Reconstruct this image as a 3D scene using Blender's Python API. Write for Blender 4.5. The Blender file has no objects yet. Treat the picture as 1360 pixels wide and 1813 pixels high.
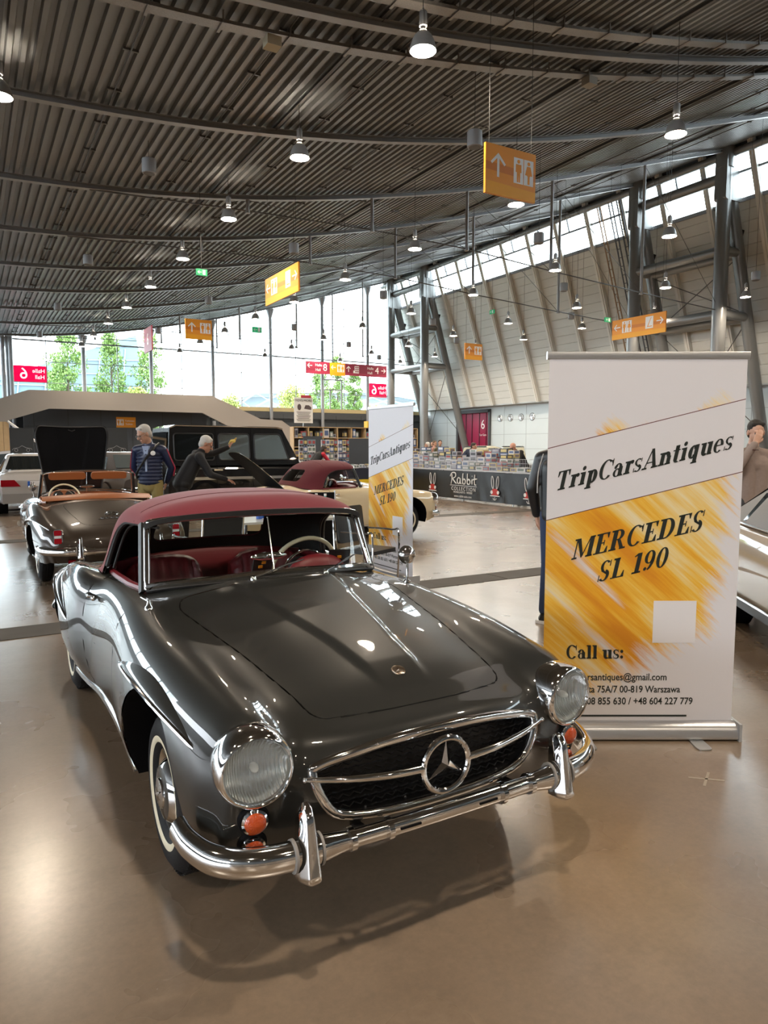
import bpy, bmesh, math, random
import numpy as np
from mathutils import Vector, Matrix, Euler

SC = bpy.context.scene
COL = SC.collection
# ------------------------------------------------------------------ camera, world, exposure
cam_d = bpy.data.cameras.new('camera')
cam_d.sensor_fit = 'VERTICAL'
cam_d.sensor_height = 36.0
cam_d.lens = 1257.0 * 36.0 / 1813.0
cam_d.clip_end = 500
cam = bpy.data.objects.new('camera', cam_d)
COL.objects.link(cam)
cam.location = (0, 0, 1.58)
cam.rotation_euler = Euler((math.radians(90 - 5.29), 0, math.radians(-30.35)), 'XYZ')
SC.camera = cam

world = bpy.data.worlds.new('overcast_sky')
SC.world = world
world.use_nodes = True
_wn = world.node_tree.nodes
_bg = _wn['Background']
_bg.inputs[0].default_value = (0.86, 0.93, 1.0, 1)
_bg.inputs[1].default_value = 6.0
SC.view_settings.view_transform = 'Standard'
SC.view_settings.look = 'None'
SC.view_settings.gamma = 1.0
SC.view_settings.use_curve_mapping = False
SC.view_settings.exposure = 0.92
LAMP_EMIT = 500.0
SC.cycles.max_bounces = 8
SC.cycles.diffuse_bounces = 3
SC.cycles.glossy_bounces = 4
SC.cycles.transmission_bounces = 6
SC.cycles.transparent_max_bounces = 16
SC.cycles.caustics_reflective = False
SC.cycles.caustics_refractive = False
SC.cycles.sample_clamp_indirect = 6.0

PI = math.pi
R = math.radians
random.seed(7)

# ------------------------------------------------------------------ materials
MATS = {}


def mat(name, col, rough=0.5, metal=0.0, coat=0.0, noise=0.0, nscale=8.0, bump=0.0, bscale=60.0, spec=0.5, emit=None, estr=0.0, coat_rough=0.03, sheen=0.0):
    if name in MATS:
        return MATS[name]
    m = bpy.data.materials.new(name)
    m.use_nodes = True
    nt = m.node_tree
    b = nt.nodes['Principled BSDF']
    b.inputs['Base Color'].default_value = (*col, 1)
    b.inputs['Roughness'].default_value = rough
    b.inputs['Metallic'].default_value = metal
    b.inputs['Specular IOR Level'].default_value = spec
    b.inputs['Coat Weight'].default_value = coat
    b.inputs['Coat Roughness'].default_value = coat_rough
    if sheen:
        b.inputs['Sheen Weight'].default_value = sheen
    if emit:
        b.inputs['Emission Color'].default_value = (*emit, 1)
        b.inputs['Emission Strength'].default_value = estr
    tc = None
    if noise or bump:
        tc = nt.nodes.new('ShaderNodeTexCoord')
    if noise:
        n = nt.nodes.new('ShaderNodeTexNoise')
        n.inputs['Scale'].default_value = nscale
        n.inputs['Detail'].default_value = 4
        nt.links.new(tc.outputs['Object'], n.inputs['Vector'])
        mx = nt.nodes.new('ShaderNodeMix')
        mx.data_type = 'RGBA'
        mx.inputs[6].default_value = (*[c * (1 - noise) for c in col], 1)
        mx.inputs[7].default_value = (*[min(1, c * (1 + noise)) for c in col], 1)
        nt.links.new(n.outputs['Fac'], mx.inputs[0])
        nt.links.new(mx.outputs[2], b.inputs['Base Color'])
    if bump:
        n = nt.nodes.new('ShaderNodeTexNoise')
        n.inputs['Scale'].default_value = bscale
        n.inputs['Detail'].default_value = 3
        nt.links.new(tc.outputs['Object'], n.inputs['Vector'])
        bp = nt.nodes.new('ShaderNodeBump')
        bp.inputs['Strength'].default_value = bump
        bp.inputs['Distance'].default_value = 0.01
        nt.links.new(n.outputs['Fac'], bp.inputs['Height'])
        nt.links.new(bp.outputs['Normal'], b.inputs['Normal'])
    MATS[name] = m
    return m


def glass_mat(name, tint=(1, 1, 1), refl=1.0, ior=1.45):
    """thin sheet glass: tinted transparency under a fresnel reflection"""
    if name in MATS:
        return MATS[name]
    m = bpy.data.materials.new(name)
    m.use_nodes = True
    nt = m.node_tree
    for n in list(nt.nodes):
        nt.nodes.remove(n)
    out = nt.nodes.new('ShaderNodeOutputMaterial')
    tr = nt.nodes.new('ShaderNodeBsdfTransparent')
    tr.inputs[0].default_value = (*tint, 1)
    gl = nt.nodes.new('ShaderNodeBsdfGlossy')
    gl.inputs['Roughness'].default_value = 0.0
    fr = nt.nodes.new('ShaderNodeFresnel')
    fr.inputs[0].default_value = ior
    ge = nt.nodes.new('ShaderNodeNewGeometry')
    io = nt.nodes.new('ShaderNodeMath')          # same reflectance from both sides of the sheet
    io.operation = 'MULTIPLY_ADD'
    io.inputs[1].default_value = 1 / ior - ior
    io.inputs[2].default_value = ior
    nt.links.new(ge.outputs['Backfacing'], io.inputs[0])
    nt.links.new(io.outputs[0], fr.inputs[0])
    ml = nt.nodes.new('ShaderNodeMath')
    ml.operation = 'MULTIPLY'
    ml.inputs[1].default_value = refl
    mx = nt.nodes.new('ShaderNodeMixShader')
    nt.links.new(fr.outputs[0], ml.inputs[0])
    nt.links.new(ml.outputs[0], mx.inputs[0])
    nt.links.new(tr.outputs[0], mx.inputs[1])
    nt.links.new(gl.outputs[0], mx.inputs[2])
    nt.links.new(mx.outputs[0], out.inputs[0])
    MATS[name] = m
    return m


M_chrome = mat('chrome', (0.80, 0.80, 0.80), 0.06, 1.0)
M_steel = mat('brushed_steel', (0.55, 0.56, 0.57), 0.28, 1.0)
M_alu = mat('aluminium', (0.62, 0.63, 0.65), 0.32, 0.9)
M_black = mat('black_plastic', (0.012, 0.012, 0.013), 0.45)
M_matblack = mat('matt_black', (0.004, 0.004, 0.005), 0.7, spec=.12)
M_rubber = mat('tyre_rubber', (.011, .011, .012), 0.65, bump=.15, bscale=120, spec=.22)
M_white = mat('white_paint', (0.80, 0.80, 0.80), 0.4)
M_glass = glass_mat('clear_glass', (0.93, 0.96, 0.95))
M_amber = mat('amber_lens', (0.60, 0.075, 0.004), 0.2, coat=1.0, bump=0.5, bscale=170)
M_redlens = mat('red_lens', (.26, .002, .008), 0.22, spec=.35)


# ------------------------------------------------------------------ mesh builder
class MB:
    def __init__(self, M=None):
        self.v, self.f, self.mi = [], [], []
        self.M = M or Matrix.Identity(4)
        self.k = 0

    def add(self, verts, faces):
        o = len(self.v)
        M = self.M
        self.v += [tuple(M @ Vector(p)) for p in verts]
        self.f += [tuple(o + i for i in f) for f in faces]
        self.mi += [self.k] * len(faces)
        return self

    def box(self, c, s, rz=0.0, rx=0.0, ry=0.0):
        x, y, z = s[0] / 2, s[1] / 2, s[2] / 2
        E = Euler((rx, ry, rz), 'XYZ').to_matrix()
        vs = [E @ Vector((sx * x, sy * y, sz * z)) + Vector(c) for sz in (-1, 1) for sy in (-1, 1) for sx in (-1, 1)]
        return self.add(vs, [(0, 2, 3, 1), (4, 5, 7, 6), (0, 1, 5, 4), (2, 6, 7, 3), (0, 4, 6, 2), (1, 3, 7, 5)])

    def beam(self, a, b, w, h, up=(0, 0, 1)):
        """rectangular bar from a to b, w wide, h high"""
        a, b = Vector(a), Vector(b)
        d = (b - a).normalized()
        s = d.cross(Vector(up))
        if s.length < 1e-5:
            s = d.cross(Vector((1, 0, 0)))
        s.normalize()
        u = s.cross(d)
        vs = []
        for p in (a, b):
            for i, j in ((-1, -1), (1, -1), (1, 1), (-1, 1)):
                vs.append(p + s * (i * w / 2) + u * (j * h / 2))
        return self.add(vs, [(3, 2, 1, 0), (4, 5, 6, 7), (0, 1, 5, 4), (1, 2, 6, 5), (2, 3, 7, 6), (3, 0, 4, 7)])

    def sweep(self, pts, prof, closed=False, caps=True, up=(0, 0, 1), scales=None):
        """profile [(side, up)] swept along pts; scales: per-point (ss, su)"""
        P = [Vector(p) for p in pts]
        n, m = len(P), len(prof)
        up = Vector(up)
        vs = []
        for i in range(n):
            if closed:
                d = P[(i + 1) % n] - P[i - 1]
            else:
                d = P[min(i + 1, n - 1)] - P[max(i - 1, 0)]
            d.normalize()
            s = d.cross(up)
            if s.length < 1e-4:
                s = d.cross(Vector((0, 1, 0.01)))
            s.normalize()
            u = s.cross(d)
            a, b = scales[i] if scales else (1, 1)
            vs += [P[i] + s * (q[0] * a) + u * (q[1] * b) for q in prof]
        fs = []
        for i in range(n if closed else n - 1):
            for j in range(m):
                k = (j + 1) % m
                i2 = (i + 1) % n
                fs.append((i * m + j, i * m + k, i2 * m + k, i2 * m + j))
        if caps and not closed:
            fs.append(tuple(range(m - 1, -1, -1)))
            fs.append(tuple((n - 1) * m + j for j in range(m)))
        return self.add(vs, fs)

    def tube(self, pts, r, n=8, closed=False, caps=True):
        """round tube with parallel-transport frames; r a number or one per point"""
        P = [Vector(p) for p in pts]
        N = len(P)
        rs = list(r) if hasattr(r, '__len__') else [r] * N
        T = []
        for i in range(N):
            d = (P[(i + 1) % N] - P[i - 1]) if closed else (P[min(i + 1, N - 1)] - P[max(i - 1, 0)])
            T.append(d.normalized() if d.length > 1e-9 else Vector((0, 0, 1)))
        s = T[0].cross(Vector((0, 0, 1)))
        if s.length < 1e-3:
            s = T[0].cross(Vector((1, 0, 0)))
        s.normalize()
        vs = []
        for i in range(N):
            if i:
                s = s - T[i] * s.dot(T[i])
                s.normalize()
            u = T[i].cross(s)
            for j in range(n):
                a = 2 * PI * j / n
                vs.append(P[i] + (s * math.cos(a) + u * math.sin(a)) * rs[i])
        fs = []
        for i in range(N if closed else N - 1):
            i2 = (i + 1) % N
            for j in range(n):
                k = (j + 1) % n
                fs.append((i * n + j, i * n + k, i2 * n + k, i2 * n + j))
        if caps and not closed:
            fs.append(tuple(range(n - 1, -1, -1)))
            fs.append(tuple((N - 1) * n + j for j in range(n)))
        return self.add(vs, fs)

    def lathe(self, prof, n=32, M=None, closed=False):
        """profile [(r, z)] turned about local z"""
        M = M or Matrix.Identity(4)
        vs, fs = [], []
        m = len(prof)
        for j in range(n):
            a = 2 * PI * j / n
            c, s = math.cos(a), math.sin(a)
            vs += [M @ Vector((r * c, r * s, z)) for r, z in prof]
        for j in range(n):
            k = (j + 1) % n
            for i in range(m if closed else m - 1):
                i2 = (i + 1) % m
                fs.append((j * m + i, k * m + i, k * m + i2, j * m + i2))
        return self.add(vs, fs)

    def prism(self, poly, d0, d1, M=None):
        """polygon [(x, y)] extruded from z=d0 to z=d1 in the frame M"""
        M = M or Matrix.Identity(4)
        n = len(poly)
        vs = [M @ Vector((x, y, d0)) for x, y in poly] + [M @ Vector((x, y, d1)) for x, y in poly]
        fs = [tuple(range(n - 1, -1, -1)), tuple(range(n, 2 * n))]
        fs += [(i, (i + 1) % n, n + (i + 1) % n, n + i) for i in range(n)]
        return self.add(vs, fs)

    def grid(self, rows, flip=False):
        m = len(rows[0])
        vs = [p for r in rows for p in r]
        fs = []
        for i in range(len(rows) - 1):
            for j in range(m - 1):
                q = (i * m + j, i * m + j + 1, (i + 1) * m + j + 1, (i + 1) * m + j)
                fs.append(q[::-1] if flip else q)
        return self.add(vs, fs)

    def ball(self, c, r, n=12, m=8, M=None):
        r = r if hasattr(r, '__len__') else (r, r, r)
        M = M or Matrix.Identity(4)
        vs = [M @ (Vector(c) + Vector((0, 0, r[2])))]
        for i in range(1, m):
            t = PI * i / m
            for j in range(n):
                a = 2 * PI * j / n
                vs.append(M @ (Vector(c) + Vector((r[0] * math.sin(t) * math.cos(a), r[1] * math.sin(t) * math.sin(a), r[2] * math.cos(t)))))
        vs.append(M @ (Vector(c) + Vector((0, 0, -r[2]))))
        fs = [(0, 1 + j, 1 + (j + 1) % n) for j in range(n)]
        for i in range(m - 2):
            for j in range(n):
                a, b = 1 + i * n + j, 1 + i * n + (j + 1) % n
                fs.append((a, a + n, b + n, b))
        L = len(vs) - 1
        o = 1 + (m - 2) * n
        fs += [(o + j, L, o + (j + 1) % n) for j in range(n)]
        return self.add(vs, fs)

    def mesh(self, name, mats, smooth=35):
        me = bpy.data.meshes.new(name)
        me.from_pydata(self.v, [], self.f)
        for m in (mats if isinstance(mats, (list, tuple)) else [mats]):
            me.materials.append(m)
        if max(self.mi, default=0) > 0:
            me.polygons.foreach_set('material_index', self.mi)
        if smooth:
            me.polygons.foreach_set('use_smooth', [True] * len(me.polygons))
            me.update()
            me.set_sharp_from_angle(angle=R(smooth))
        me.update()
        return me

    def build(self, name, mats, parent=None, smooth=35, loc=None, rot=None):
        o = bpy.data.objects.new(name, self.mesh(name, mats, smooth))
        COL.objects.link(o)
        if parent is not None:
            o.parent = parent
        if loc is not None:
            o.location = loc
        if rot is not None:
            o.rotation_euler = rot
        return o


def tag(o, label=None, cat=None, group=None, kind=None):
    if label:
        o['label'] = label
    if cat:
        o['category'] = cat
    if group:
        o['group'] = group
    if kind:
        o['kind'] = kind
    return o


def thing(name, label, cat, loc=(0, 0, 0), rz=0.0, group=None):
    o = bpy.data.objects.new(name, None)
    o.empty_display_size = 0.2
    COL.objects.link(o)
    o.location = loc
    o.rotation_euler = (0, 0, rz)
    return tag(o, label, cat, group)


def struct(o):
    o['kind'] = 'structure'
    return o


def dup(root, loc=None, rz=None, label=None, group=None):
    def cp(o, par):
        c = o.copy()
        COL.objects.link(c)
        if par is not None:
            c.parent = par
        for ch in list(o.children):
            cp(ch, c)
        return c
    r = cp(root, None)
    if loc is not None:
        r.location = loc
    if rz is not None:
        r.rotation_euler = (0, 0, rz)
    if label:
        r['label'] = label
    if group:
        r['group'] = group
    return r


def lerp_table(tab, x):
    return float(np.interp(x, [t[0] for t in tab], [t[1] for t in tab]))


def smooth_path(pts, k=8, closed=False):
    """Catmull-Rom through the points"""
    P = [Vector(p) for p in pts]
    n = len(P)
    out = []
    for i in range(n if closed else n - 1):
        if closed:
            a, b, c, d = P[i - 1], P[i], P[(i + 1) % n], P[(i + 2) % n]
        else:
            a, b, c, d = P[max(i - 1, 0)], P[i], P[i + 1], P[min(i + 2, n - 1)]
        for j in range(k):
            t = j / k
            out.append(0.5 * ((2 * b) + (c - a) * t + (2 * a - 5 * b + 4 * c - d) * t * t + (3 * b - a - 3 * c + d) * t ** 3))
    if not closed:
        out.append(P[-1])
    return out


def round_poly(pts, r, k=5):
    """rounded corners for a 2D polygon"""
    out = []
    n = len(pts)
    for i in range(n):
        p, a, b = Vector(pts[i][:2]), Vector(pts[i - 1][:2]), Vector(pts[(i + 1) % n][:2])
        rr = r[i] if hasattr(r, '__len__') else r
        da, db = (a - p), (b - p)
        t = min(rr, da.length * 0.45, db.length * 0.45)
        if t < 1e-5:
            out.append((p.x, p.y))
            continue
        p0, p1 = p + da.normalized() * t, p + db.normalized() * t
        for j in range(k + 1):
            u = j / k
            q = p0 * (1 - u) ** 2 + p * 2 * u * (1 - u) + p1 * u * u
            out.append((q.x, q.y))
    return out


def ellipse(cx, cy, rx, ry, n=24):
    return [(cx + rx * math.cos(2 * PI * i / n), cy + ry * math.sin(2 * PI * i / n)) for i in range(n)]


def aim(loc, zdir, xhint=(1, 0, 0)):
    """frame at loc with its z axis along zdir"""
    z = Vector(zdir).normalized()
    x = Vector(xhint)
    x = (x - z * x.dot(z)).normalized()
    y = z.cross(x)
    return Matrix(((x.x, y.x, z.x, loc[0]), (x.y, y.y, z.y, loc[1]), (x.z, y.z, z.z, loc[2]), (0, 0, 0, 1)))
# ------------------------------------------------------------------ spline sheets (car bodies, soft tops)
def _bs(nc, k, even):
    """sampling matrix of a uniform cubic B-spline over nc knots; even: mirrored start, else clamped; always clamped end"""
    rows = []
    for s in range((nc - 1) * k + 1):
        i, t = divmod(s, k)
        t /= k
        if i == nc - 1:
            i, t = nc - 2, 1.0
        w = ((1 - t) ** 3 / 6, (3 * t ** 3 - 6 * t * t + 4) / 6, (-3 * t ** 3 + 3 * t * t + 3 * t + 1) / 6, t ** 3 / 6)
        row = np.zeros(nc)
        for q in range(4):
            j = i - 1 + q
            if j < 0:
                if even:
                    row[1] += w[q]
                else:
                    row[0] += 2 * w[q]
                    row[1] -= w[q]
            elif j > nc - 1:
                row[nc - 1] += 2 * w[q]
                row[nc - 2] -= w[q]
            else:
                row[j] += w[q]
        rows.append(row)
    return np.array(rows)


def spline_sheet(T, ku, kv, fit=4, amount=0.9, relief=None):
    """half sheet: T[u][v] = (x, y, z), v=0 on the mirror plane x=0. Returns points and unit normals."""
    T = np.array(T, float)
    nu, nv = T.shape[:2]
    U1 = _bs(nu, 1, False)
    Vo, Ve = _bs(nv, 1, False), _bs(nv, 1, True)
    P = T.copy()
    for _ in range(fit):
        L = np.stack([U1 @ P[..., c] @ (Vo if c == 0 else Ve).T for c in range(3)], -1)
        P += (T - L) * amount
    U = _bs(nu, ku, False)
    Wo, We = _bs(nv, kv, False), _bs(nv, kv, True)
    S = np.stack([U @ P[..., c] @ (Wo if c == 0 else We).T for c in range(3)], -1)
    S[:, 0, 0] = 0
    if relief:
        relief(S)
    du = np.gradient(S, axis=0)
    dv = np.gradient(S, axis=1)
    N = np.cross(du, dv)
    N[:, 0, 0] = 0
    N /= np.maximum(np.linalg.norm(N, axis=-1, keepdims=True), 1e-9)
    return S, N


class Sheet:
    """polygons with smooth normals that can be cut along fields and mirrored"""
    def __init__(self, S, N, flip=False):
        nu, nv = S.shape[:2]
        self.V = [tuple(p) for p in S.reshape(-1, 3)]
        self.N = [tuple(p) for p in (N if not flip else -N).reshape(-1, 3)]
        self.F = []
        for i in range(nu - 1):
            for j in range(nv - 1):
                q = (i * nv + j, (i + 1) * nv + j, (i + 1) * nv + j + 1, i * nv + j + 1)
                self.F.append(q[::-1] if flip else q)

    def cut(self, F, field):
        """split faces F where field(x, y, z, nx, ny, nz) changes sign -> (inside<0, outside, cut vertex set)"""
        val = {}
        V, N = self.V, self.N

        def g(i):
            r = val.get(i)
            if r is None:
                r = val[i] = field(*V[i], *N[i])
                if abs(r) < 1e-7:
                    r = val[i] = 1e-7
            return r
        cache, inn, out, ring = {}, [], [], set()
        for f in F:
            s = [g(i) < 0 for i in f]
            if all(s):
                inn.append(f)
                continue
            if not any(s):
                out.append(f)
                continue
            a, b = [], []
            n = len(f)
            for k in range(n):
                i, j = f[k], f[(k + 1) % n]
                (a if g(i) < 0 else b).append(i)
                if (g(i) < 0) != (g(j) < 0):
                    key = (min(i, j), max(i, j))
                    c = cache.get(key)
                    if c is None:
                        i0, j0 = key
                        t = g(i0) / (g(i0) - g(j0))
                        p = [V[i0][q] + (V[j0][q] - V[i0][q]) * t for q in range(3)]
                        m = [N[i0][q] + (N[j0][q] - N[i0][q]) * t for q in range(3)]
                        l = math.sqrt(sum(x * x for x in m)) or 1
                        V.append(tuple(p))
                        N.append(tuple(x / l for x in m))
                        c = cache[key] = len(V) - 1
                        val[c] = 1e-9
                        ring.add(c)
                    a.append(c)
                    b.append(c)
            if len(a) > 2:
                inn.append(tuple(a))
            if len(b) > 2:
                out.append(tuple(b))
        return inn, out, ring

    def mesh(self, name, F, mats, mirror=True, shift=None, side=1, offset=0.0, flip=False):
        """mesh of faces F (mirrored to both sides unless mirror=False); shift {vertex: vector}; offset along normals"""
        used = sorted({i for f in F for i in f})
        vs, ns, fs = [], [], []
        for sx in ((1, -1) if mirror else (side,)):
            idx = {}
            for i in used:
                p, n = self.V[i], self.N[i]
                if shift and i in shift:
                    d = shift[i]
                    p = (p[0] + d[0], p[1] + d[1], p[2] + d[2])
                if offset:
                    p = (p[0] + n[0] * offset, p[1] + n[1] * offset, p[2] + n[2] * offset)
                if mirror and sx < 0 and abs(p[0]) < 1e-6:
                    idx[i] = self._c[i]
                    continue
                idx[i] = len(vs)
                vs.append((p[0] * sx, p[1], p[2]))
                ns.append((n[0] * sx, n[1], n[2]))
            if sx > 0:
                self._c = dict(idx)
            for f in F:
                q = tuple(idx[i] for i in f)
                if len(set(q)) < 3:
                    continue
                fs.append(q if (sx > 0) != flip else q[::-1])
        me = bpy.data.meshes.new(name)
        me.from_pydata(vs, [], fs)
        for m in (mats if isinstance(mats, (list, tuple)) else [mats]):
            me.materials.append(m)
        me.polygons.foreach_set('use_smooth', [True] * len(me.polygons))
        me.update()
        if flip:
            ns = [(-a, -b, -c) for a, b, c in ns]
        me.normals_split_custom_set_from_vertices(ns)
        return me


def poly_field(poly):
    """signed distance to a 2D polygon, negative inside"""
    P = np.array(poly, float)
    Q = np.roll(P, -1, axis=0)
    D = Q - P
    L2 = (D ** 2).sum(1)

    def f(x, y):
        w = np.array((x, y)) - P
        t = np.clip((w * D).sum(1) / L2, 0, 1)
        d = math.sqrt((((w - D * t[:, None]) ** 2).sum(1)).min())
        c = ((P[:, 1] > y) != (Q[:, 1] > y)) & (x < (Q[:, 0] - P[:, 0]) * (y - P[:, 1]) / np.where(Q[:, 1] == P[:, 1], 1e-12, Q[:, 1] - P[:, 1]) + P[:, 0])
        return -d if c.sum() % 2 else d
    return f
# ------------------------------------------------------------------ the exhibition hall (X across, Y along, right wall leaning in)
ZB = [(-50, 17.5), (-45, 16), (-30, 12.6), (-18, 10.7), (-8, 10.05), (1.2, 10.1), (4.4, 10.22), (7.5, 10.5), (11.4, 11.08), (15.6, 11.9), (20.6, 13.08), (25.6, 14.47), (31.8, 16.4), (37.2, 18.0), (39.5, 18.7), (42, 19.5)]
_zx = np.linspace(-50, 42, 185)
_zz = np.interp(_zx, [a for a, b in ZB], [b for a, b in ZB])
for _ in range(40):
    _zz[1:-1] = .25 * _zz[:-2] + .5 * _zz[1:-1] + .25 * _zz[2:]


def zbeam(x):
    return float(np.interp(x, _zx, _zz))


def zdeck(x):
    return zbeam(x) + .25


Y0, Y1 = -44.0, 66.0
TRUSS_Y = [14.2 + 6.2 * k for k in range(-9, 9)]


def wallx(z):
    return 43.2 - (z - 5.4) * .3456


# floor
def concrete():
    m = mat('polished_concrete', (.2, .2, .2), .3)
    nt = m.node_tree
    b = nt.nodes['Principled BSDF']
    tc = nt.nodes.new('ShaderNodeTexCoord')

    def noise(s, d, ro=.55, dist=0.0):
        n = nt.nodes.new('ShaderNodeTexNoise')
        n.inputs['Scale'].default_value = s
        n.inputs['Detail'].default_value = d
        n.inputs['Roughness'].default_value = ro
        n.inputs['Distortion'].default_value = dist
        nt.links.new(tc.outputs['Object'], n.inputs['Vector'])
        return n.outputs['Fac']

    def ramp(inp, stops):
        r = nt.nodes.new('ShaderNodeValToRGB')
        e = r.color_ramp.elements
        e[0].position, e[0].color = stops[0][0], (*stops[0][1], 1)
        e[1].position, e[1].color = stops[-1][0], (*stops[-1][1], 1)
        for p, c in stops[1:-1]:
            q = e.new(p)
            q.color = (*c, 1)
        nt.links.new(inp, r.inputs[0])
        return r.outputs[0]

    def mix(mode, a, bb, f):
        x = nt.nodes.new('ShaderNodeMix')
        x.data_type = 'RGBA'
        x.blend_type = mode
        x.inputs[0].default_value = f
        nt.links.new(a, x.inputs[6])
        nt.links.new(bb, x.inputs[7])
        return x.outputs[2]
    base = ramp(noise(.55, 8, .66, 0), [(.22, (.165, .118, .078)), (.5, (.215, .160, .112)), (.78, (.27, .212, .158))])
    fine = ramp(noise(4.0, 12, .74, 0), [(.2, (.66, .66, .66)), (.5, (.98, .98, .98)), (.85, (1.16, 1.14, 1.1))])
    c = mix('MULTIPLY', base, fine, .75)
    c = mix('MULTIPLY', c, ramp(noise(38, 6, .7, 0), [(.3, (.84, .84, .84)), (.7, (1.06, 1.06, 1.06))]), .8)
    nt.links.new(c, b.inputs['Base Color'])
    rr = ramp(noise(1.2, 4, .5, 0), [(.25, (.24, .24, .24)), (.8, (.34, .34, .34))])
    nt.links.new(rr, b.inputs['Roughness'])
    bp = nt.nodes.new('ShaderNodeBump')
    bp.inputs['Strength'].default_value = .015
    b.inputs['Coat Weight'].default_value = .65
    b.inputs['Coat Roughness'].default_value = .22
    bp.inputs['Distance'].default_value = .01
    nt.links.new(noise(9, 6), bp.inputs['Height'])
    nt.links.new(bp.outputs['Normal'], b.inputs['Normal'])
    return m


f = MB()
f.add([(-52, Y0, 0), (46, Y0, 0), (46, Y1, 0), (-52, Y1, 0)], [(0, 1, 2, 3)])
struct(f.build('floor', concrete(), smooth=0))
m_cover = mat('duct_cover_steel', (.075, .068, .06), .75, .0, noise=.25, nscale=3, spec=.2)
for k, y in enumerate([6.68 + 6.6 * i for i in range(-3, 9)]):
    t = MB()
    for i in range(60):
        t.box((-40 + 1.4 * i, y, .002), (1.385, .42, .006))
    struct(t.build('floor_trim_%d' % (k + 1), m_cover, smooth=0))

# corrugated deck
m_deck = mat('deck_sheet', (.205, .215, .218), .45, .2, noise=.12, nscale=.6)
d = MB()
cols = []
pitch, x = .29, -49.0
while x < 41.2:
    for dx, dz in ((0, 0), (.115, 0), (.145, .11), (.26, .11)):
        cols.append((x + dx, zdeck(x + dx) + dz))
    x += pitch
d.grid([[(x, Y0, z) for x, z in cols], [(x, Y1, z) for x, z in cols]], flip=True)
o = d.build('ceiling', m_deck, smooth=0)
struct(o)
tp = MB()
tp.grid([[(x, Y0, zdeck(x) + .5) for x in np.linspace(-49, 41.2, 60)], [(x, Y1, zdeck(x) + .5) for x in np.linspace(-49, 41.2, 60)]])
struct(tp.build('roof', mat('roof_felt', (.3, .3, .3), .9), smooth=0))

# roof beams with their hung ties
m_beam = mat('painted_beam', (.29, .295, .30), .42, .2)
m_tie = mat('tie_rod_steel', (.10, .102, .105), .4, .5)
XS = np.linspace(-48, 39, 88)
for y in TRUSS_Y:
    b = MB()
    P = [(x, y, zbeam(x) + .085) for x in XS]
    w, h, t = .11, .085, .02
    b.sweep(P, [(-w, -h), (w, -h), (w, -h + t), (t / 2, -h + t), (t / 2, h - t), (w, h - t), (w, h), (-w, h), (-w, h - t), (-t / 2, h - t), (-t / 2, -h + t), (-w, -h + t)])
    bo = struct(b.build('roof_beam', m_beam, smooth=0))
    if min(abs(y - q) for q in (-4.4, 1.8, 26.6, 32.8, 57.6, 63.8)) > .5:
        continue
    lo = [(4.0, zbeam(4)), (9.6, 10.45), (15, 10.55), (19.9, 10.45), (25.0, 10.1), (31.5, 9.75), (38.0, 9.45)]
    r = MB()
    r.tube([(a, y, z) for a, z in lo], .028, 6)
    for i in range(2, 6):
        r.tube([(lo[i - 1][0], y, zbeam(lo[i - 1][0])), (lo[i][0], y, lo[i][1])], .014, 5)
    r.tube([(lo[5][0], y, zbeam(lo[5][0])), (38.1, y, 9.6)], .014, 5)
    r.build('tie_rod', m_tie, bo)
    for a, z in lo[1:6]:
        s = MB()
        s.tube([(a, y, zbeam(a) + .02), (a, y, z)], .075, 8)
        s.tube([(a, y, z + .02), (a, y, z - .09)], .10, 8)
        s.build('strut', m_beam, bo)
# conduits clipped under the deck, one run per line
m_pipe = mat('conduit_grey', (.11, .11, .11), .45, .4)
for i in range(13):
    x = -2.2 + 2.9 * i
    for ya, yb in ((5, 30), (30, 64)):
        c = MB()
        c.tube([(x, ya, zdeck(x) - .05), (x, yb, zdeck(x) - .05)], .02, 5)
        yy = ya
        while yy < yb:
            c.box((x, yy, zdeck(x) - .02), (.34, .05, .06))
            yy += 2.07
        struct(c.build('ceiling_conduit', m_pipe, smooth=0))
# perforated cable trays either side of the near beam
m_tray = mat('galvanised_tray', (.26, .25, .24), .45, .6, noise=.3, nscale=30)
for y in (13.2, 15.3):
    c = MB()
    c.sweep([(x, y, zbeam(x) + .02) for x in np.linspace(-6, 39, 60)], [(-.15, 0), (.15, 0), (.15, .07), (.14, .07), (.14, .01), (-.14, .01), (-.14, .07), (-.15, .07)])
    for x in np.arange(-5.5, 38, 1.5):
        c.box((x, y, zbeam(x)), (.06, .42, .03))
        c.box((x, y + .18, zbeam(x) + .13), (.03, .03, .27))
        c.box((x, y - .18, zbeam(x) + .13), (.03, .03, .27))
    struct(c.build('ceiling_tray', m_tray, smooth=0))
for y, x, cc in ((15.3, 6.1, (.45, .40, .28)), (15.3, 15.6, (.30, .28, .24))):
    c = MB()
    c.box((x, y - .1, zbeam(x) - .16), (.32, .3, .2))
    c.build('junction_box', mat('box_%d' % int(x), cc, .6))
    tag(COL.objects[-1], 'beige electrical box under the nearest cable tray, %s of the big toilet sign' % ('well left' if x < 10 else 'above right'), 'electrical box')

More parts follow.
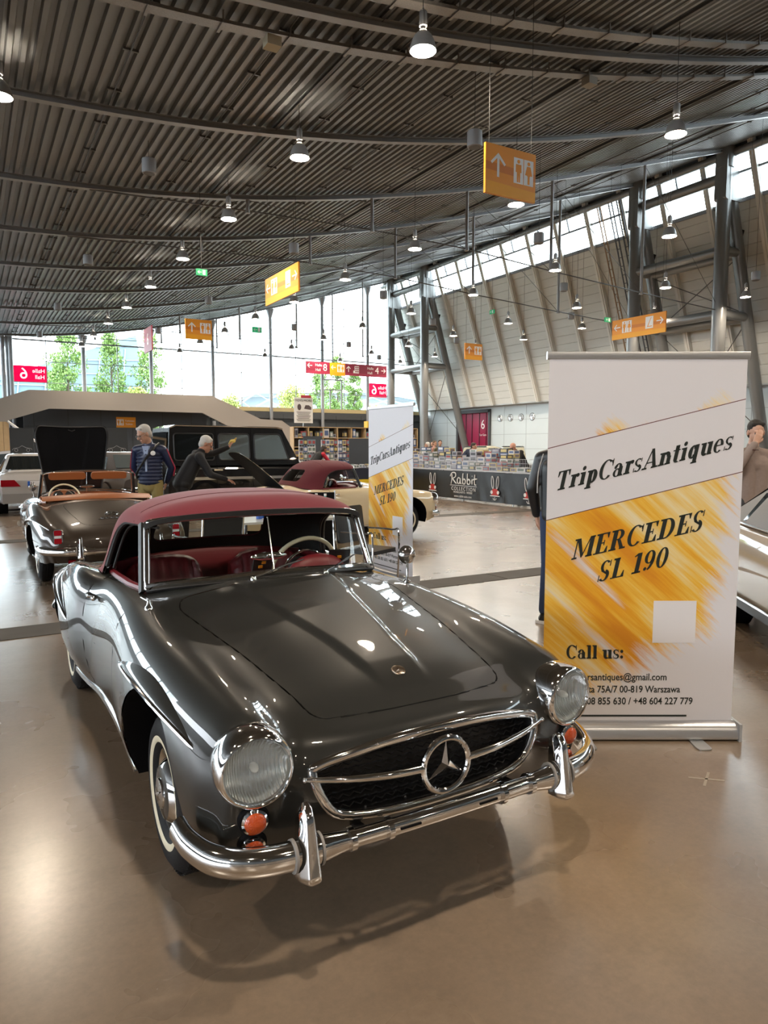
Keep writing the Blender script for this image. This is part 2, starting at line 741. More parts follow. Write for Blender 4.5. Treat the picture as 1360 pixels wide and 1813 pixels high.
# ------------------------------------------------------------------ right wall: tiles below, leaning boards, clerestory, dark fascia
m_tile = mat('wall_panel_grey', (.58, .64, .65), .35, noise=.05, nscale=.4)
m_joint = mat('panel_joint', (.32, .35, .36), .6)
XT = 44.3
w = MB()
w.box((XT + .15, (Y0 + 55.2) / 2, 2.75), (.3, 55.2 - Y0, 5.5))
w.box((XT + .15, (60.2 + Y1) / 2, 2.75), (.3, Y1 - 60.2, 5.5))
w.box((XT + .15, 57.7, 5.2), (.3, 5.0, .6))
struct(w.build('wall_right', m_tile, smooth=0))
j = MB()
for yy in np.arange(-40, 66, 3.1):
    if not 55 < yy < 60.3:
        j.box((XT - .004, yy, 2.7), (.012, .03, 5.4))
for zz in (1.35, 2.7, 4.05):
    j.box((XT - .004, (Y0 + 55.2) / 2, zz), (.012, 55.2 - Y0, .03))
    j.box((XT - .004, 63.1, zz), (.012, 5.8, .03))
struct(j.build('trim_1', m_joint, smooth=0))
so = MB()
so.box((43.75, 11, 5.46), (1.2, Y1 - Y0, .1))
struct(so.build('trim_2', mat('soffit_grey', (.4, .42, .42), .5), smooth=0))
# boards of the leaning wall: shallow laps
m_board = mat('wall_board', (.58, .585, .55), .55, noise=.08, nscale=.5)
bw = MB()
prof = []
z = 5.4
while z < 15.8:
    z2 = min(z + .62, 15.8)
    prof += [(wallx(z), z), (wallx(z2) + .0, z2 - .03), (wallx(z2) + .05, z2 - .015)]
    z = z2
bw.grid([[(x, Y0, z) for x, z in prof], [(x, Y1, z) for x, z in prof]], flip=True)
struct(bw.build('wall_boards', m_board, smooth=0))
bk = MB()
bk.add([(wallx(5.4) + .3, Y0, 5.4), (wallx(5.4) + .3, Y1, 5.4), (wallx(15.8) + .3, Y1, 15.8), (wallx(15.8) + .3, Y0, 15.8)], [(0, 1, 2, 3)])
struct(bk.build('wall_outer', mat('outer_skin', (.3, .3, .3), .8), smooth=0))
m_rib = mat('rib_paint', (.66, .65, .60), .5)
m_frame = mat('window_frame_grey', (.24, .25, .27), .4, .3)
m_wglass = glass_mat('window_glass', (.90, .97, .96), 1.0)
k = 0
yr = 3.55
while yr < 66:
    r = MB()
    for z0, z1 in ((5.45, 19.2),):
        a, b = (wallx(z0) - .16, yr, z0), (wallx(z1) - .16, yr, z1)
        r.beam(a, b, .34, .30, up=(1, 0, .35))
        r.beam((a[0] - .17, yr, z0), (b[0] - .17, yr, z1), .10, .06, up=(1, 0, .35))
    struct(r.build('wall_rib', m_rib, smooth=0))
    yr += 3.1
n = 0
yr = -43.0
while yr < 65.5:
    n += 1
    y2 = min(yr + 3.1, 66)
    g = MB()
    g.add([(wallx(15.85) - .02, yr, 15.85), (wallx(15.85) - .02, y2, 15.85), (wallx(18.35) - .02, y2, 18.35), (wallx(18.35) - .02, yr, 18.35)], [(0, 1, 2, 3)])
    go = struct(g.build('window_%d' % n, m_wglass, smooth=0))
    fr = MB()
    for z, hh in ((15.82, .22), (17.25, .12), (18.4, .12)):
        fr.beam((wallx(z) - .05, yr, z), (wallx(z) - .05, y2, z), .1, hh)
    ym = (yr + y2) / 2 + .5
    fr.beam((wallx(17.25) - .05, ym, 17.25), (wallx(18.4) - .05, ym, 18.4), .10, .10, up=(0, 1, 0))
    fr.build('window_frame', m_frame, go, smooth=0)
    yr = y2
fa = MB()
fa.add([(wallx(18.35), Y0, 18.35), (wallx(18.35), Y1, 18.35), (wallx(19.9), Y1, 19.9), (wallx(19.9), Y0, 19.9)], [(0, 1, 2, 3)])
struct(fa.build('wall_fascia', mat('dark_fascia', (.045, .05, .055), .5), smooth=0))
# steel ladder trays on the leaning wall
for q, (y, cc) in enumerate(((36.3, (.22, .12, .05)), (35.3, (.05, .05, .055)), (34.6, (.05, .05, .055)))):
    l = MB()
    for dy in (-.14, .14):
        l.beam((wallx(6) - .42, y + dy, 6), (wallx(18.4) - .42, y + dy, 18.4), .05, .08, up=(0, 1, 0))
    for z in np.arange(6.3, 18.3, .55):
        l.box((wallx(z) - .42, y, z), (.04, .28, .04))
    struct(l.build('wall_tray', mat('ladder_tray_%s' % 'abc'[q], cc, .5, .3), smooth=0))
# gate and round vents in the tiled wall
dn = MB()
dn.box((XT + .22, 57.7, 2.45), (.08, 5.0, 4.9))
do = struct(dn.build('door_1', mat('gate_maroon', (.30, .01, .055), .4), smooth=0))
for yy in (55.9, 57.0, 58.2, 59.2):
    p = MB()
    p.box((XT + .16, yy, 2.45), (.05, .06, 4.9))
    p.build('door_post', M_black, do, smooth=0)
fr = MB()
fr.box((XT + .05, 60.3, 2.6), (.5, .3, 5.2))
fr.box((XT + .05, 55.1, 2.6), (.5, .3, 5.2))
fr.box((XT + .05, 57.7, 5.05), (.5, 5.4, .3))
fr.build('door_frame', mat('gate_frame', (.07, .075, .08), .5), do, smooth=0)
for i, yy in enumerate((50.6, 52.1, 53.6, 49.1)):
    v = MB(aim((XT - .02, yy, 4.25), (-1, 0, 0), (0, 1, 0)))
    v.lathe([(.34, -.05), (.35, .03), (.30, .06), (.27, .02), (.24, .02), (.21, .06), (.16, .04), (.12, .07), (0, .05)], 28)
    v.build('air_vent', M_steel)
    tag(COL.objects[-1], 'round steel air vent high on the pale tiled wall, %s from the maroon gate' % ('third', 'second', 'nearest', 'fourth')[i], 'air vent', 'round vents on the tiled wall')

# ------------------------------------------------------------------ raking steel trestles that carry the roof edge
m_col = mat('column_paint', (.20, .205, .205), .33, .35)


def trestle(ya, yb, label):
    t = thing('steel_trestle', label, 'support column', (38.2, ya, 0))
    struct(t)
    L = yb - ya
    for y in (0, L):
        c = MB()
        c.tube([(0, y, 0), (0, y, 18.0)], [.40, .40], 24)
        c.tube([(0, y, 17.4), (0.05, y, 18.5)], [.46, .52], 20)
        c.build('column', m_col, t)
        g = MB()
        g.tube([(.12, y, 17.6), (5.45, y, 0)], .36, 20)
        g.build('raking_leg', m_col, t)
        g = MB()
        g.prism(round_poly([(-.35, 18.1), (.5, 18.1), (1.15, 15.6), (-.38, 15.6)], .2), -.38, .38, Matrix.Translation((0, y, 0)) @ Matrix.Rotation(R(90), 4, 'X'))
        g.build('gusset', m_col, t, smooth=0)
        for z in (12.9, 9.3):
            g = MB()
            g.tube([(0, y, z), (.12 + (17.6 - z) * .3028, y, z)], .27, 14)
            g.build('cross_tube', m_col, t)
        xo = .12 + (17.6 - 13.6) * .3028
        g = MB()
        g.beam((xo, y, 13.2), (xo + .25, y - .1, 14.2), .24, .3)
        g.build('wall_bracket', M_black, t, smooth=0)
    for z in (12.9, 9.3):
        for x in (0, .12 + (17.6 - z) * .3028):
            g = MB()
            g.tube([(x, 0, z - .05), (x, L, z - .05)], .27, 14)
            g.build('side_tube', m_col, t)
    g = MB()
    g.tube([(.2, 0, 17.0), (.2, L, 17.0)], .3, 14)
    g.build('head_tube', m_col, t)
    for z0, z1 in ((12.7, 9.5), (9.1, 2.5)):
        for a, b in ((0, L), (L, 0)):
            g = MB()
            g.tube([(.12 + (17.6 - z0) * .3028, a, z0), (.12 + (17.6 - z1) * .3028, b, z1)], .03, 6)
            g.build('cross_brace', m_tie, t)


trestle(26.6, 32.8, 'huge grey tubular steel trestle rising behind the large roll-up banner')
trestle(57.6, 63.8, 'distant grey tubular steel trestle near the glass end wall, by the maroon gate')
hb = MB()
hb.tube([(38.4, Y0, 18.2), (38.4, Y1, 18.2)], .22, 12)
struct(hb.build('roof_edge_beam', m_col))

# ------------------------------------------------------------------ glazed end wall
m_mull = mat('mullion_grey', (.30, .31, .32), .4, .3)
MX = [-48, -44, -38.4, -32.8, -27.2, -21.6, -16, -10.4, -4.8, .8, 3.2, 8.9, 14.47, 20.05, 25.74, 31.24, 36.45, 43.2]
n0 = 40
for i in range(len(MX) - 1):
    a, b = MX[i], MX[i + 1]
    n0 += 1
    xs = np.linspace(a, b, 5)

    def topz(x):
        return min(zdeck(x), 5.4 + (43.2 - x) / .3456 if x > 36 else 99)
    g = MB()
    vs = [(x, Y1, 5.0) for x in xs] + [(x, Y1, max(5.01, topz(x))) for x in xs]
    g.add(vs, [(q, q + 1, q + 6, q + 5) for q in range(4)])
    go = struct(g.build('window_%d' % n0, m_wglass, smooth=0))
    t = MB()
    for z in np.arange(6.85, 18, 1.72):
        if z < topz((a + b) / 2) - .2:
            t.box(((a + b) / 2, Y1 - .03, z), (b - a, .08, .05 if abs(z - 10.29) > .3 else .12))
    xm = (a + b) / 2
    t.box((xm, Y1 - .03, (5 + topz(xm)) / 2), (.06, .08, topz(xm) - 5))
    t.build('window_bar', m_mull, go, smooth=0)
    if 0 < i and a < 43:
        p = MB()
        p.tube([(a, Y1 - .35, 0), (a, Y1 - .35, topz(a))], .17, 12)
        p.tube([(a, Y1 - .35, topz(a) - .9), (a, Y1 - .35, topz(a) - .1)], [.17, .42], 12)
        struct(p.build('wall_post', m_mull))
for k, x in enumerate((2.83, 3.4)):
    p = MB()
    p.tube([(x, Y1 - .8, 0), (x, Y1 - .8, zdeck(x))], .16, 12)
    struct(p.build('wall_post', m_mull))
# sealing wedge between leaning wall and end wall is the wall itself; base below the glass
m_dark = mat('slate_panel', (.040, .048, .056), .45, noise=.08, nscale=.4)
bwall = MB()
bwall.box(((-50 + XT) / 2, Y1 + .1, 2.5), (XT + 50, .2, 5.0))
struct(bwall.build('wall_end', m_dark, smooth=0))
g = MB()
for x in np.arange(-2, 44, 2.9):
    g.box((x, Y1 - .33, 2.4), (.03, .02, 4.6))
for z in (1.4, 2.8, 4.2):
    g.box((20, Y1 - .33, z), (48, .02, .03))
struct(g.build('trim_3', mat('slate_joint', (.02, .022, .025), .6), smooth=0))
g = MB()
g.box((-1.0 + 22, Y1 - .2, 4.62), (45, .25, .65))
struct(g.build('trim_4', mat('ledge_slate', (.05, .055, .06), .5), smooth=0))
g = MB()
g.box((33, Y1 - .1, 5.15), (21, .5, .38))
struct(g.build('trim_5', mat('ledge_wood', (.46, .38, .20), .6), smooth=0))
# long gallery stair: pale stringer with landings in front of the end wall
st = MB()
ramp = [(-3, 2.35), (2.2, 4.93), (4.0, 5.6), (17.3, 5.65), (21.4, 3.86), (23.3, 3.76), (27.2, 1.2), (27.2, .2), (25.3, .2), (23.2, 1.85), (21.0, 2.05), (16.5, 4.25), (5.3, 4.3), (2.6, 3.4), (-3, .9)]
st.prism(ramp, -.15, .15, Matrix.Translation((0, 57.2, 0)) @ Matrix.Rotation(R(90), 4, 'X'))
so_ = st.build('gallery_stringer', mat('stringer_taupe', (.285, .26, .235), .5, noise=.05, nscale=.3), smooth=0)
struct(so_)
st = MB()
st.prism([(4.3, 5.2), (17.0, 5.2), (17.0, 4.7), (4.3, 4.7)], -4, 4, Matrix.Translation((0, 61.4, 0)) @ Matrix.Rotation(R(90), 4, 'X'))
for i in range(18):
    st.box((17.2 + .52 * i, 59.3, 4.6 - .25 * i), (.55, 3.8, .14))
struct(st.build('gallery_slab', mat('gallery_slab_grey', (.12, .12, .12), .6), smooth=0))
gw = MB()
gw.box((10.8, 60.5, 2.3), (14, .2, 4.6))
gw.box((19, 61.5, 1.6), (4, .2, 3.2))
struct(gw.build('wall_gallery', mat('slate_panel_front', (.050, .058, .068), .45, noise=.06, nscale=.4), smooth=0))
g = MB()
for x in np.arange(4.5, 18, 2.4):
    g.box((x, 60.39, 2.3), (.03, .02, 4.5))
g.box((10.8, 60.39, 3.1), (14, .02, .03))
struct(g.build('trim_6', mat('slate_joint', (.02, .022, .025), .6), smooth=0))

g = MB()
for x in (31.4, 33.5):
    g.box((x, Y1 - .12, 6.65), (.12, .12, 3.3))
g.box((32.45, Y1 - .12, 8.3), (2.2, .12, .12))
g.box((32.45, Y1 - .12, 7.3), (2.2, .1, .1))
g.box((32.2, Y1 - .12, 6.1), (.1, .1, 2.4))
struct(g.build('door_2', m_mull, smooth=0))

# left and rear walls (out of view, they close the hall)
m_lw = mat('far_wall_grey', (.16, .16, .155), .6)
lw = MB()
lw.box((-50.2, 11, 3.5), (.4, Y1 - Y0, 7))
lw.box((-50.2, 11, 16.5), (.4, Y1 - Y0, 5))
struct(lw.build('wall_left', m_lw, smooth=0))
lw = MB()
lw.box((-3, Y0 - .2, 10), (96, .4, 20))
struct(lw.build('wall_rear', m_lw, smooth=0))

# ------------------------------------------------------------------ outdoors beyond the glass
gr = MB()
gr.add([(-120, Y1 + .3, -.1), (160, Y1 + .3, -.1), (160, 260, -.1), (-120, 260, -.1)], [(0, 1, 2, 3)])
gr.add([(XT + .4, Y0, -.1), (160, Y0, -.1), (160, Y1 + .3, -.1), (XT + .4, Y1 + .3, -.1)], [(0, 1, 2, 3)])
struct(gr.build('ground', mat('forecourt_paving', (.30, .30, .29), .7), smooth=0))
m_leafA = mat('leaf_green', (.16, .26, .06), .55)
m_leafB = mat('leaf_yellow', (.34, .38, .10), .55)
m_bark = mat('bark', (.10, .075, .05), .8)


def tree(x, y, h, rad, label, mleaf, low=.06, nleaf=7500):
    t = thing('tree', label, 'tree', (x, y, -.1), 0, 'trees outside the glass wall')
    tr = MB()
    tr.tube([(0, 0, 0), (.05, .05, h * .4), (0, 0, h * .85)], [.22, .15, .04], 8)
    rnd = random.Random(int(x * 13 + y))
    for i in range(9):
        a = rnd.uniform(0, 6.28)
        z = h * (.25 + .06 * i)
        tr.tube([(0, 0, z), (rad * .5 * math.cos(a), rad * .5 * math.sin(a), z + h * .14)], [.07, .02], 5)
    tr.build('trunk', m_bark, t)
    lf = MB()
    clumps = []
    for i in range(90):
        u = rnd.random()
        z = h * (low + (1 - low) * u)
        rr = rad * (math.sin(PI * min(1, .16 + u * .82)) ** .55)
        a = rnd.uniform(0, 6.28)
        q = rr * math.sqrt(rnd.random()) * .85
        clumps.append((q * math.cos(a), q * math.sin(a), z, rad * rnd.uniform(.22, .42)))
    vs, fs = [], []
    for i in range(nleaf):
        cx, cy, cz, cr = rnd.choice(clumps)
        d = Vector((rnd.gauss(0, 1), rnd.gauss(0, 1), rnd.gauss(0, 1))).normalized() * cr * rnd.uniform(.5, 1)
        p = Vector((cx, cy, cz)) + d
        E = Euler((rnd.uniform(0, 6), rnd.uniform(0, 6), rnd.uniform(0, 6))).to_matrix()
        s = rnd.uniform(.10, .19)
        o = len(vs)
        vs += [p + E @ Vector(q) * s for q in ((-1, 0, 0), (0, -.6, .1), (1, 0, 0), (0, .6, .1))]
        fs.append((o, o + 1, o + 2, o + 3))
    lf.add(vs, fs)
    lf.build('foliage', mleaf, t, smooth=0)


for x, y, h, rad, lab, ml in (
        (10.2, 88, 14.6, 2.6, 'tall green tree outside the glass, right of the far magenta hall sign', m_leafA),
        (15.2, 90, 14.8, 2.1, 'slim green poplar outside the glass, middle of the three tall ones', m_leafA),
        (19.2, 88, 15.0, 2.2, 'tall green poplar outside the glass beside the maroon hanging panel', m_leafA),
        (16.6, 82, 8.0, 1.7, 'small yellow tree outside the glass above the gallery stair', m_leafB),
        (28.5, 86, 7.4, 2.3, 'pale yellowish tree outside the glass right of the gallery stair', m_leafB),
        (39.2, 92, 9.6, 3.0, 'yellow green bushy tree outside the glass behind the poster on a pole', m_leafB),
        (45.2, 90, 13.8, 1.7, 'dark green poplar outside the glass just right of the entrance door', m_leafA),
        (48.8, 92, 13.2, 1.5, 'slender green poplar outside the glass left of the right magenta sign', m_leafA),
        (54.5, 96, 7.2, 2.9, 'low yellow green tree outside the glass under the right magenta sign', m_leafB),
        (50.0, 106, 14.2, 2.2, 'dark tree outside the glass behind the right magenta sign', m_leafA)):
    tree(x, y, h, rad, lab, ml)
# neighbouring hall: glass front and open roof steel
nh = thing('neighbour_hall', 'pale blue glass hall with raking steel roof outside the end wall', 'building', (0, 125, 0))
g = MB()
g.add([(-20, 0, 0), (29, 0, 0), (25.2, 0, 20), (12.8, 0, 15.2), (6.5, 0, 12.6), (-20, 0, 12)], [(0, 1, 2, 3, 4, 5)])
g.add([(-20, 30, 0), (29, 30, 0), (25.2, 30, 20), (12.8, 30, 15.2), (6.5, 30, 12.6), (-20, 30, 12)], [(0, 1, 2, 3, 4, 5)])
g.add([(29, 0, 0), (29, 30, 0), (25.2, 30, 20), (25.2, 0, 20)], [(0, 1, 2, 3)])
g.add([(6.5, 0, 12.6), (25.2, 0, 20), (25.2, 30, 20), (6.5, 30, 12.6)], [(0, 1, 2, 3)])
g.build('glass_front', mat('far_glass', (.10, .16, .195), .2), nh, smooth=0)
g = MB()
for i in range(12):
    g.beam((-18 + 4 * i, -.2, 0), (-18 + 4 * i + 1.4, -.2, min(19, 11.6 + max(0, i - 6) * 1.5)), .2, .2, up=(0, 1, 0))
for i in range(8):
    g.beam((-20 if i < 5 else 6 + 3.4 * (i - 4), -.2, 2 + 2.2 * i), (28.4 - .42 * i, -.2, 2.1 + 2.3 * i), .16, .16, up=(0, 1, 0))
g.build('facade_frame', mat('far_frame', (.20, .25, .27), .5), nh, smooth=0)
nr = thing('roof_canopy', 'distant low exhibition roof with white steel trusses outside the glass', 'building', (46, 128, 0))
g = MB()
g.add([(-14, 0, 7.5), (2, 0, 11.5), (26, 0, 12.5), (60, 0, 9), (60, 20, 9), (26, 20, 12.5), (2, 20, 11.5), (-14, 20, 7.5)], [(0, 1, 6, 7), (1, 2, 5, 6), (2, 3, 4, 5)])
g.add([(-14, 4, 0), (60, 4, 0), (60, 4, 9), (26, 4, 12), (2, 4, 11), (-14, 4, 7)], [(0, 1, 2, 3, 4, 5)])
g.build('roof', mat('far_roof', (.30, .36, .40), .5), nr, smooth=0)
g = MB()
for i in range(14):
    x = -14 + 5 * i
    g.beam((x, -.3, 6 + min(4, i)), (x + 5, -.3, 9.5 + min(2, i) - (i > 8) * (i - 8) * .6), .18, .18, up=(0, 1, 0))
    g.beam((x + 5, -.3, 6 + min(4, i)), (x, -.3, 9.5 + min(2, i) - (i > 8) * (i - 8) * .6), .12, .12, up=(0, 1, 0))
g.build('truss', mat('far_truss', (.6, .62, .64), .5), nr, smooth=0)
# ------------------------------------------------------------------ pendant lamps and loudspeakers
ORD = ['first', 'second', 'third', 'fourth', 'fifth', 'sixth', 'seventh', 'eighth', 'ninth', 'tenth', 'eleventh', 'twelfth']
m_shade = mat('lamp_shade_grey', (.34, .335, .32), .38, .3)
m_shade_in = mat('lamp_shade_inner', (.75, .74, .70), .3)
m_bulb = mat('lamp_diffuser', (1, .93, .84), .5, emit=(1.0, .84, .66), estr=LAMP_EMIT)
_lamp = {}


def lamp(x, y, z, label, group):
    t = thing('pendant_lamp', label, 'lamp', (x, y, z), 0, group)
    key = 'm'
    if key not in _lamp:
        a = MB()
        a.lathe([(.265, 0), (.262, .03), (.255, .08), (.225, .19), (.175, .29), (.115, .345), (.095, .36)], 28)
        b = MB()
        b.lathe([(.095, .355), (.11, .34), (.170, .285), (.220, .185), (.250, .08), (.258, .03), (.262, .0)], 28)
        c = MB()
        c.lathe([(.06, .355), (.075, .36), (.075, .40), (.05, .41), (.05, .46), (.078, .47), (.078, .74), (.06, .76), (.02, .78), (.012, .84)], 16)
        for i in range(6):
            q = 2 * PI * i / 6
            c.box((.08 * math.cos(q), .08 * math.sin(q), .6), (.012, .012, .26))
        d = MB()
        d.lathe([(0, .055), (.16, .06), (.205, .07)], 24)
        _lamp[key] = [a.mesh('lamp_shade', m_shade), b.mesh('shade_inside', m_shade_in), c.mesh('gear_housing', mat('lamp_gear', (.28, .28, .28), .35, .6)), d.mesh('diffuser', m_bulb)]
    for nm, me in zip(('lamp_shade', 'shade_inside', 'gear_housing', 'diffuser'), _lamp[key]):
        o = bpy.data.objects.new(nm, me)
        COL.objects.link(o)
        o.parent = t
    c = MB()
    c.tube([(0, 0, .82), (0, 0, zdeck(x) - z + .12)], .008, 5)
    c.build('cable', M_black, t)
    return t


LROWS = [(1.0, 9.31), (8.22, 9.42), (15.9, 9.45), (23.5, 9.54), (31.05, 9.6), (37.75, 9.83)]
m_rail = mat('lamp_rail', (.07, .07, .07), .5, .3)
for ri, (x, z) in enumerate(LROWS):
    ys = [12.5 + 6.1 * k for k in range(9)]
    if ri == 0:
        ys = ys[1:2]
    if ri == 3:
        ys = ys[1:]
    if ri == 4:
        ys = ys[2:]
    if ri == 5:
        ys = ys[2:]
    if x < 36:
        r = MB()
        r.box((x, 38, zdeck(x) - .06), (.09, 55, .07))
        struct(r.build('ceiling_rail', m_rail, smooth=0))
    for k, y in enumerate(ys):
        if ri == 0:
            lab = 'grey bell pendant lamp cut by the left edge of the photo'
        else:
            lab = 'grey bell pendant lamp, %s from the front, in the %s row counting from the left' % (ORD[k], ORD[ri - 1])
        lamp(x, y, z, lab, 'bell pendant lamps in rows under the roof')
for x in (-14, -6.5, .62, 8, 16, 24):
    for y in (-24, -12, 0.3):
        if y > 0 and x not in (.62, 8, 16, -6.5):
            continue
        lamp(x, y, 9.45, 'grey bell pendant lamp over the hall floor behind the camera', 'bell pendant lamps behind the viewer')

m_spk = mat('speaker_grey', (.30, .31, .32), .45)
def ribz(x):
    q = (x + 49.0) % .29
    return zdeck(x) + float(np.interp(q, [0, .115, .145, .26, .29], [0, 0, .11, .11, 0]))


SPK = [(5.05, [22.4, 34.7, 47.0, 59.2], 9.62), (12.2, [16.0, 28.3, 40.5, 52.8], 9.6), (20.1, [22.1, 34.4, 46.7], 9.63), (27.45, [28.2, 40.4, 52.6], 9.68), (33.6, [21.5, 33.8, 46.1, 58.3], 9.63)]
for ri, (x, ys, z) in enumerate(SPK):
    for k, y in enumerate(ys):
        s = thing('loudspeaker', 'grey drum loudspeaker, %s from the front, in the %s speaker row from the left' % (ORD[k], ORD[ri]), 'loudspeaker', (x, y, z), 0, 'drum loudspeakers under the roof')
        b = MB()
        b.lathe([(0, 0), (.15, 0), (.20, .02), (.205, .04), (.205, .40), (.19, .42), (0, .42)], 24)
        b.build('drum', m_spk, s)
        b = MB()
        b.lathe([(.16, -.004), (0, -.004)], 20)
        b.build('grille', mat('speaker_mesh', (.12, .12, .12), .6), s)
        b = MB()
        b.tube([(0, 0, .42), (0, 0, ribz(x) - z - .004)], .008, 5)
        b.build('cable', M_black, s)

# ------------------------------------------------------------------ hanging signs
m_or1 = mat('sign_orange', (.80, .30, .015), .45)
m_or2 = mat('sign_orange_deep', (.62, .19, .012), .45)
m_or3 = mat('sign_amber', (.85, .38, .01), .45)
m_mar = mat('sign_maroon', (.22, .012, .04), .45)
m_mar2 = mat('sign_maroon_light', (.32, .022, .06), .45)
m_signw = mat('sign_white', (.85, .85, .83), .5)


def text(s, size, m, parent, M, narrow=1.0, align='CENTER', name='lettering', shear=0.0, ext=.001, bold=0.0, spacing=1.0):
    c = bpy.data.curves.new(name, 'FONT')
    c.body = s
    c.size = size
    c.align_x = align
    c.align_y = 'CENTER'
    c.extrude = ext
    c.shear = shear
    c.offset = bold
    c.space_character = spacing
    c.resolution_u = 4
    o = bpy.data.objects.new(name, c)
    c.materials.append(m)
    me = bpy.data.meshes.new_from_object(o)
    bpy.data.objects.remove(o)
    o = bpy.data.objects.new(name, me)
    COL.objects.link(o)
    o.parent = parent
    o.matrix_local = M @ Matrix.Scale(narrow, 4, (1, 0, 0))
    return o


def arrow(mb, cx, cy, s, ang, d0, d1):
    c, n = math.cos(ang), math.sin(ang)

    def T(p):
        return (cx + s * (p[0] * c - p[1] * n), cy + s * (p[0] * n + p[1] * c))
    mb.prism([T(p) for p in ((-.5, -.06), (.38, -.06), (.38, .06), (-.5, .06))], d0, d1)
    mb.prism([T(p) for p in ((.5, 0), (.08, .42), (.0, .34), (.34, 0), (.0, -.34), (.08, -.42))], d0, d1)


def wc(mb_w, mb_o, cx, cy, s, d):
    for q in (-1, 1):
        x = cx + q * s * .27
        mb_w.prism([(x - s * .25, cy - s * .5), (x + s * .25, cy - s * .5), (x + s * .25, cy + s * .5), (x - s * .25, cy + s * .5)], d, d + .004)
        mb_o.prism(ellipse(x, cy + s * .36, s * .075, s * .075, 14), d + .004, d + .007)
        if q < 0:
            body = [(-.14, .25), (.14, .25), (.15, -.06), (.09, -.06), (.08, -.45), (.015, -.45), (0, -.1), (-.015, -.45), (-.08, -.45), (-.09, -.06), (-.15, -.06)]
        else:
            body = [(-.09, .25), (.09, .25), (.19, -.10), (.10, -.10), (.05, -.14), (.05, -.45), (-.05, -.45), (-.05, -.14), (-.10, -.10), (-.19, -.10)]
        mb_o.prism([(x + a * s, cy + b * s) for a, b in body], d + .004, d + .007)


def sign_board(t, w, h, m1, m2, m3, d=.03):
    """board in the xy plane facing +z, with two deeper bands of colour"""
    b = MB()
    b.prism([(-w / 2, -h / 2), (w / 2, -h / 2), (w / 2, h / 2), (-w / 2, h / 2)], -d, d)
    bo = b.build('board', m1, t, smooth=0)
    for q, (y0, y1, m, e) in enumerate(((-.02, .14, m2, .0012), (-.5, -.24, m3, .0012))):
        if m is None:
            continue
        b = MB()
        sl = .05 * h
        b.prism([(-w / 2, y0 * h), (w / 2, y0 * h - (sl if q == 0 else 0)), (w / 2, y1 * h - sl), (-w / 2, y1 * h)], d, d + e)
        b.build('colour_band', m, bo, smooth=0)
    return bo


def hang(t, Mi, w, h, x0, z0, along):
    """two wires from the sign's top up to the deck"""
    for q in (-.42, .42):
        b = MB()
        wx, wy = (q * w, 0) if along == 'x' else (0, q * w)
        b.tube([(wx, wy, h / 2 - .01), (wx, wy, zdeck(x0 + wx) - z0 + .12)], .006, 5)
        b.build('hanging_wire', M_black, t)


FRONT = Matrix.Rotation(R(90), 4, 'X')                                   # xy board -> upright, facing -Y
LEFTF = Matrix.Rotation(R(-90), 4, 'Z') @ Matrix.Rotation(R(90), 4, 'X')  # upright, facing -X


def toilet_sign(x, y, z, label):
    t = thing('hanging_sign', label, 'sign', (x, y, z), 0, 'orange toilet signs')
    w, h = 1.36, 1.0
    bo = sign_board(t, w, h, m_or1, m_or2, m_or3)
    bo.matrix_local = FRONT
    a = MB()
    arrow(a, -.35, .1, .48, PI / 2, .0325, .037)
    a.build('arrow', m_signw, bo, smooth=0)
    mw, mo = MB(), MB()
    wc(mw, mo, .34, .08, .52, .0325)
    mw.build('pictogram', m_signw, bo, smooth=0)
    mo.build('pictogram_figures', m_or1, bo, smooth=0)
    hang(t, None, w, h, x, z, 'x')


toilet_sign(10.17, 12.1, 7.31, 'large orange toilet sign with up arrow, nearest of the hanging signs')
toilet_sign(10.48, 36.6, 7.5, 'distant orange toilet sign with up arrow, above the raised dark bonnet')
toilet_sign(27.84, 36.4, 7.51, 'small orange toilet sign with up arrow, in front of the leaning board wall')


def long_sign(x, y, z, w, label):
    t = thing('hanging_sign', label, 'sign', (x, y, z), 0, 'long orange direction signs')
    h = 1.0
    bo = sign_board(t, w, h, m_or1, m_or2, m_or3)
    bo.matrix_local = LEFTF
    for q, ang in ((-.40, PI), (.40, 0)):
        a = MB()
        arrow(a, w * q, .1, .42, ang, .0325, .037)
        a.build('arrow', m_signw, bo, smooth=0)
    mw, mo = MB(), MB()
    wc(mw, mo, -w * .21, .08, .58, .0325)
    mw.build('pictogram', m_signw, bo, smooth=0)
    mo.build('pictogram_figures', m_or1, bo, smooth=0)
    mw, mo = MB(), MB()
    mw.prism([(w * .14, -.2), (w * .28, -.2), (w * .28, .38), (w * .14, .38)], .0325, .037)
    mo.prism([(w * .17, -.12), (w * .26, -.12), (w * .26, -.08), (w * .19, -.08), (w * .25, .33), (w * .24, .33)], .037, .039)
    mw.build('pictogram', m_signw, bo, smooth=0)
    mo.build('pictogram_figures', m_or1, bo, smooth=0)
    hang(t, None, w, h, x, z, 'y')


long_sign(10.35, 25.17, 7.52, 3.2, 'orange double-arrow sign turned edgewise, hanging left of the roof struts')
long_sign(29.6, 25.1, 7.62, 3.33, 'orange double-arrow sign in front of the near trestle, above the big banner')

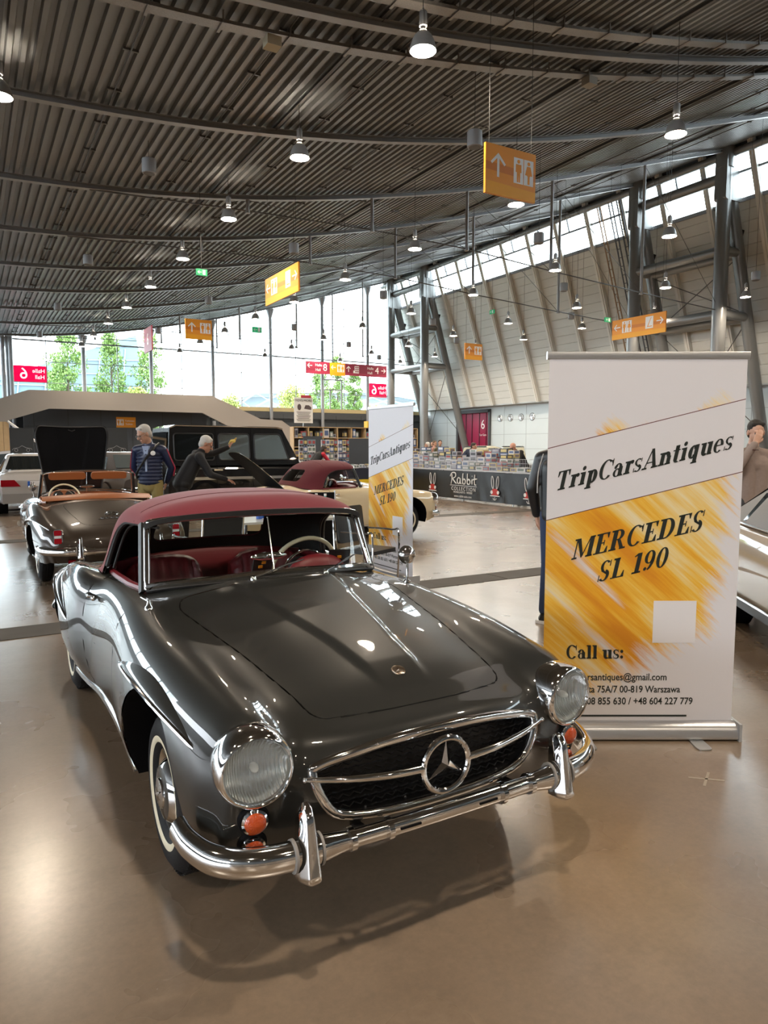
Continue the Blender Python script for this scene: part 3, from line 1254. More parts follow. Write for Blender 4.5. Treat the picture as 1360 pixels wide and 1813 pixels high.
t = thing('hanging_sign', 'long maroon sign pointing to halls eight and four', 'sign', (26.07, 50.2, 7.57))
w, h = 7.15, .92
bo = sign_board(t, w, h, m_mar, None, m_mar2)
bo.matrix_local = FRONT
b = MB()
b.prism([(-1.55, -.52), (-.22, -.52), (-.22, .46), (-1.55, .46)], .03, .033)
b.build('colour_band', m_or3, bo, smooth=0)
for ax, ay, asz, ang in ((-3.25, .15, .42, PI), (3.25, .05, .42, 0), (.08, .05, .46, PI / 2), (-1.25, .1, .42, PI)):
    a = MB()
    arrow(a, ax, ay, asz, ang, .0335, .038)
    a.build('arrow', m_signw, bo, smooth=0)
mw, mo = MB(), MB()
wc(mw, mo, -.6, .05, .58, .0335)
mw.build('pictogram', m_signw, bo, smooth=0)
mo.build('pictogram_figures', m_or3, bo, smooth=0)
mw, mo = MB(), MB()
mw.prism([(.5, -.25), (1.0, -.25), (1.0, .3), (.62, .3), (.62, -.05), (.5, -.05)], .0335, .038)
for i in range(3):
    for jx in range(2):
        mo.prism([(.68 + .17 * jx, -.18 + .16 * i), (.8 + .17 * jx, -.18 + .16 * i), (.8 + .17 * jx, -.07 + .16 * i), (.68 + .17 * jx, -.07 + .16 * i)], .038, .04)
mw.build('pictogram', m_signw, bo, smooth=0)
mo.build('pictogram_figures', m_mar, bo, smooth=0)
for s, x, z, sz in (('Halle', -2.5, .2, .28), ('Hall', -2.55, -.16, .28), ('8', -1.95, .02, .74), ('Halle', 2.05, .18, .28), ('Hall', 2.0, -.18, .28), ('4', 2.65, .02, .74)):
    text(s, sz, m_signw, bo, Matrix.Translation((x, z, .034)), ext=.002)
hang(t, None, w, h, 26.07, 7.57, 'x')

t = thing('hanging_sign', 'maroon panel with a six, hanging edgewise against the glass', 'sign', (8.85, 40.65, 7.38))
bo = sign_board(t, 1.9, 1.3, m_mar, m_mar2, None)
bo.matrix_local = LEFTF
text('6', .9, m_signw, bo, Matrix.Translation((.0, .0, .034)), ext=.002)
hang(t, None, 1.9, 1.3, 8.85, 7.38, 'y')

# film signs stuck outside on the glass, read from behind
m_film = mat('magenta_film', (.75, .0, .16), .5)
ntf = m_film.node_tree
tl = ntf.nodes.new('ShaderNodeBsdfTranslucent')
tl.inputs[0].default_value = (.80, .0, .17, 1)
mxs = ntf.nodes.new('ShaderNodeMixShader')
mxs.inputs[0].default_value = .6
ntf.links.new(ntf.nodes['Principled BSDF'].outputs[0], mxs.inputs[1])
ntf.links.new(tl.outputs[0], mxs.inputs[2])
ntf.links.new(mxs.outputs[0], ntf.nodes['Material Output'].inputs[0])
m_filmw = mat('white_film_glow', (.9, .85, .86), .5, emit=(1, .93, .95), estr=.8)  # letters glow by emission, in place of daylight shining through the film
for x0, x1, z0, z1, lab in ((3.5, 6.1, 6.84, 8.2, 'magenta hall six sign on the glass, seen reversed, at the far left'), (36.75, 39.0, 6.75, 8.2, 'magenta hall six sign on the glass, seen reversed, by the far trestle')):
    cx, cz = (x0 + x1) / 2, (z0 + z1) / 2
    t = thing('film_sign', lab, 'sign', (cx, 66.06, cz))
    b = MB()
    b.box((0, .01, 0), (x1 - x0, .02, z1 - z0))
    b.build('board', m_film, t, smooth=0)
    BK = Matrix.Translation((0, -.004, 0)) @ Matrix.Rotation(R(90), 4, 'X') @ Matrix.Scale(-1, 4, (1, 0, 0))
    ww = x1 - x0
    text('6', (z1 - z0) * .95, m_filmw, t, BK @ Matrix.Translation((ww * .18, 0, 0)), ext=.003)
    text('Halle', (z1 - z0) * .34, m_filmw, t, BK @ Matrix.Translation((-ww * .25, .26, 0)), ext=.003)
    text('Hall', (z1 - z0) * .34, m_filmw, t, BK @ Matrix.Translation((-ww * .28, -.24, 0)), ext=.003)

# small exit signs
m_exit = mat('exit_green', (.01, .16, .06), .4, emit=(.02, .5, .18), estr=.25)
for x, y, z, s, lab in ((7.6, 26.0, 7.82, .40, 'small green exit sign under the roof near the middle lamps'), (15.8, 42.5, 8.73, .62, 'green exit sign hanging high against the glass end wall'), (33.4, 41.5, 11.3, .5, 'tiny green exit sign before the board wall above the small toilet sign'), (29.9, 27.4, 8.31, .42, 'tiny green exit sign at the left end of the trestle sign')):
    t = thing('exit_sign', lab, 'sign', (x, y, z))
    b = MB(LEFTF if x > 30 else FRONT)
    b.prism([(-s / 2, -s * .28), (s / 2, -s * .28), (s / 2, s * .28), (-s / 2, s * .28)], -.04, .04)
    b.build('box', m_exit, t, smooth=0)
    b = MB(LEFTF if x > 30 else FRONT)
    arrow(b, -s * .2, 0, s * .35, PI, .041, .044)
    b.prism([(s * .08, -s * .2), (s * .32, -s * .2), (s * .32, s * .2), (s * .08, s * .2)], .041, .044)
    b.build('pictogram', m_signw, t, smooth=0)
    b = MB()
    b.tube([(0, 0, s * .28), (0, 0, zdeck(x) - z + .12)], .008, 5)
    b.build('hanging_rod', M_black, t)
# toilet sign on the slate wall behind the raised bonnet
t = thing('wall_sign', 'small orange toilet sign on the slate wall right of the raised bonnet', 'sign', (11.2, 60.36, 3.5))
b = MB(FRONT)
b.prism([(-.75, -.42), (.75, -.42), (.75, .42), (-.75, .42)], 0, .03)
b.build('board', m_or1, t, smooth=0)
mw, mo = MB(FRONT), MB(FRONT)
wc(mw, mo, -.45, .0, .5, .03)
mw.build('pictogram', m_signw, t, smooth=0)
mo.build('pictogram_figures', m_or1, t, smooth=0)
text('Toiletten', .2, m_signw, t, FRONT @ Matrix.Translation((.28, .12, .032)))
text('Toilets', .2, m_signw, t, FRONT @ Matrix.Translation((.22, -.14, .032)))

# number on the maroon gate
text('6', 1.3, m_signw, do, Matrix.Translation((XT + .12, 56.4, 3.7)) @ LEFTF, ext=.004)
text('Tor Gate', .3, m_signw, do, Matrix.Translation((XT + .12, 56.4, 2.7)) @ LEFTF, ext=.004)
# ------------------------------------------------------------------ the two-seat roadster (x right, y forward from the front axle, z up)
def paint_mat(name, col):
    m = mat(name, col, 0.35, 0.0, coat=1.0, coat_rough=0.015, spec=0.12)
    return m


def leather_mat(name, col):
    return mat(name, col, 0.42, bump=0.12, bscale=240)


def near(S, N, ia, ib, ic, a, b, mask):
    """third coordinate of the sheet at (a, b) on axes ia, ib, with the normal there"""
    P, Q = S[mask], N[mask]
    k = int(np.argmin((P[:, ia] - a) ** 2 + (P[:, ib] - b) ** 2))
    p, n = P[k], Q[k]
    nc = n[ic] if abs(n[ic]) > 0.15 else math.copysign(0.15, n[ic])
    return float(p[ic] - (n[ia] * (a - p[ia]) + n[ib] * (b - p[ib])) / nc), Vector(n)


def seat_mesh(mb, mp, w, cx, sd=1):
    """pleated bucket seat: cushion and backrest as rows"""
    rows = []
    prof = [(-1.16, .30), (-1.10, .40), (-1.14, .46), (-1.3, .455), (-1.45, .44), (-1.58, .43), (-1.63, .50), (-1.67, .62), (-1.72, .78), (-1.755, .90), (-1.785, .925), (-1.82, .90), (-1.80, .6), (-1.74, .30)]
    n = 29
    path = smooth_path([(0, y, z) for y, z in prof], 4)
    for p in path:
        row = []
        for i in range(n):
            t = i / (n - 1) * 2 - 1
            e = (1 - abs(t) ** 6)
            pl = 0.010 * abs(math.sin(PI * i / 4)) if abs(t) < .72 else (0.022 if .74 < abs(t) < .93 else 0)
            up = p.z > .6
            x = cx + t * w * (1 - 0.12 * max(0, (p.z - .6)))
            top = 0.035 * t * t if p.z > .86 else 0
            row.append((x, p.y + (pl if up else 0) - 0.03 * (1 - e), p.z + (pl if not up else 0) * e - 0.05 * (1 - e) - top))
        rows.append(row)
    mb.grid(rows)
    for s in (0, -1):
        side = [r[s] for r in rows]
        mb.add(side, [tuple(range(len(side)))])


def wheel_parts(paint, root, x, y, side):
    """one wheel: steel rim with tyre, white band and chrome cap as its parts"""
    M = Matrix.Translation((x, y, .319 * .93)) @ Matrix.Rotation(R(90) * side, 4, 'Y') @ Matrix.Scale(.93, 4)
    w = MB(M)
    w.lathe([(.02, .055), (.11, .058), (.135, .03), (.150, .02), (.158, .05), (.170, .062), (.172, .05), (.165, -.09), (.02, -.09)], 40)
    rim = w.build('wheel', M_chrome, root)
    t = MB(M)
    t.lathe([(.168, .052), (.178, .068), (.20, .082), (.235, .088), (.268, .084), (.292, .070), (.305, .055), (.313, .045), (.314, .032), (.318, .028), (.318, .012), (.314, .008), (.314, .004), (.319, .0), (.319, -.02), (.315, -.026), (.319, -.03), (.316, -.05), (.30, -.07), (.24, -.088), (.168, -.07)], 56)
    for i in range(72):
        a = 2 * PI * i / 72
        t.box((.3155 * math.cos(a), .3155 * math.sin(a), .048), (.006, .011, .018), rz=a)
        t.box((.3155 * math.cos(a), .3155 * math.sin(a), -.044), (.006, .011, .018), rz=a)
    t.build('tyre', M_rubber, rim)
    b = MB(M)
    b.lathe([(.196, .0815), (.200, .0845), (.218, .0885), (.222, .0872)], 56)
    b.build('white_band', mat('whitewall', (.72, .66, .50), .5), rim)
    c = MB(M)
    c.lathe([(.132, .035), (.135, .052), (.125, .066), (.112, .080), (.104, .087)], 40)
    c.build('hub_cap', M_chrome, rim)
    d = MB(M)
    d.lathe([(.104, .087), (.085, .092), (.066, .094), (.060, .094)], 36)
    d.build('hub_disc', paint, rim)
    e = MB(M)
    e.lathe([(.060, .094), (.058, .100), (.03, .106), (.0, .108)], 28)
    for k in range(3):
        a = 2 * PI * k / 3
        e.add([(.044 * math.cos(a), .044 * math.sin(a), .107), (.010 * math.cos(a + 1.05), .010 * math.sin(a + 1.05), .112), (0, 0, .115), (.010 * math.cos(a - 1.05), .010 * math.sin(a - 1.05), .112)], [(0, 1, 2), (0, 2, 3)])
    e.build('hub_emblem', M_chrome, rim)


def star_prisms(mb, r, w, d, M):
    """three-pointed star with ridged arms in frame M (z out)"""
    for k in range(3):
        a = PI / 2 + 2 * PI * k / 3
        tip = (r * math.cos(a), r * math.sin(a), 0)
        l = (w * math.cos(a + PI / 3), w * math.sin(a + PI / 3), 0)
        q = (w * math.cos(a - PI / 3), w * math.sin(a - PI / 3), 0)
        c = (0, 0, d)
        vs = [M @ Vector(p) for p in (tip, l, c, q, (0, 0, -d))]
        mb.add(vs, [(0, 1, 2), (0, 2, 3), (1, 0, 4), (0, 3, 4)])


def sl_targets():
    T = []

    def st(y, *xz):
        T.append([(x, y, z) for x, z in xz])

    def s3(*p):
        T.append(list(p))
    # front: bottom of the valance, up the face, over the nose
    s3((0, .58, .30), (.14, .58, .30), (.28, .575, .30), (.38, .565, .30), (.45, .555, .30), (.51, .55, .305), (.55, .545, .305), (.59, .54, .305), (.62, .53, .305), (.645, .52, .30), (.66, .51, .29))
    s3((0, .645, .41), (.14, .643, .41), (.28, .632, .412), (.39, .612, .415), (.475, .597, .42), (.545, .592, .425), (.595, .587, .425), (.635, .578, .415), (.665, .566, .40), (.685, .552, .375), (.69, .53, .31))
    s3((0, .672, .54), (.14, .670, .54), (.28, .658, .54), (.40, .632, .54), (.49, .607, .545), (.57, .60, .56), (.63, .592, .55), (.675, .58, .52), (.70, .564, .475), (.715, .545, .41), (.715, .515, .305))
    s3((0, .638, .662), (.14, .636, .662), (.28, .623, .656), (.40, .598, .648), (.49, .575, .648), (.58, .578, .69), (.653, .566, .672), (.702, .55, .61), (.724, .53, .52), (.728, .51, .415), (.715, .485, .30))
    s3((0, .55, .705), (.14, .548, .704), (.28, .538, .698), (.40, .522, .692), (.495, .508, .70), (.59, .515, .755), (.675, .505, .735), (.728, .49, .65), (.752, .475, .54), (.748, .46, .41), (.728, .445, .285))
    st(.40, (0, .762), (.14, .760), (.28, .750), (.405, .737), (.505, .747), (.605, .785), (.690, .757), (.746, .667), (.772, .545), (.760, .40), (.728, .27))
    st(.22, (0, .802), (.14, .800), (.28, .790), (.415, .772), (.515, .780), (.615, .808), (.705, .782), (.766, .695), (.793, .56), (.782, .40), (.745, .25))
    st(0, (0, .843), (.14, .841), (.285, .831), (.425, .811), (.525, .813), (.625, .832), (.718, .808), (.784, .72), (.815, .58), (.806, .40), (.760, .24))
    st(-.35, (0, .893), (.15, .891), (.305, .880), (.445, .856), (.545, .848), (.645, .857), (.738, .828), (.798, .74), (.828, .595), (.818, .40), (.762, .235))
    st(-.70, (0, .940), (.16, .938), (.325, .926), (.465, .901), (.565, .884), (.656, .875), (.736, .841), (.785, .752), (.806, .60), (.797, .40), (.745, .235))
    st(-1.05, (0, .958), (.17, .955), (.335, .942), (.475, .914), (.570, .893), (.656, .875), (.726, .840), (.766, .752), (.786, .60), (.778, .40), (.733, .235))
    st(-1.38, (0, .962), (.17, .959), (.335, .946), (.475, .918), (.570, .896), (.656, .874), (.722, .839), (.762, .755), (.784, .605), (.777, .40), (.733, .235))
    st(-1.58, (0, .961), (.17, .958), (.335, .945), (.475, .917), (.570, .894), (.658, .870), (.736, .852), (.790, .778), (.812, .612), (.800, .40), (.742, .235))
    st(-1.76, (0, .957), (.17, .954), (.335, .941), (.475, .913), (.570, .891), (.662, .868), (.757, .878), (.828, .805), (.856, .625), (.842, .405), (.765, .235))
    st(-2.05, (0, .930), (.17, .927), (.335, .913), (.470, .888), (.565, .868), (.658, .857), (.762, .874), (.842, .775), (.870, .61), (.860, .42), (.79, .24))
    st(-2.40, (0, .877), (.17, .874), (.33, .860), (.46, .838), (.552, .824), (.645, .826), (.752, .838), (.836, .735), (.866, .58), (.858, .42), (.80, .25))
    st(-2.75, (0, .803), (.165, .800), (.32, .787), (.445, .768), (.537, .757), (.632, .766), (.735, .772), (.806, .672), (.835, .55), (.828, .42), (.785, .27))
    st(-3.03, (0, .722), (.16, .719), (.31, .708), (.43, .692), (.520, .686), (.612, .703), (.705, .702), (.765, .618), (.79, .52), (.782, .41), (.745, .285))
    s3((0, -3.23, .640), (.155, -3.228, .638), (.30, -3.22, .630), (.415, -3.205, .618), (.51, -3.19, .617), (.605, -3.19, .645), (.68, -3.17, .622), (.725, -3.145, .555), (.745, -3.12, .48), (.738, -3.10, .395), (.705, -3.08, .30))
    s3((0, -3.315, .53), (.15, -3.312, .528), (.29, -3.30, .522), (.40, -3.285, .515), (.495, -3.275, .518), (.585, -3.275, .535), (.65, -3.255, .515), (.69, -3.23, .475), (.705, -3.205, .42), (.70, -3.18, .365), (.675, -3.15, .30))
    s3((0, -3.31, .40), (.15, -3.307, .40), (.285, -3.295, .40), (.395, -3.28, .40), (.485, -3.27, .40), (.565, -3.265, .405), (.62, -3.25, .40), (.655, -3.23, .385), (.67, -3.21, .365), (.665, -3.19, .335), (.65, -3.165, .30))
    s3((0, -3.24, .30), (.15, -3.238, .30), (.28, -3.23, .30), (.385, -3.22, .30), (.47, -3.21, .30), (.545, -3.205, .30), (.59, -3.195, .30), (.62, -3.18, .30), (.635, -3.165, .30), (.635, -3.155, .295), (.625, -3.14, .285))
    return T


WS_BASE = [(-.605, -.905, .905), (-.50, -.835, .925), (-.30, -.765, .940), (0, -.735, .952), (.30, -.765, .940), (.50, -.835, .925), (.605, -.905, .905)]
WS_TOP = [(-.572, -1.03, 1.205), (-.48, -.985, 1.222), (-.28, -.945, 1.235), (0, -.93, 1.240), (.28, -.945, 1.235), (.48, -.985, 1.222), (.572, -1.03, 1.205)]


def bonnet_step(S):
    """raised middle of the bonnet that narrows towards the badge"""
    x, y = S[..., 0], S[..., 1]
    xc = np.interp(y, [-.70, -.36, .12, .44], [.265, .208, .128, .095])
    amp = .013 * np.clip((y + .78) / .14, 0, 1) * np.clip((.47 - y) / .16, 0, 1)
    t = np.clip((np.abs(x) - xc + .020) / .040, 0, 1)
    S[..., 2] += np.where((S[..., 2] > .7) & (np.abs(x) < .4), amp * (1 - t * t * (3 - 2 * t)), 0)


def build_roadster(label, paint, leather, fabric, loc, rz, soft=True):
    root = thing('roadster', label, 'car', loc, rz)
    S, N = spline_sheet(sl_targets(), 12, 12, relief=bonnet_step)
    sh = Sheet(S, N)
    side_mask = (N[..., 0] > .35) & (S[..., 2] < .88)
    top_mask = (N[..., 2] > .2)
    front_mask = (N[..., 1] > .25) & (S[..., 1] > .3)
    rear_mask = (N[..., 1] < -.2) & (S[..., 1] < -2.9)

    def side(y, z):
        return near(S, N, 1, 2, 0, y, z, side_mask)

    def top(x, y):
        return near(S, N, 0, 1, 2, abs(x), y, top_mask)

    def face(x, z):
        return near(S, N, 0, 2, 1, abs(x), z, front_mask)

    def tail(x, z):
        return near(S, N, 0, 2, 1, abs(x), z, rear_mask)
    F = sh.F
    # openings
    for ya, rad in ((-.040, .382), (-2.43, .345)):
        _, F, _ = sh.cut(F, lambda x, y, z, a, b, c: (math.hypot(y - ya, max(z - .325, 0) if z > .325 else (z - .325) * .35) - rad) if x > .56 and abs(y - ya) < .6 and z < .80 else 1.0)
    gp = [(0, .652), (.2, .646), (.36, .622), (.435, .600), (.446, .585), (.432, .53), (.395, .466), (.34, .433), (.2, .417), (0, .412)]
    gfull = gp + [(-x, z) for x, z in gp[-2:0:-1]]
    gfull = [(p.x, p.y) for p in smooth_path([(x, z, 0) for x, z in gfull], 5, True)]
    gf = poly_field(gfull)
    _, F, _ = sh.cut(F, lambda x, y, z, a, b, c: gf(x, z) if y > .5 and x < .52 and .36 < z < .70 else 1.0)
    _, F, _ = sh.cut(F, lambda x, y, z, a, b, c: math.hypot(x - .624, z - .634) - .100 if y > .42 and x > .45 and z > .48 else 1.0)
    cp = [(-.62, -1.0), (-.56, -.93), (-.44, -.86), (-.25, -.805), (0, -.785), (.25, -.805), (.44, -.86), (.56, -.93), (.615, -1.0), (.64, -1.2), (.648, -1.5), (.645, -1.72), (.60, -1.87), (.48, -1.955), (.28, -2.01), (0, -2.03), (-.28, -2.01), (-.6, -1.87), (-.645, -1.7)]
    cf = poly_field(cp)
    _, F, rim_ring = sh.cut(F, lambda x, y, z, a, b, c: cf(x, y) if z > .8 and c > .1 and -2.2 < y < -.6 else 1.0)
    # panels
    hp = round_poly([(-.385, .50), (-.16, .545), (.16, .545), (.385, .50), (.545, -.56), (.50, -.69), (0, -.665), (-.50, -.69), (-.545, -.56)], [.06, .1, .1, .06, .12, .05, .2, .05, .12], 6)
    hf = poly_field(hp)
    tp = round_poly([(-.47, -2.20), (.47, -2.20), (.44, -2.6), (.34, -3.10), (-.34, -3.10), (-.44, -2.6)], [.1, .1, .3, .16, .16, .3], 6)
    tf = poly_field(tp)

    def panel(F, field, gap=.0030, dz=.0025):
        inn, out, ring = sh.cut(F, field)
        si, so = {}, {}
        for i in ring:
            p, n = sh.V[i], sh.N[i]
            e = 1e-3
            g = Vector((field(p[0] + e, p[1], p[2], *n) - field(p[0] - e, p[1], p[2], *n), field(p[0], p[1] + e, p[2], *n) - field(p[0], p[1] - e, p[2], *n), field(p[0], p[1], p[2] + e, *n) - field(p[0], p[1], p[2] - e, *n)))
            g = g - Vector(n) * g.dot(Vector(n))
            if g.length > 1e-6:
                g.normalize()
            si[i] = -g * gap - Vector(n) * dz
            so[i] = g * gap - Vector(n) * dz
        return inn, out, si, so, ring
    hood, F, hi, ho, hring = panel(F, lambda x, y, z, a, b, c: hf(x, y) if c > .2 and -.8 < y < .65 and x < .6 else 1.0)
    trunk, F, ti, to, tring = panel(F, lambda x, y, z, a, b, c: tf(x, y) if c > .1 and -3.3 < y < -2.1 and x < .6 else 1.0)
    dp = round_poly([(-.715, .225), (-.70, .55), (-.78, .95), (-1.54, .95), (-1.59, .6), (-1.54, .225)], [.03, .1, .01, .01, .1, .03], 5)
    df = poly_field(dp)
    door, F, di, do_, dring = panel(F, lambda x, y, z, a, b, c: df(y, z) if x > .62 and -1.8 < y < -.6 else 1.0)
    allout = {**ho, **to, **do_}

    def mk(name, me, parent):
        o = bpy.data.objects.new(name, me)
        COL.objects.link(o)
        o.parent = parent
        return o
    body = mk('body', sh.mesh('body', F, paint, shift=allout), root)
    hood_o = mk('hood', sh.mesh('hood', hood, paint, shift=hi), root)
    mk('hood_lining', sh.mesh('hood_lining', [f for f in hood], M_matblack, offset=-.012, flip=True), hood_o)
    hr_ = MB()
    pts = []
    for x, y in hp:
        z, n = top(x * .97, y * 1.0 - .012 * (1 if y > 0 else -1))
        pts.append((x * .97, y - .012 * (1 if y > 0 else -1), z - .016))
    hr_.tube(pts, .011, 6, closed=True)
    hr_.tube([(-.05, -.62, .915), (0, -.60, .905), (.05, -.62, .915)], .008, 6)
    hr_.build('hood_rim', M_black, hood_o)
    trunk_o = mk('trunk_lid', sh.mesh('trunk_lid', trunk, paint, shift=ti), root)
    mk('lid_lining', sh.mesh('lid_lining', trunk, M_matblack, offset=-.012, flip=True), trunk_o)
    for s in (1, -1):
        d_o = mk('door', sh.mesh('door', door, paint, mirror=False, shift=di, side=s, flip=(s > 0) != (s > 0)), root)
        x, n = side(-1.45, .79)
        h = MB()
        h.tube(smooth_path([(s * (x + .004), -1.43, .79), (s * (x + .028), -1.46, .792), (s * (x + .03), -1.52, .79), (s * (x + .004), -1.57, .788)], 5), [.008] * 5 + [.012] * 6 + [.009] * 5, 8)
        h.ball((s * (x + .016), -1.405, .788), (.014, .014, .014), 10, 6)
        h.build('door_handle', M_chrome, d_o)
    # dark seals in the shut lines
    for poly, ff in ((hp, top), (tp, top)):
        g = MB()
        pts = []
        for x, y in poly:
            z, n = ff(x, y)
            pts.append((x, y, z - .011))
        g.tube(pts, .008, 6, closed=True)
        g.build('lid_seal', M_matblack, root)
    # inner arches, underside
    u = MB()
    for ya, rad in ((-.040, .382), (-2.43, .345)):
        for s in (1, -1):
            rows = []
            for i in range(17):
                a = PI * (i - 1) / 14
                y, z = ya + rad * math.cos(a), .325 + rad * math.sin(a)
                xo, _ = side(y, max(.25, z))
                rows.append([(s * (xo - .005), y, z), (s * .48, y, z)])
            u.grid(rows)
            u.add([(s * .48, ya + .4 * math.cos(2 * PI * i / 20), max(.22, .325 + .4 * math.sin(2 * PI * i / 20))) for i in range(20)], [tuple(range(20))])
    u.box((0, -1.2, .245), (1.40, 1.6, .03))
    u.box((0, .2, .30), (.96, .6, .02))
    u.box((0, -2.75, .30), (.96, .9, .02))
    u.box((0, .12, .42), (.9, .04, .28))
    u.build('underbody', M_matblack, root)
    # chrome strip along the sill
    for s in (1, -1):
        t = MB()
        pts = []
        for i in range(25):
            y = -.46 - 1.58 * i / 24
            x, _ = side(y, .245)
            pts.append((s * (x + .004), y, .242))
        t.sweep(pts, [(-.006, -.012), (.008, -.010), (.008, .010), (-.006, .012)])
        t.build('sill_strip', M_chrome, root)
    # brow over each wheel arch
    for ya, y0, y1, z0, z1, hmax in ((0, -.49, .40, .70, .655, .715), (-2.4, -.70, .56, .665, .60, .735)):
        for s in (1, -1):
            rows, lip = [], []
            n = 40
            for i in range(n + 1):
                t = i / n
                y = ya + y0 + (y1 - y0) * t
                zb = z0 + (z1 - z0) * t + (hmax - (z0 + z1) / 2) * (math.sin(PI * t) ** .8)
                bulge = .030 * math.sin(PI * t) ** .75
                hgt = .046 * math.sin(PI * t) ** .9
                row = []
                for j in range(9):
                    q = j / 8
                    z = zb + hgt * q - .006 * (q == 0)
                    x, nn = side(y, min(z, .83))
                    row.append((s * (x - .004 + bulge * math.cos(q * PI / 2) ** .8), y, z))
                x0, _ = side(y, zb)
                rows.append([(s * (x0 - .01), y, zb - .004)] + row)
                lip.append((s * (x0 + bulge), y, zb - .004))
            b = MB()
            b.grid(rows, flip=s > 0)
            bo = b.build('wheel_brow', paint, root, smooth=60)
            c = MB()
            c.tube(lip, [.0075 if 0 < i < n else .003 for i in range(n + 1)], 7)
            c.build('brow_strip', M_chrome, bo)
    # grille
    gm = MB()
    ring = []
    for x, z in gfull[::2]:
        y, n = face(x, z)
        ring.append((x, y + .002, z))
    gm.sweep(ring, [(-.015, -.008), (.015, -.008), (.015, .005), (.008, .011), (-.008, .011), (-.015, .005)], closed=True, up=(0, 1, 0))
    gm.build('grille_frame', M_chrome, root, smooth=50)
    m2 = MB()
    rows = []
    for x, z in gfull[::2]:
        y, n = face(x, z)
        rows.append([(x, y, z), (x * .99, y - .10, .53 + (z - .53) * .98)])
    rows.append(rows[0])
    m2.grid(rows)
    m2.add([r[1] for r in rows[:-1]], [tuple(range(len(rows) - 1))])
    m2.build('grille_recess', M_black, root)
    m3 = MB()
    for r0 in range(13):
        z = .425 + r0 * .0175
        pts = []
        for i in range(45):
            x = -.43 + .86 * i / 44
            if gf(x, z) < -.004:
                pts.append((x, .60 - .06 * x * x + (.004 if (i + r0) % 2 else -.004), z + (.004 if i % 2 else -.004)))
        if len(pts) > 1:
            m3.tube(pts, .0032, 4, caps=False)
    for xx, zz in ((.27, .438), (.12, .432), (-.1, .432), (-.26, .438)):
        m3.ball((xx, .625, zz), .006, 8, 6)
    m3.build('grille_mesh', mat('grille_wire', (.02, .02, .022), .35, .6), root)
    st_ = MB()
    A = aim((0, .712, .545), (0, 1, -.05), (1, 0, 0))
    A = aim((0, .685, .541), (0, 1, 0), (-1, 0, 0))
    st_.tube([A @ Vector((.089 * math.cos(2 * PI * i / 48), .089 * math.sin(2 * PI * i / 48), 0)) for i in range(48)], .011, 10, closed=True)
    star_prisms(st_, .082, .019, .014, A)
    st_.build('grille_star', M_chrome, root, smooth=25)
    br = MB()
    for s in (1, -1):
        br.sweep(smooth_path([(s * .09, .685, .546), (s * .22, .684, .555), (s * .36, .660, .566), (s * .475, .622, .576)], 6), [(.012 * math.cos(a), .014 * math.sin(a)) for a in [2 * PI * i / 12 for i in range(12)]], scales=[(1 - .55 * (i / 18) ** 2, 1 - .5 * (i / 18) ** 2) for i in range(19)])
        br.ball((s * .477, .621, .576), (.008, .012, .009), 8, 6)
    br.build('grille_bar', M_chrome, root, smooth=60)
    # nose badge
    z, n = top(0, .385)
    bd = MB(aim((0, .385, z + .001), n, (-1, 0, 0)))
    bd.lathe([(0, .002), (.022, .002), (.025, .003), (.027, 0)], 28)
    star_prisms(bd, .019, .005, .004, Matrix.Translation((0, 0, .002)))
    bd.build('nose_badge', mat('badge_metal', (.75, .62, .5), .2, 1.0), root, smooth=30)
    # headlights
    mlens = glass_mat('fluted_lens', (.97, .99, .99), 1.4)
    nt = mlens.node_tree
    if 'Wave Texture' not in nt.nodes:
        tc = nt.nodes.new('ShaderNodeTexCoord')
        wv = nt.nodes.new('ShaderNodeTexWave')
        wv.inputs['Scale'].default_value = 62
        bp = nt.nodes.new('ShaderNodeBump')
        bp.inputs['Strength'].default_value = 1.0
        bp.inputs['Distance'].default_value = .01
        nt.links.new(tc.outputs['Object'], wv.inputs['Vector'])
        nt.links.new(wv.outputs['Fac'], bp.inputs['Height'])
        d2 = nt.nodes.new('ShaderNodeBsdfDiffuse')
        d2.inputs[0].default_value = (.85, .9, .9, 1)
        mm = nt.nodes.new('ShaderNodeMixShader')
        mm.inputs[0].default_value = .12
        out = [nd for nd in nt.nodes if nd.type == 'OUTPUT_MATERIAL'][0]
        old = out.inputs[0].links[0].from_socket
        nt.links.new(old, mm.inputs[1])
        nt.links.new(d2.outputs[0], mm.inputs[2])
        nt.links.new(mm.outputs[0], out.inputs[0])
        nt.links.new(bp.outputs['Normal'], d2.inputs['Normal'])
        for nd in nt.nodes:
            if nd.type == 'BSDF_GLOSSY':
                nt.links.new(bp.outputs['Normal'], nd.inputs['Normal'])
    mbowl = mat('lamp_bowl', (.93, .97, .97), .22, .55)
    ntb = mbowl.node_tree
    if 'Wave Texture' not in ntb.nodes:
        tc = ntb.nodes.new('ShaderNodeTexCoord')
        wv = ntb.nodes.new('ShaderNodeTexWave')
        wv.inputs['Scale'].default_value = 34
        wv.inputs['Distortion'].default_value = 1.5
        bp = ntb.nodes.new('ShaderNodeBump')
        bp.inputs['Strength'].default_value = .8
        bp.inputs['Distance'].default_value = .02
        ntb.links.new(tc.outputs['Object'], wv.inputs['Vector'])
        ntb.links.new(wv.outputs['Fac'], bp.inputs['Height'])
        ntb.links.new(bp.outputs['Normal'], ntb.nodes['Principled BSDF'].inputs['Normal'])
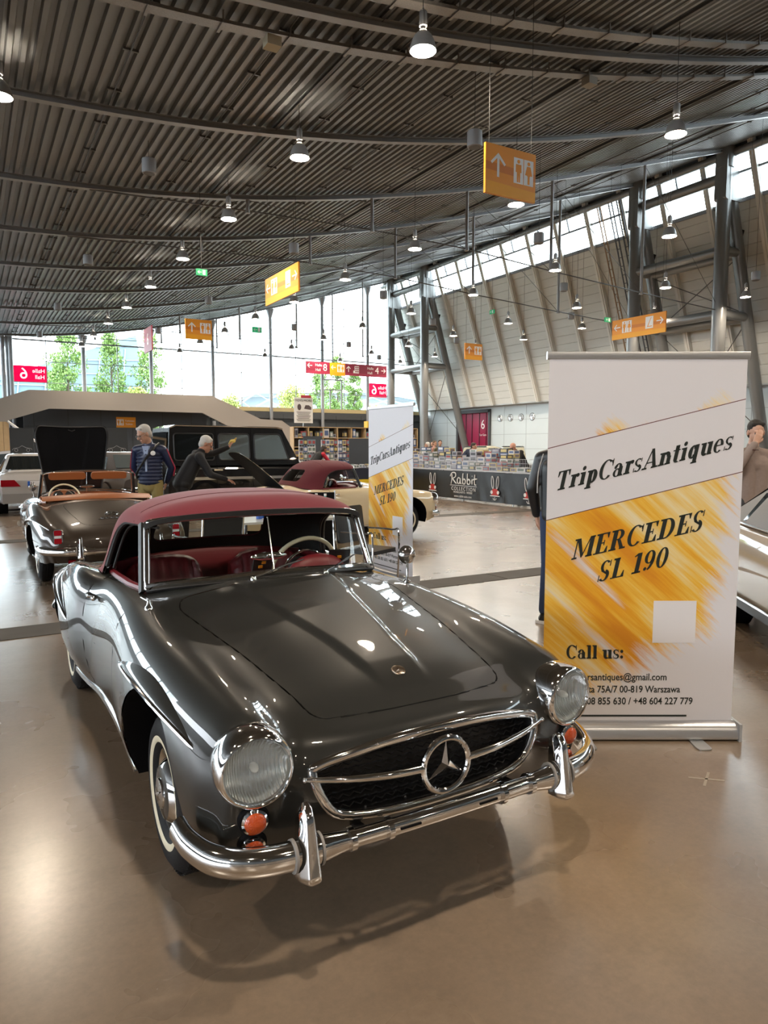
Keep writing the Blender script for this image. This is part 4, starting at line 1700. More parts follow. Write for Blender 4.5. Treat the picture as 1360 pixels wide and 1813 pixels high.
    for s in (1, -1):
        A = aim((s * .624, .618, .634), (s * .10, 1, .0), (-1, 0, 0)) @ Matrix.Scale(.88, 4)
        b = MB(A)
        b.lathe([(.122, -.16), (.132, -.12), (.1365, -.07), (.1355, -.03), (.130, -.008), (.122, .004), (.114, .006), (.109, .0), (.108, -.02)], 48)
        hl = b.build('headlight', M_chrome, root, smooth=60)
        b = MB(A)
        b.lathe([(.108, -.012), (.09, -.05), (.06, -.078), (.02, -.09), (0, -.09)], 40)
        b.build('reflector', mbowl, hl)
        b = MB(A)
        b.lathe([(.110, -.002), (.095, .016), (.07, .030), (.04, .037), (0, .040)], 40)
        b.build('lens', mlens, hl, smooth=60)
        b = MB(A)
        b.ball((0, 0, -.045), (.016, .016, .03), 12, 8)
        b.build('bulb', mat('bulb_glass', (.9, .9, .85), .1), hl)
        for zc, rr in ((.480, .034), (.398, .031)):
            y, n = face(.628, zc)
            A2 = aim((s * .628, y, zc), (s * max(.12, n.x) * .7, n.y, n.z), (-1, 0, 0))
            b = MB(A2)
            b.lathe([(rr + .015, -.012), (rr + .013, .006), (rr + .008, .010), (rr + .005, .010)], 32)
            b.build('lamp_gasket', M_matblack, root)
            b = MB(A2)
            b.lathe([(rr + .007, -.01), (rr + .006, .018), (rr - .001, .022), (rr - .003, .018)], 32)
            il = b.build('indicator', M_chrome, root)
            b = MB(A2)
            b.lathe([(rr, .018), (rr - .003, .030), (rr * .7, .036), (rr * .35, .039), (0, .040)], 24)
            b.build('amber_lens', M_amber, il)
    # front bumper
    def bumper(sgn, path, prof, name, clampx, guardx, gz0, gz1, gy):
        bm = MB()
        full = [(-x, y, z) for x, y, z in path[::-1]] + path[1:]
        P = smooth_path(full, 7)
        L = len(P)
        sc = []
        for p in P:
            a = abs(p.x)
            k = 1.0
            if a < guardx:
                k = 1 - .34 * min(1, max(0, (guardx - a - .05) / .10))
            t = min(1, max(0, (abs(p.y - gy) - .26) / .12)) if a > .76 else 0
            sc.append((k, k * (1 - .45 * t ** 2)))
        bm.sweep(P, prof, scales=sc, caps=True)
        bo = bm.build(name, M_chrome, root, smooth=50)
        for s in (1, -1):
            for cx in clampx:
                q = min(P, key=lambda p: abs(p.x - s * cx))
                k = MB()
                k.sweep([(q.x - .009, q.y, q.z), (q.x + .009, q.y, q.z)], [(.036 * math.cos(a), .037 * math.sin(a)) for a in [2 * PI * i / 20 for i in range(20)]])
                k.build('bumper_clamp', M_chrome, bo, smooth=50)
            q = min(P, key=lambda p: abs(p.x - s * guardx))
            k = MB()
            prof_g = round_poly([(-.034, -.05), (.034, -.05), (.034, -.01), (.018, .030), (-.018, .030), (-.034, -.01)], .008, 4)
            n = 16
            pts, scl = [], []
            for i in range(n + 1):
                t = i / n
                z = gz0 + (gz1 - gz0) * t
                bow = .060 - .035 * t - .05 * max(0, t - .8) ** 2 * 10
                wdt = 1.12 - .50 * t
                e = 1 if .04 < t < .96 else (.86 if .01 < t < .99 else .6)
                pts.append((q.x, gy + sgn * bow, z))
                scl.append((wdt * e, e * (1.05 - .3 * t)))
            k.sweep(pts, prof_g, up=(0, sgn, 0), scales=scl)
            k.build('overrider', M_chrome, bo, smooth=50)
            for dx in (-.042, .042):
                k = MB()
                k.sweep([(q.x + dx - .004, q.y, q.z), (q.x + dx + .004, q.y, q.z)], [(.042 * math.cos(a), .051 * math.sin(a)) for a in [2 * PI * i / 20 for i in range(20)]])
                k.build('overrider_seal', mat('grey_rubber', (.30, .29, .28), .5), bo, smooth=50)
        return bo, P
    prof = [(.036 * math.cos(a) * (1 if math.cos(a) > 0 else .6), .047 * math.sin(a)) for a in [2 * PI * i / 18 for i in range(18)]]
    bo, P = bumper(1, [(0, .695, .388), (.2, .693, .388), (.38, .688, .388), (.52, .682, .387), (.65, .652, .384), (.742, .590, .388), (.788, .50, .402), (.800, .42, .416)], [(-a, b) for a, b in prof][::-1], 'front_bumper', (.225, .365), .510, .312, .532, .665)
    for s in (1, -1):
        k = MB()
        k.box((s * .155, .7180, .388), (.075, .005, .007), rz=R(-.6) * s)
        k.build('plate_slot', M_matblack, bo)
        k = MB()
        k.beam((s * .30, .50, .36), (s * .30, .67, .385), .03, .03)
        k.build('bumper_bracket', M_black, bo)
    bumper(-1, [(0, -3.40, .44), (.2, -3.395, .44), (.4, -3.375, .44), (.56, -3.335, .44), (.69, -3.25, .44), (.77, -3.12, .44), (.80, -2.98, .45), (.805, -2.93, .455)], prof, 'rear_bumper', (.30,), .42, .36, .60, -3.37)
    # tail lights
    for s in (1, -1):
        y, n = tail(.618, .615)
        A = aim((s * .625, -3.225, .595), (s * .25, -1, .12), (1, 0, 0))
        b = MB(A)
        ov = round_poly([(-.048, -.085), (.048, -.085), (.045, .085), (-.045, .085)], .04, 6)
        b.prism(ov, -.08, .03)
        tl = b.build('tail_light', M_chrome, root, smooth=30)
        for k, (z0, z1, m) in enumerate(((-.073, -.016, M_redlens), (-.013, .013, mat('clear_lens', (.6, .6, .62), .1, coat=1)), (.016, .073, M_redlens))):
            b = MB(A)
            b.prism(round_poly([(-.037, z0), (.037, z0), (.037, z1), (-.037, z1)], .012, 3), .02, .042)
            b.build('lens', m, tl, smooth=30)
        b = MB()
        b.box((s * .50, -3.245, .315), (.075, .03, .045))
        b.build('reflector', M_redlens, root)
    e = MB()
    e.tube([(-.36, -3.0, .235), (-.36, -3.36, .24)], .03, 16, caps=False)
    e.tube([(-.36, -3.36, .24), (-.36, -3.0, .235)], .026, 16, caps=False)
    e.build('exhaust_pipe', M_chrome, root)
    # trunk badge and script
    def lid(x, y):
        return top(x, y)[0]
    bd = MB()
    bd.tube([(.075 * math.cos(a), -2.80 + .05 * math.sin(a), lid(.075 * math.cos(a), -2.80 + .05 * math.sin(a)) + .004) for a in [2 * PI * i / 32 for i in range(32)]], .006, 6, closed=True)
    for k in range(3):
        a = PI / 2 + 2 * PI * k / 3
        bd.tube([(0, -2.80, lid(0, -2.80) + .005), (.07 * math.cos(a), -2.80 + .045 * math.sin(a), lid(.07 * math.cos(a), -2.80 + .045 * math.sin(a)) + .005)], [.008, .003], 5)
    bd.build('lid_star', M_chrome, trunk_o)
    sc_ = MB()
    for i in range(5):
        x0 = -.12 + .055 * i
        sc_.tube([(x0 + .04 * math.cos(a) * .5, -2.93 + .02 * math.sin(a), lid(x0, -2.93 + .02 * math.sin(a)) + .004) for a in [PI * 2 * q / 12 for q in range(11)]], .004, 5)
    sc_.tube([(-.17, -2.955, lid(.17, -2.955) + .004), (.17, -2.955, lid(.17, -2.955) + .004)], .003, 5)
    sc_.build('lid_script', M_chrome, trunk_o)
    for s in (1, -1):
        wheel_parts(paint, root, s * .660, -.085, s)
        wheel_parts(paint, root, s * .705, -2.43, s)
    # windscreen
    wb, wt = smooth_path(WS_BASE, 6), smooth_path(WS_TOP, 6)
    fr = MB()
    fr.sweep(wb + [wb[-1] + (wt[-1] - wb[-1]) * (i / 8) for i in range(1, 8)] + wt[::-1] + [wt[0] + (wb[0] - wt[0]) * (i / 8) for i in range(1, 8)], [(.017 * math.cos(a), .019 * math.sin(a)) for a in [2 * PI * i / 10 for i in range(10)]], closed=True, up=(0, 1, .5))
    wf = fr.build('windscreen_frame', M_chrome, root, smooth=50)
    for s in (0, -1):
        p = MB()
        b_, t_ = wb[s], wt[s]
        sg = 1 if b_.x > 0 else -1
        p.sweep([b_ + (t_ - b_) * q + Vector((sg * .018, -.022, 0)) for q in (-.05, .2, .4, .6, .8, 1.0)], [(-.012, -.022), (.010, -.020), (.012, .014), (-.008, .02)], up=(0, 1, 0))
        p.build('pillar_cap', M_black, wf, smooth=40)
    gl = MB()
    gl.grid([[wb[i] + (wt[i] - wb[i]) * q for q in (0, .25, .5, .75, 1)] for i in range(len(wb))])
    gl.build('windscreen_glass', M_glass, wf)
    wl = MB()
    wl.tube([wb[i] + Vector((0, .010, .012)) for i in range(len(wb))], .017, 8)
    wl.build('lower_frame', M_chrome, wf)
    ws = MB()
    ws.tube([wb[i] + Vector((0, .012, -.006)) for i in range(len(wb))], .012, 8)
    ws.build('windscreen_seal', M_black, wf)
    for (bx, tx, tz) in ((.155, -.135, .045), (-.235, -.47, .055)):
        w = MB()
        q = min(wb, key=lambda p: abs(p.x - bx))
        z0, _ = top(bx, -.70)
        base = Vector((bx, q.y + .055, q.z - .005))
        q2 = min(wb, key=lambda p: abs(p.x - tx))
        tip = Vector((tx, q2.y - .005, q2.z + tz + .02))
        mid = base + (tip - base) * .52 + Vector((0, .02, .012))
        w.lathe([(.016, -.02), (.016, .008), (.010, .018), (0, .02)], 14, Matrix.Translation(base))
        w.tube([base + Vector((0, 0, .012)), mid], [.006, .004], 8)
        wa = w.build('wiper_arm', M_chrome, wf)
        w = MB()
        w.tube([mid + (mid - tip) * .45, mid + (tip - mid) * .25 + Vector((0, .004, .004)), tip], [.004, .006, .003], 6)
        w.build('wiper_blade', M_black, wa)
    # fender mirror, aerial base, bonnet washer
    z, n = top(.62, -.62)
    mr = MB()
    mr.tube(smooth_path([(-.655, -.60, z - .01), (-.662, -.605, z + .05), (-.672, -.62, z + .105)], 4), .007, 8)
    mr.lathe([(.02, -.002), (.02, .006), (.008, .014)], 16, Matrix.Translation((-.655, -.60, z - .004)))
    mr.lathe([(0, .032), (.03, .026), (.047, .008), (.05, -.008), (.046, -.012), (0, -.012)], 24, aim((-.674, -.625, z + .135), (0, 1, .15)))
    mr.build('wing_mirror', M_chrome, root, smooth=50)
    ab = MB()
    z, n = top(.655, -.63)
    ab.lathe([(.020, 0), (.017, .012), (.010, .02), (.008, .035), (.004, .045), (0, .048)], 14, Matrix.Translation((.655, -.63, z - .002)))
    ab.tube([(.655, -.63, z + .03), (.66, -.66, z + .033), (.665, -.75, z + .03)], [.004, .003, .002], 6)
    ab.build('aerial_base', M_chrome, root)
    # cockpit
    tub = MB()
    cpp = [cp[i] for i in range(len(cp))]
    rowT, rowB = [], []
    for x, y in cpp:
        z, n = top(x, y)
        rowT.append((x, y, z - .004))
        rowB.append((x * .97, -1.35 + (y + 1.35) * .97, .30))
    rows = [rowT + [rowT[0]], [(x, y, .62) for x, y, _ in rowB] + [(rowB[0][0], rowB[0][1], .62)], rowB + [rowB[0]]]
    tub.grid([[r[i] for r in rows] for i in range(len(rows[0]))], flip=True)
    tub.add(rowB, [tuple(range(len(rowB)))])
    tub.build('cockpit_lining', leather, root, smooth=50)
    # padded rim of the cockpit sides
    for s in (1, -1):
        rm = MB()
        pts = []
        for i in range(13):
            y = -1.0 - .82 * i / 12
            x = float(np.interp(-y, [1.0, 1.2, 1.5, 1.72, 1.87], [.612, .637, .645, .642, .598]))
            pts.append((s * (x - .012), y, top(x, y)[0] + .004))
        rm.tube(pts, .019, 8)
        rm.build('door_cap', leather, root)
    das = MB()
    rows = []
    for i in range(17):
        x = -.56 + 1.12 * i / 16
        yb = -.80 - .17 * (abs(x) / .56) ** 2
        rows.append([(x, yb, .915 - .045 * abs(x)), (x, yb - .07, .925 - .05 * abs(x)), (x, yb - .12, .90 - .05 * abs(x)), (x, yb - .125, .86 - .04 * abs(x)), (x, yb - .10, .74), (x, yb - .05, .64)])
    das.grid(rows)
    dash = das.build('dashboard', leather, root, smooth=60)
    hump = MB()
    hump.ball((-.32, -.99, .90), (.17, .07, .095), 20, 10)
    hump.build('instrument_hood', leather, dash)
    for dx in (-.075, .075):
        d = MB(aim((-.32 + dx, -1.062, .915), (0, -1, .25)))
        d.lathe([(0, .004), (.052, .004), (.056, .014), (.062, .012), (.062, -.01)], 24)
        d.build('dial', M_black, dash)
    d = MB()
    d.box((.0, -.965, .83), (.18, .012, .05))
    d.build('radio', M_chrome, dash)
    for cx in (.32, -.32):
        sm = MB()
        seat_mesh(sm, None, .235, cx)
        sm.build('seat', leather, root, smooth=50)
    rb = MB()
    rows = []
    for i in range(21):
        t = i / 20 * 2 - 1
        x = t * .59
        yy = -2.0 + .13 * abs(t) ** 3
        rows.append([(x, yy + .10, .52), (x, yy + .04, .66), (x, yy + .012, .80), (x, yy + .005, .90), (x, yy - .02, .925 - .03 * t * t)])
    rb.grid(rows)
    rb.build('rear_panel', leather, root, smooth=60)
    sw = MB()
    A = aim((-.33, -1.20, .885), (0, -1, .42), (1, 0, 0))
    sw.tube([A @ Vector((.195 * math.cos(2 * PI * i / 40), .195 * math.sin(2 * PI * i / 40), 0)) for i in range(40)], .0125, 10, closed=True)
    for a in (-2.6, -.54):
        sw.tube([A @ Vector((0, 0, -.02)), A @ Vector((.19 * math.cos(a), .19 * math.sin(a), 0))], .009, 8)
    sw.lathe([(0, .012), (.03, .01), (.038, -.01), (.03, -.04), (.022, -.22), (.02, -.3)], 20, A)
    swo = sw.build('steering_wheel', mat('ivory_bakelite', (.78, .70, .50), .25, coat=.5), root, smooth=50)
    hr = MB()
    hr.tube([A @ Vector((.12 * math.cos(2 * PI * i / 32), .12 * math.sin(2 * PI * i / 32), -.004)) for i in range(32)], .006, 8, closed=True)
    hr.build('horn_ring', M_chrome, swo)
    rm = MB()
    rm.tube([(0, -.80, .93), (0, -.90, 1.22)], .004, 8)
    rm.ball((.0, -.885, 1.02), (.10, .016, .022), 18, 8)
    rm.build('mirror', M_chrome, wf)
    if soft:
        soft_top(root, fabric)
    return root


def soft_top(root, fabric):
    T = [
        [(0, -.915, 1.252), (.2, -.920, 1.250), (.4, -.95, 1.240), (.53, -.99, 1.222), (.585, -1.01, 1.185), (.605, -.96, 1.06), (.625, -.90, .93)],
        [(0, -.975, 1.298), (.2, -.98, 1.295), (.4, -1.00, 1.276), (.535, -1.035, 1.240), (.592, -1.05, 1.188), (.612, -1.02, 1.06), (.64, -.98, .915)],
        [(0, -1.045, 1.326), (.2, -1.05, 1.322), (.4, -1.07, 1.299), (.540, -1.095, 1.254), (.598, -1.11, 1.192), (.620, -1.09, 1.06), (.650, -1.07, .908)],
        [(0, -1.17, 1.332), (.2, -1.17, 1.328), (.4, -1.18, 1.303), (.54, -1.19, 1.258), (.603, -1.20, 1.195), (.628, -1.2, 1.06), (.66, -1.2, .90)],
        [(0, -1.40, 1.342), (.2, -1.40, 1.338), (.4, -1.40, 1.311), (.545, -1.40, 1.264), (.612, -1.40, 1.192), (.642, -1.4, 1.05), (.675, -1.4, .885)],
        [(0, -1.60, 1.318), (.2, -1.60, 1.313), (.395, -1.60, 1.285), (.54, -1.60, 1.238), (.612, -1.59, 1.168), (.65, -1.58, 1.04), (.688, -1.56, .88)],
        [(0, -1.76, 1.235), (.2, -1.76, 1.230), (.38, -1.755, 1.203), (.52, -1.75, 1.158), (.603, -1.73, 1.095), (.65, -1.71, .99), (.690, -1.68, .878)],
        [(0, -1.91, 1.09), (.2, -1.905, 1.085), (.37, -1.895, 1.062), (.5, -1.88, 1.025), (.588, -1.85, .975), (.645, -1.81, .925), (.688, -1.77, .876)],
        [(0, -2.05, .935), (.2, -2.045, .932), (.36, -2.025, .918), (.48, -1.99, .903), (.575, -1.94, .890), (.64, -1.88, .882), (.685, -1.83, .874)],
    ]
    S, N = spline_sheet(T, 9, 9, fit=3)
    sh = Sheet(S, N)
    wp = round_poly([(-.80, 1.196), (-1.05, 1.198), (-1.40, 1.185), (-1.54, 1.12), (-1.625, .98), (-1.66, .84), (-.7, .84)], [0, .05, .1, .12, .1, 0, 0], 5)
    wf = poly_field(wp)
    _, F, ring = sh.cut(sh.F, lambda x, y, z, a, b, c: wf(y, z) if x > .5 and a > .25 else 1.0)
    rp = round_poly([(-.36, 1.00), (.36, 1.00), (.33, 1.19), (-.33, 1.19)], .07, 6)
    rf = poly_field(rp)
    inn, F, ring2 = sh.cut(F, lambda x, y, z, a, b, c: rf(x, z) if y < -1.6 and x < .5 else 1.0)
    o = bpy.data.objects.new('soft_top', sh.mesh('soft_top', F, fabric))
    COL.objects.link(o)
    o.parent = root
    l = bpy.data.objects.new('headlining', sh.mesh('headlining', F, mat('headliner', (.012, .012, .012), .9), offset=-.014, flip=True))
    COL.objects.link(l)
    l.parent = o
    w = bpy.data.objects.new('rear_window', sh.mesh('rear_window', inn, M_glass))
    COL.objects.link(w)
    w.parent = o
    # header rail, side seals, bow seams
    h = MB()
    hd = smooth_path([(-.585, -1.01, 1.19)] + [(x, y, z) for x, y, z in [(-.53, -.985, 1.215), (-.4, -.945, 1.234), (-.2, -.915, 1.244), (0, -.91, 1.247), (.2, -.915, 1.244), (.4, -.945, 1.234), (.53, -.985, 1.215)]] + [(.585, -1.01, 1.19)], 5)
    h.sweep(hd, [(-.012, -.012), (.012, -.012), (.012, .012), (-.012, .012)])
    h.build('header_rail', M_black, o)
    for s in (1, -1):
        k = MB()
        pts = []
        mask = (N[..., 0] > .25)
        for y, z in wp[:-2]:
            if y > -1.0:
                continue
            if z < .89:
                z = .89
            x, n = near(S, N, 1, 2, 0, y, z, mask)
            pts.append((s * (x - .016), y + .008, z))
        k.tube(pts, .014, 8)
        k.tube([(p[0] - s * .03, p[1] + .02, p[2] - .01) for p in pts], .008, 8)
        k.build('side_seal', M_black, o)
    for yb in (-1.19, -1.58):
        k = MB()
        pts = []
        mask = (N[..., 2] > .2)
        for i in range(31):
            x = -.60 + 1.2 * i / 30
            z, n = near(S, N, 0, 1, 2, abs(x), yb, mask)
            pts.append((x, yb, z + .0005))
        k.tube(pts, .0022, 6)
        k.build('seam', mat('seam_thread', (.10, .012, .022), .8), o)
    return o
# ------------------------------------------------------------------ serif letters drawn as outlines (cap height 1)
TK, TN = .25, .085


class Glyphs:
    def __init__(self, mb, d0, d1, T):
        self.mb, self.d0, self.d1, self.T, self.x = mb, d0, d1, T, 0

    def poly(self, pts):
        P = [self.T(self.x + a, b) for a, b in pts]
        ar = sum(P[i - 1][0] * P[i][1] - P[i][0] * P[i - 1][1] for i in range(len(P)))
        self.mb.prism(P if ar > 0 else P[::-1], self.d0, self.d1)

    def rect(self, x0, y0, x1, y1):
        self.poly([(x0, y0), (x1, y0), (x1, y1), (x0, y1)])

    def slab(self, x0, x1, y, up=1, h=TN):
        self.poly([(x0, y), (x1, y), (x1 - .02, y + up * h), (x0 + .02, y + up * h)])

    def arc(self, cx, cy, rx, ry, a0, a1, tx=TK, ty=TN, n=22):
        out, inn = [], []
        for i in range(n + 1):
            a = R(a0 + (a1 - a0) * i / n)
            out.append((cx + rx * math.cos(a), cy + ry * math.sin(a)))
            inn.append((cx + (rx - tx) * math.cos(a), cy + (ry - ty) * math.sin(a)))
        for i in range(n):
            self.poly([out[i], out[i + 1], inn[i + 1], inn[i]])

    def dot(self, cx, cy, r):
        self.poly(ellipse(cx, cy, r, r, 16))

    def draw(self, ch):
        k = TK
        p = self
        if ch == ' ':
            return .32
        if ch == 'T':
            p.rect(.31, 0, .31 + k, 1); p.rect(.02, .93, .80, 1); p.slab(.17, .65, 0)
            p.poly([(.02, 1), (.02, .70), (.07, .70), (.16, .93)]); p.poly([(.80, 1), (.80, .70), (.75, .70), (.66, .93)])
            return .86
        if ch == 'r':
            p.rect(.10, 0, .10 + k, .66); p.slab(.0, .42, 0); p.slab(0, .2, .66, -1)
            p.arc(.44, .44, .2, .24, 60, 170, .12, .1); p.dot(.47, .58, .10)
            return .58
        if ch == 'i':
            p.rect(.10, 0, .10 + k, .66); p.slab(0, .40, 0); p.slab(0, .2, .66, -1); p.dot(.2, .86, .115)
            return .44
        if ch == 'l':
            p.rect(.10, 0, .10 + k, 1); p.slab(0, .40, 0); p.slab(0, .2, 1, -1)
            return .44
        if ch == 'p':
            p.rect(.10, -.28, .10 + k, .66); p.slab(0, .42, -.28); p.slab(0, .2, .66, -1); p.arc(.40, .33, .29, .35, -150, 150)
            return .74
        if ch == 'q':
            p.rect(.42, -.28, .42 + k, .68); p.slab(.32, .72, -.28); p.arc(.33, .33, .29, .35, 30, 330)
            return .76
        if ch == 'C':
            p.arc(.47, .5, .45, .52, 48, 318, .22, .06); p.rect(.80, .64, .85, 1.0); p.poly([(.70, .92), (.85, .64), (.85, .95)])
            return .92
        if ch == 'a':
            p.arc(.26, .2, .25, .22, 40, 330, .15, .05); p.rect(.34, .06, .34 + k, .48); p.arc(.29, .45, .25, .235, 0, 160, .19, .06)
            p.dot(.12, .50, .09); p.arc(.62, .12, .12, .12, 190, 290, .06, .05); p.slab(.36, .66, .0)
            return .68
        if ch == 's':
            p.arc(.27, .50, .23, .18, 40, 250, .13, .055); p.arc(.27, .18, .25, .19, -140, 80, .14, .055)
            p.poly([(.06, .44), (.22, .36), (.46, .24), (.34, .20), (.10, .36)])
            p.rect(.44, .48, .48, .68); p.rect(.03, .0, .07, .21)
            return .56
        if ch == 'A':
            p.poly([(.10, 0), (.17, 0), (.50, .98), (.44, 1.02)]); p.poly([(.40, 1.02), (.58, 1.02), (.92, 0), (.69, 0)]); p.rect(.22, .28, .74, .34)
            p.slab(-.02, .32, 0); p.slab(.58, 1.02, 0)
            return 1.0
        if ch == 'n':
            p.rect(.10, 0, .10 + k, .66); p.slab(0, .40, 0); p.slab(0, .2, .66, -1); p.arc(.47, .42, .24, .26, 0, 150, k, .09); p.rect(.51, 0, .51 + k, .43); p.slab(.42, .80, 0)
            return .82
        if ch == 'u':
            p.rect(.10, .2, .10 + k, .66); p.slab(0, .2, .66, -1); p.arc(.33, .24, .23, .26, 180, 320, k, .09); p.rect(.50, 0, .50 + k, .66); p.slab(.40, .6, .66, -1); p.slab(.6, .80, 0)
            return .82
        if ch == 't':
            p.rect(.12, .14, .12 + k, .88); p.rect(0, .60, .46, .66); p.poly([(.12, .66), (.32, .88), (.30, .66)]); p.arc(.34, .18, .22, .20, 180, 310, k, .07)
            return .50
        if ch == 'e':
            p.arc(.33, .33, .31, .36, 0, 315, .19, .055); p.rect(.12, .32, .62, .375)
            return .68
        if ch == 'M':
            p.rect(.12, 0, .19, 1); p.rect(.90, 0, .90 + k, 1); p.poly([(.12, 1), (.34, 1), (.66, .12), (.54, .02)]); p.poly([(.54, .02), (.60, .02), (.96, 1), (.90, 1)])
            p.slab(0, .32, 0); p.slab(.80, 1.2, 0); p.slab(0, .3, 1, -1); p.slab(.90, 1.2, 1, -1)
            return 1.24
        if ch in 'EL':
            p.rect(.12, 0, .12 + k, 1); p.slab(0, .4, 1, -1); p.rect(0, 0, .74, .06); p.poly([(.79, 0), (.76, .32), (.71, .32), (.60, .05), (.6, 0)])
            if ch == 'E':
                p.rect(.2, .94, .72, 1); p.rect(.2, .48, .54, .54); p.poly([(.76, 1), (.74, .72), (.69, .72), (.60, .95), (.6, 1)]); p.rect(.50, .38, .55, .64)
            return .84
        if ch == 'R':
            p.rect(.12, 0, .12 + k, 1); p.slab(0, .44, 0); p.slab(0, .3, 1, -1); p.arc(.44, .74, .32, .26, -90, 90, .21, .06); p.rect(.2, .94, .46, 1); p.rect(.2, .48, .46, .54)
            p.poly([(.40, .52), (.60, .50), (.88, .03), (.66, .03)]); p.slab(.62, .98, 0)
            return .96
        if ch == 'D':
            p.rect(.12, 0, .12 + k, 1); p.slab(0, .3, 0); p.slab(0, .3, 1, -1); p.rect(.2, .94, .46, 1); p.rect(.2, 0, .46, .06); p.arc(.44, .5, .47, .5, -90, 90, .23, .06)
            return 1.0
        if ch == 'S':
            p.arc(.34, .74, .29, .28, 35, 255, .17, .06); p.arc(.34, .27, .31, .29, -145, 75, .18, .06); p.poly([(.07, .66), (.20, .56), (.62, .34), (.50, .28), (.14, .50)])
            p.rect(.58, .70, .63, 1.0); p.rect(.03, .0, .08, .32)
            return .74
        if ch == '1':
            p.rect(.20, 0, .20 + k, 1); p.slab(.04, .58, 0); p.poly([(.20, 1), (.02, .88), (.04, .83), (.24, .90)])
            return .62
        if ch == '9':
            p.arc(.33, .68, .31, .33, 0, 360, .19, .055); p.arc(.18, .55, .46, .56, -70, 15, .19, .08); p.dot(.16, .12, .09)
            return .72
        if ch == '0':
            p.arc(.35, .5, .34, .51, 0, 360, .21, .055)
            return .76
        if ch == ':':
            p.dot(.14, .12, .12); p.dot(.14, .54, .12)
            return .34
        return .4

    def write(self, s):
        for ch in s:
            self.x += self.draw(ch) + .035
        return self.x


def serif(s, cap, width, cx, cz, slope, shear, m, parent, M, name='lettering'):
    """serif word centred at (cx, cz), baseline rising at slope (degrees), forced to the given width"""
    t = Glyphs(MB(), 0, 0, lambda a, b: (a, b))
    L = t.write(s)
    kx = width / L
    c, n = math.cos(R(slope)), math.sin(R(slope))

    def T(a, b):
        u = (a - L / 2) * kx + shear * (b - .5) * cap
        v = (b - .5) * cap
        return (cx + u * c, cz + u * n + v)
    mb = MB(M)
    g = Glyphs(mb, 0, .0012, T)
    g.write(s)
    return mb.build(name, m, parent, smooth=0)


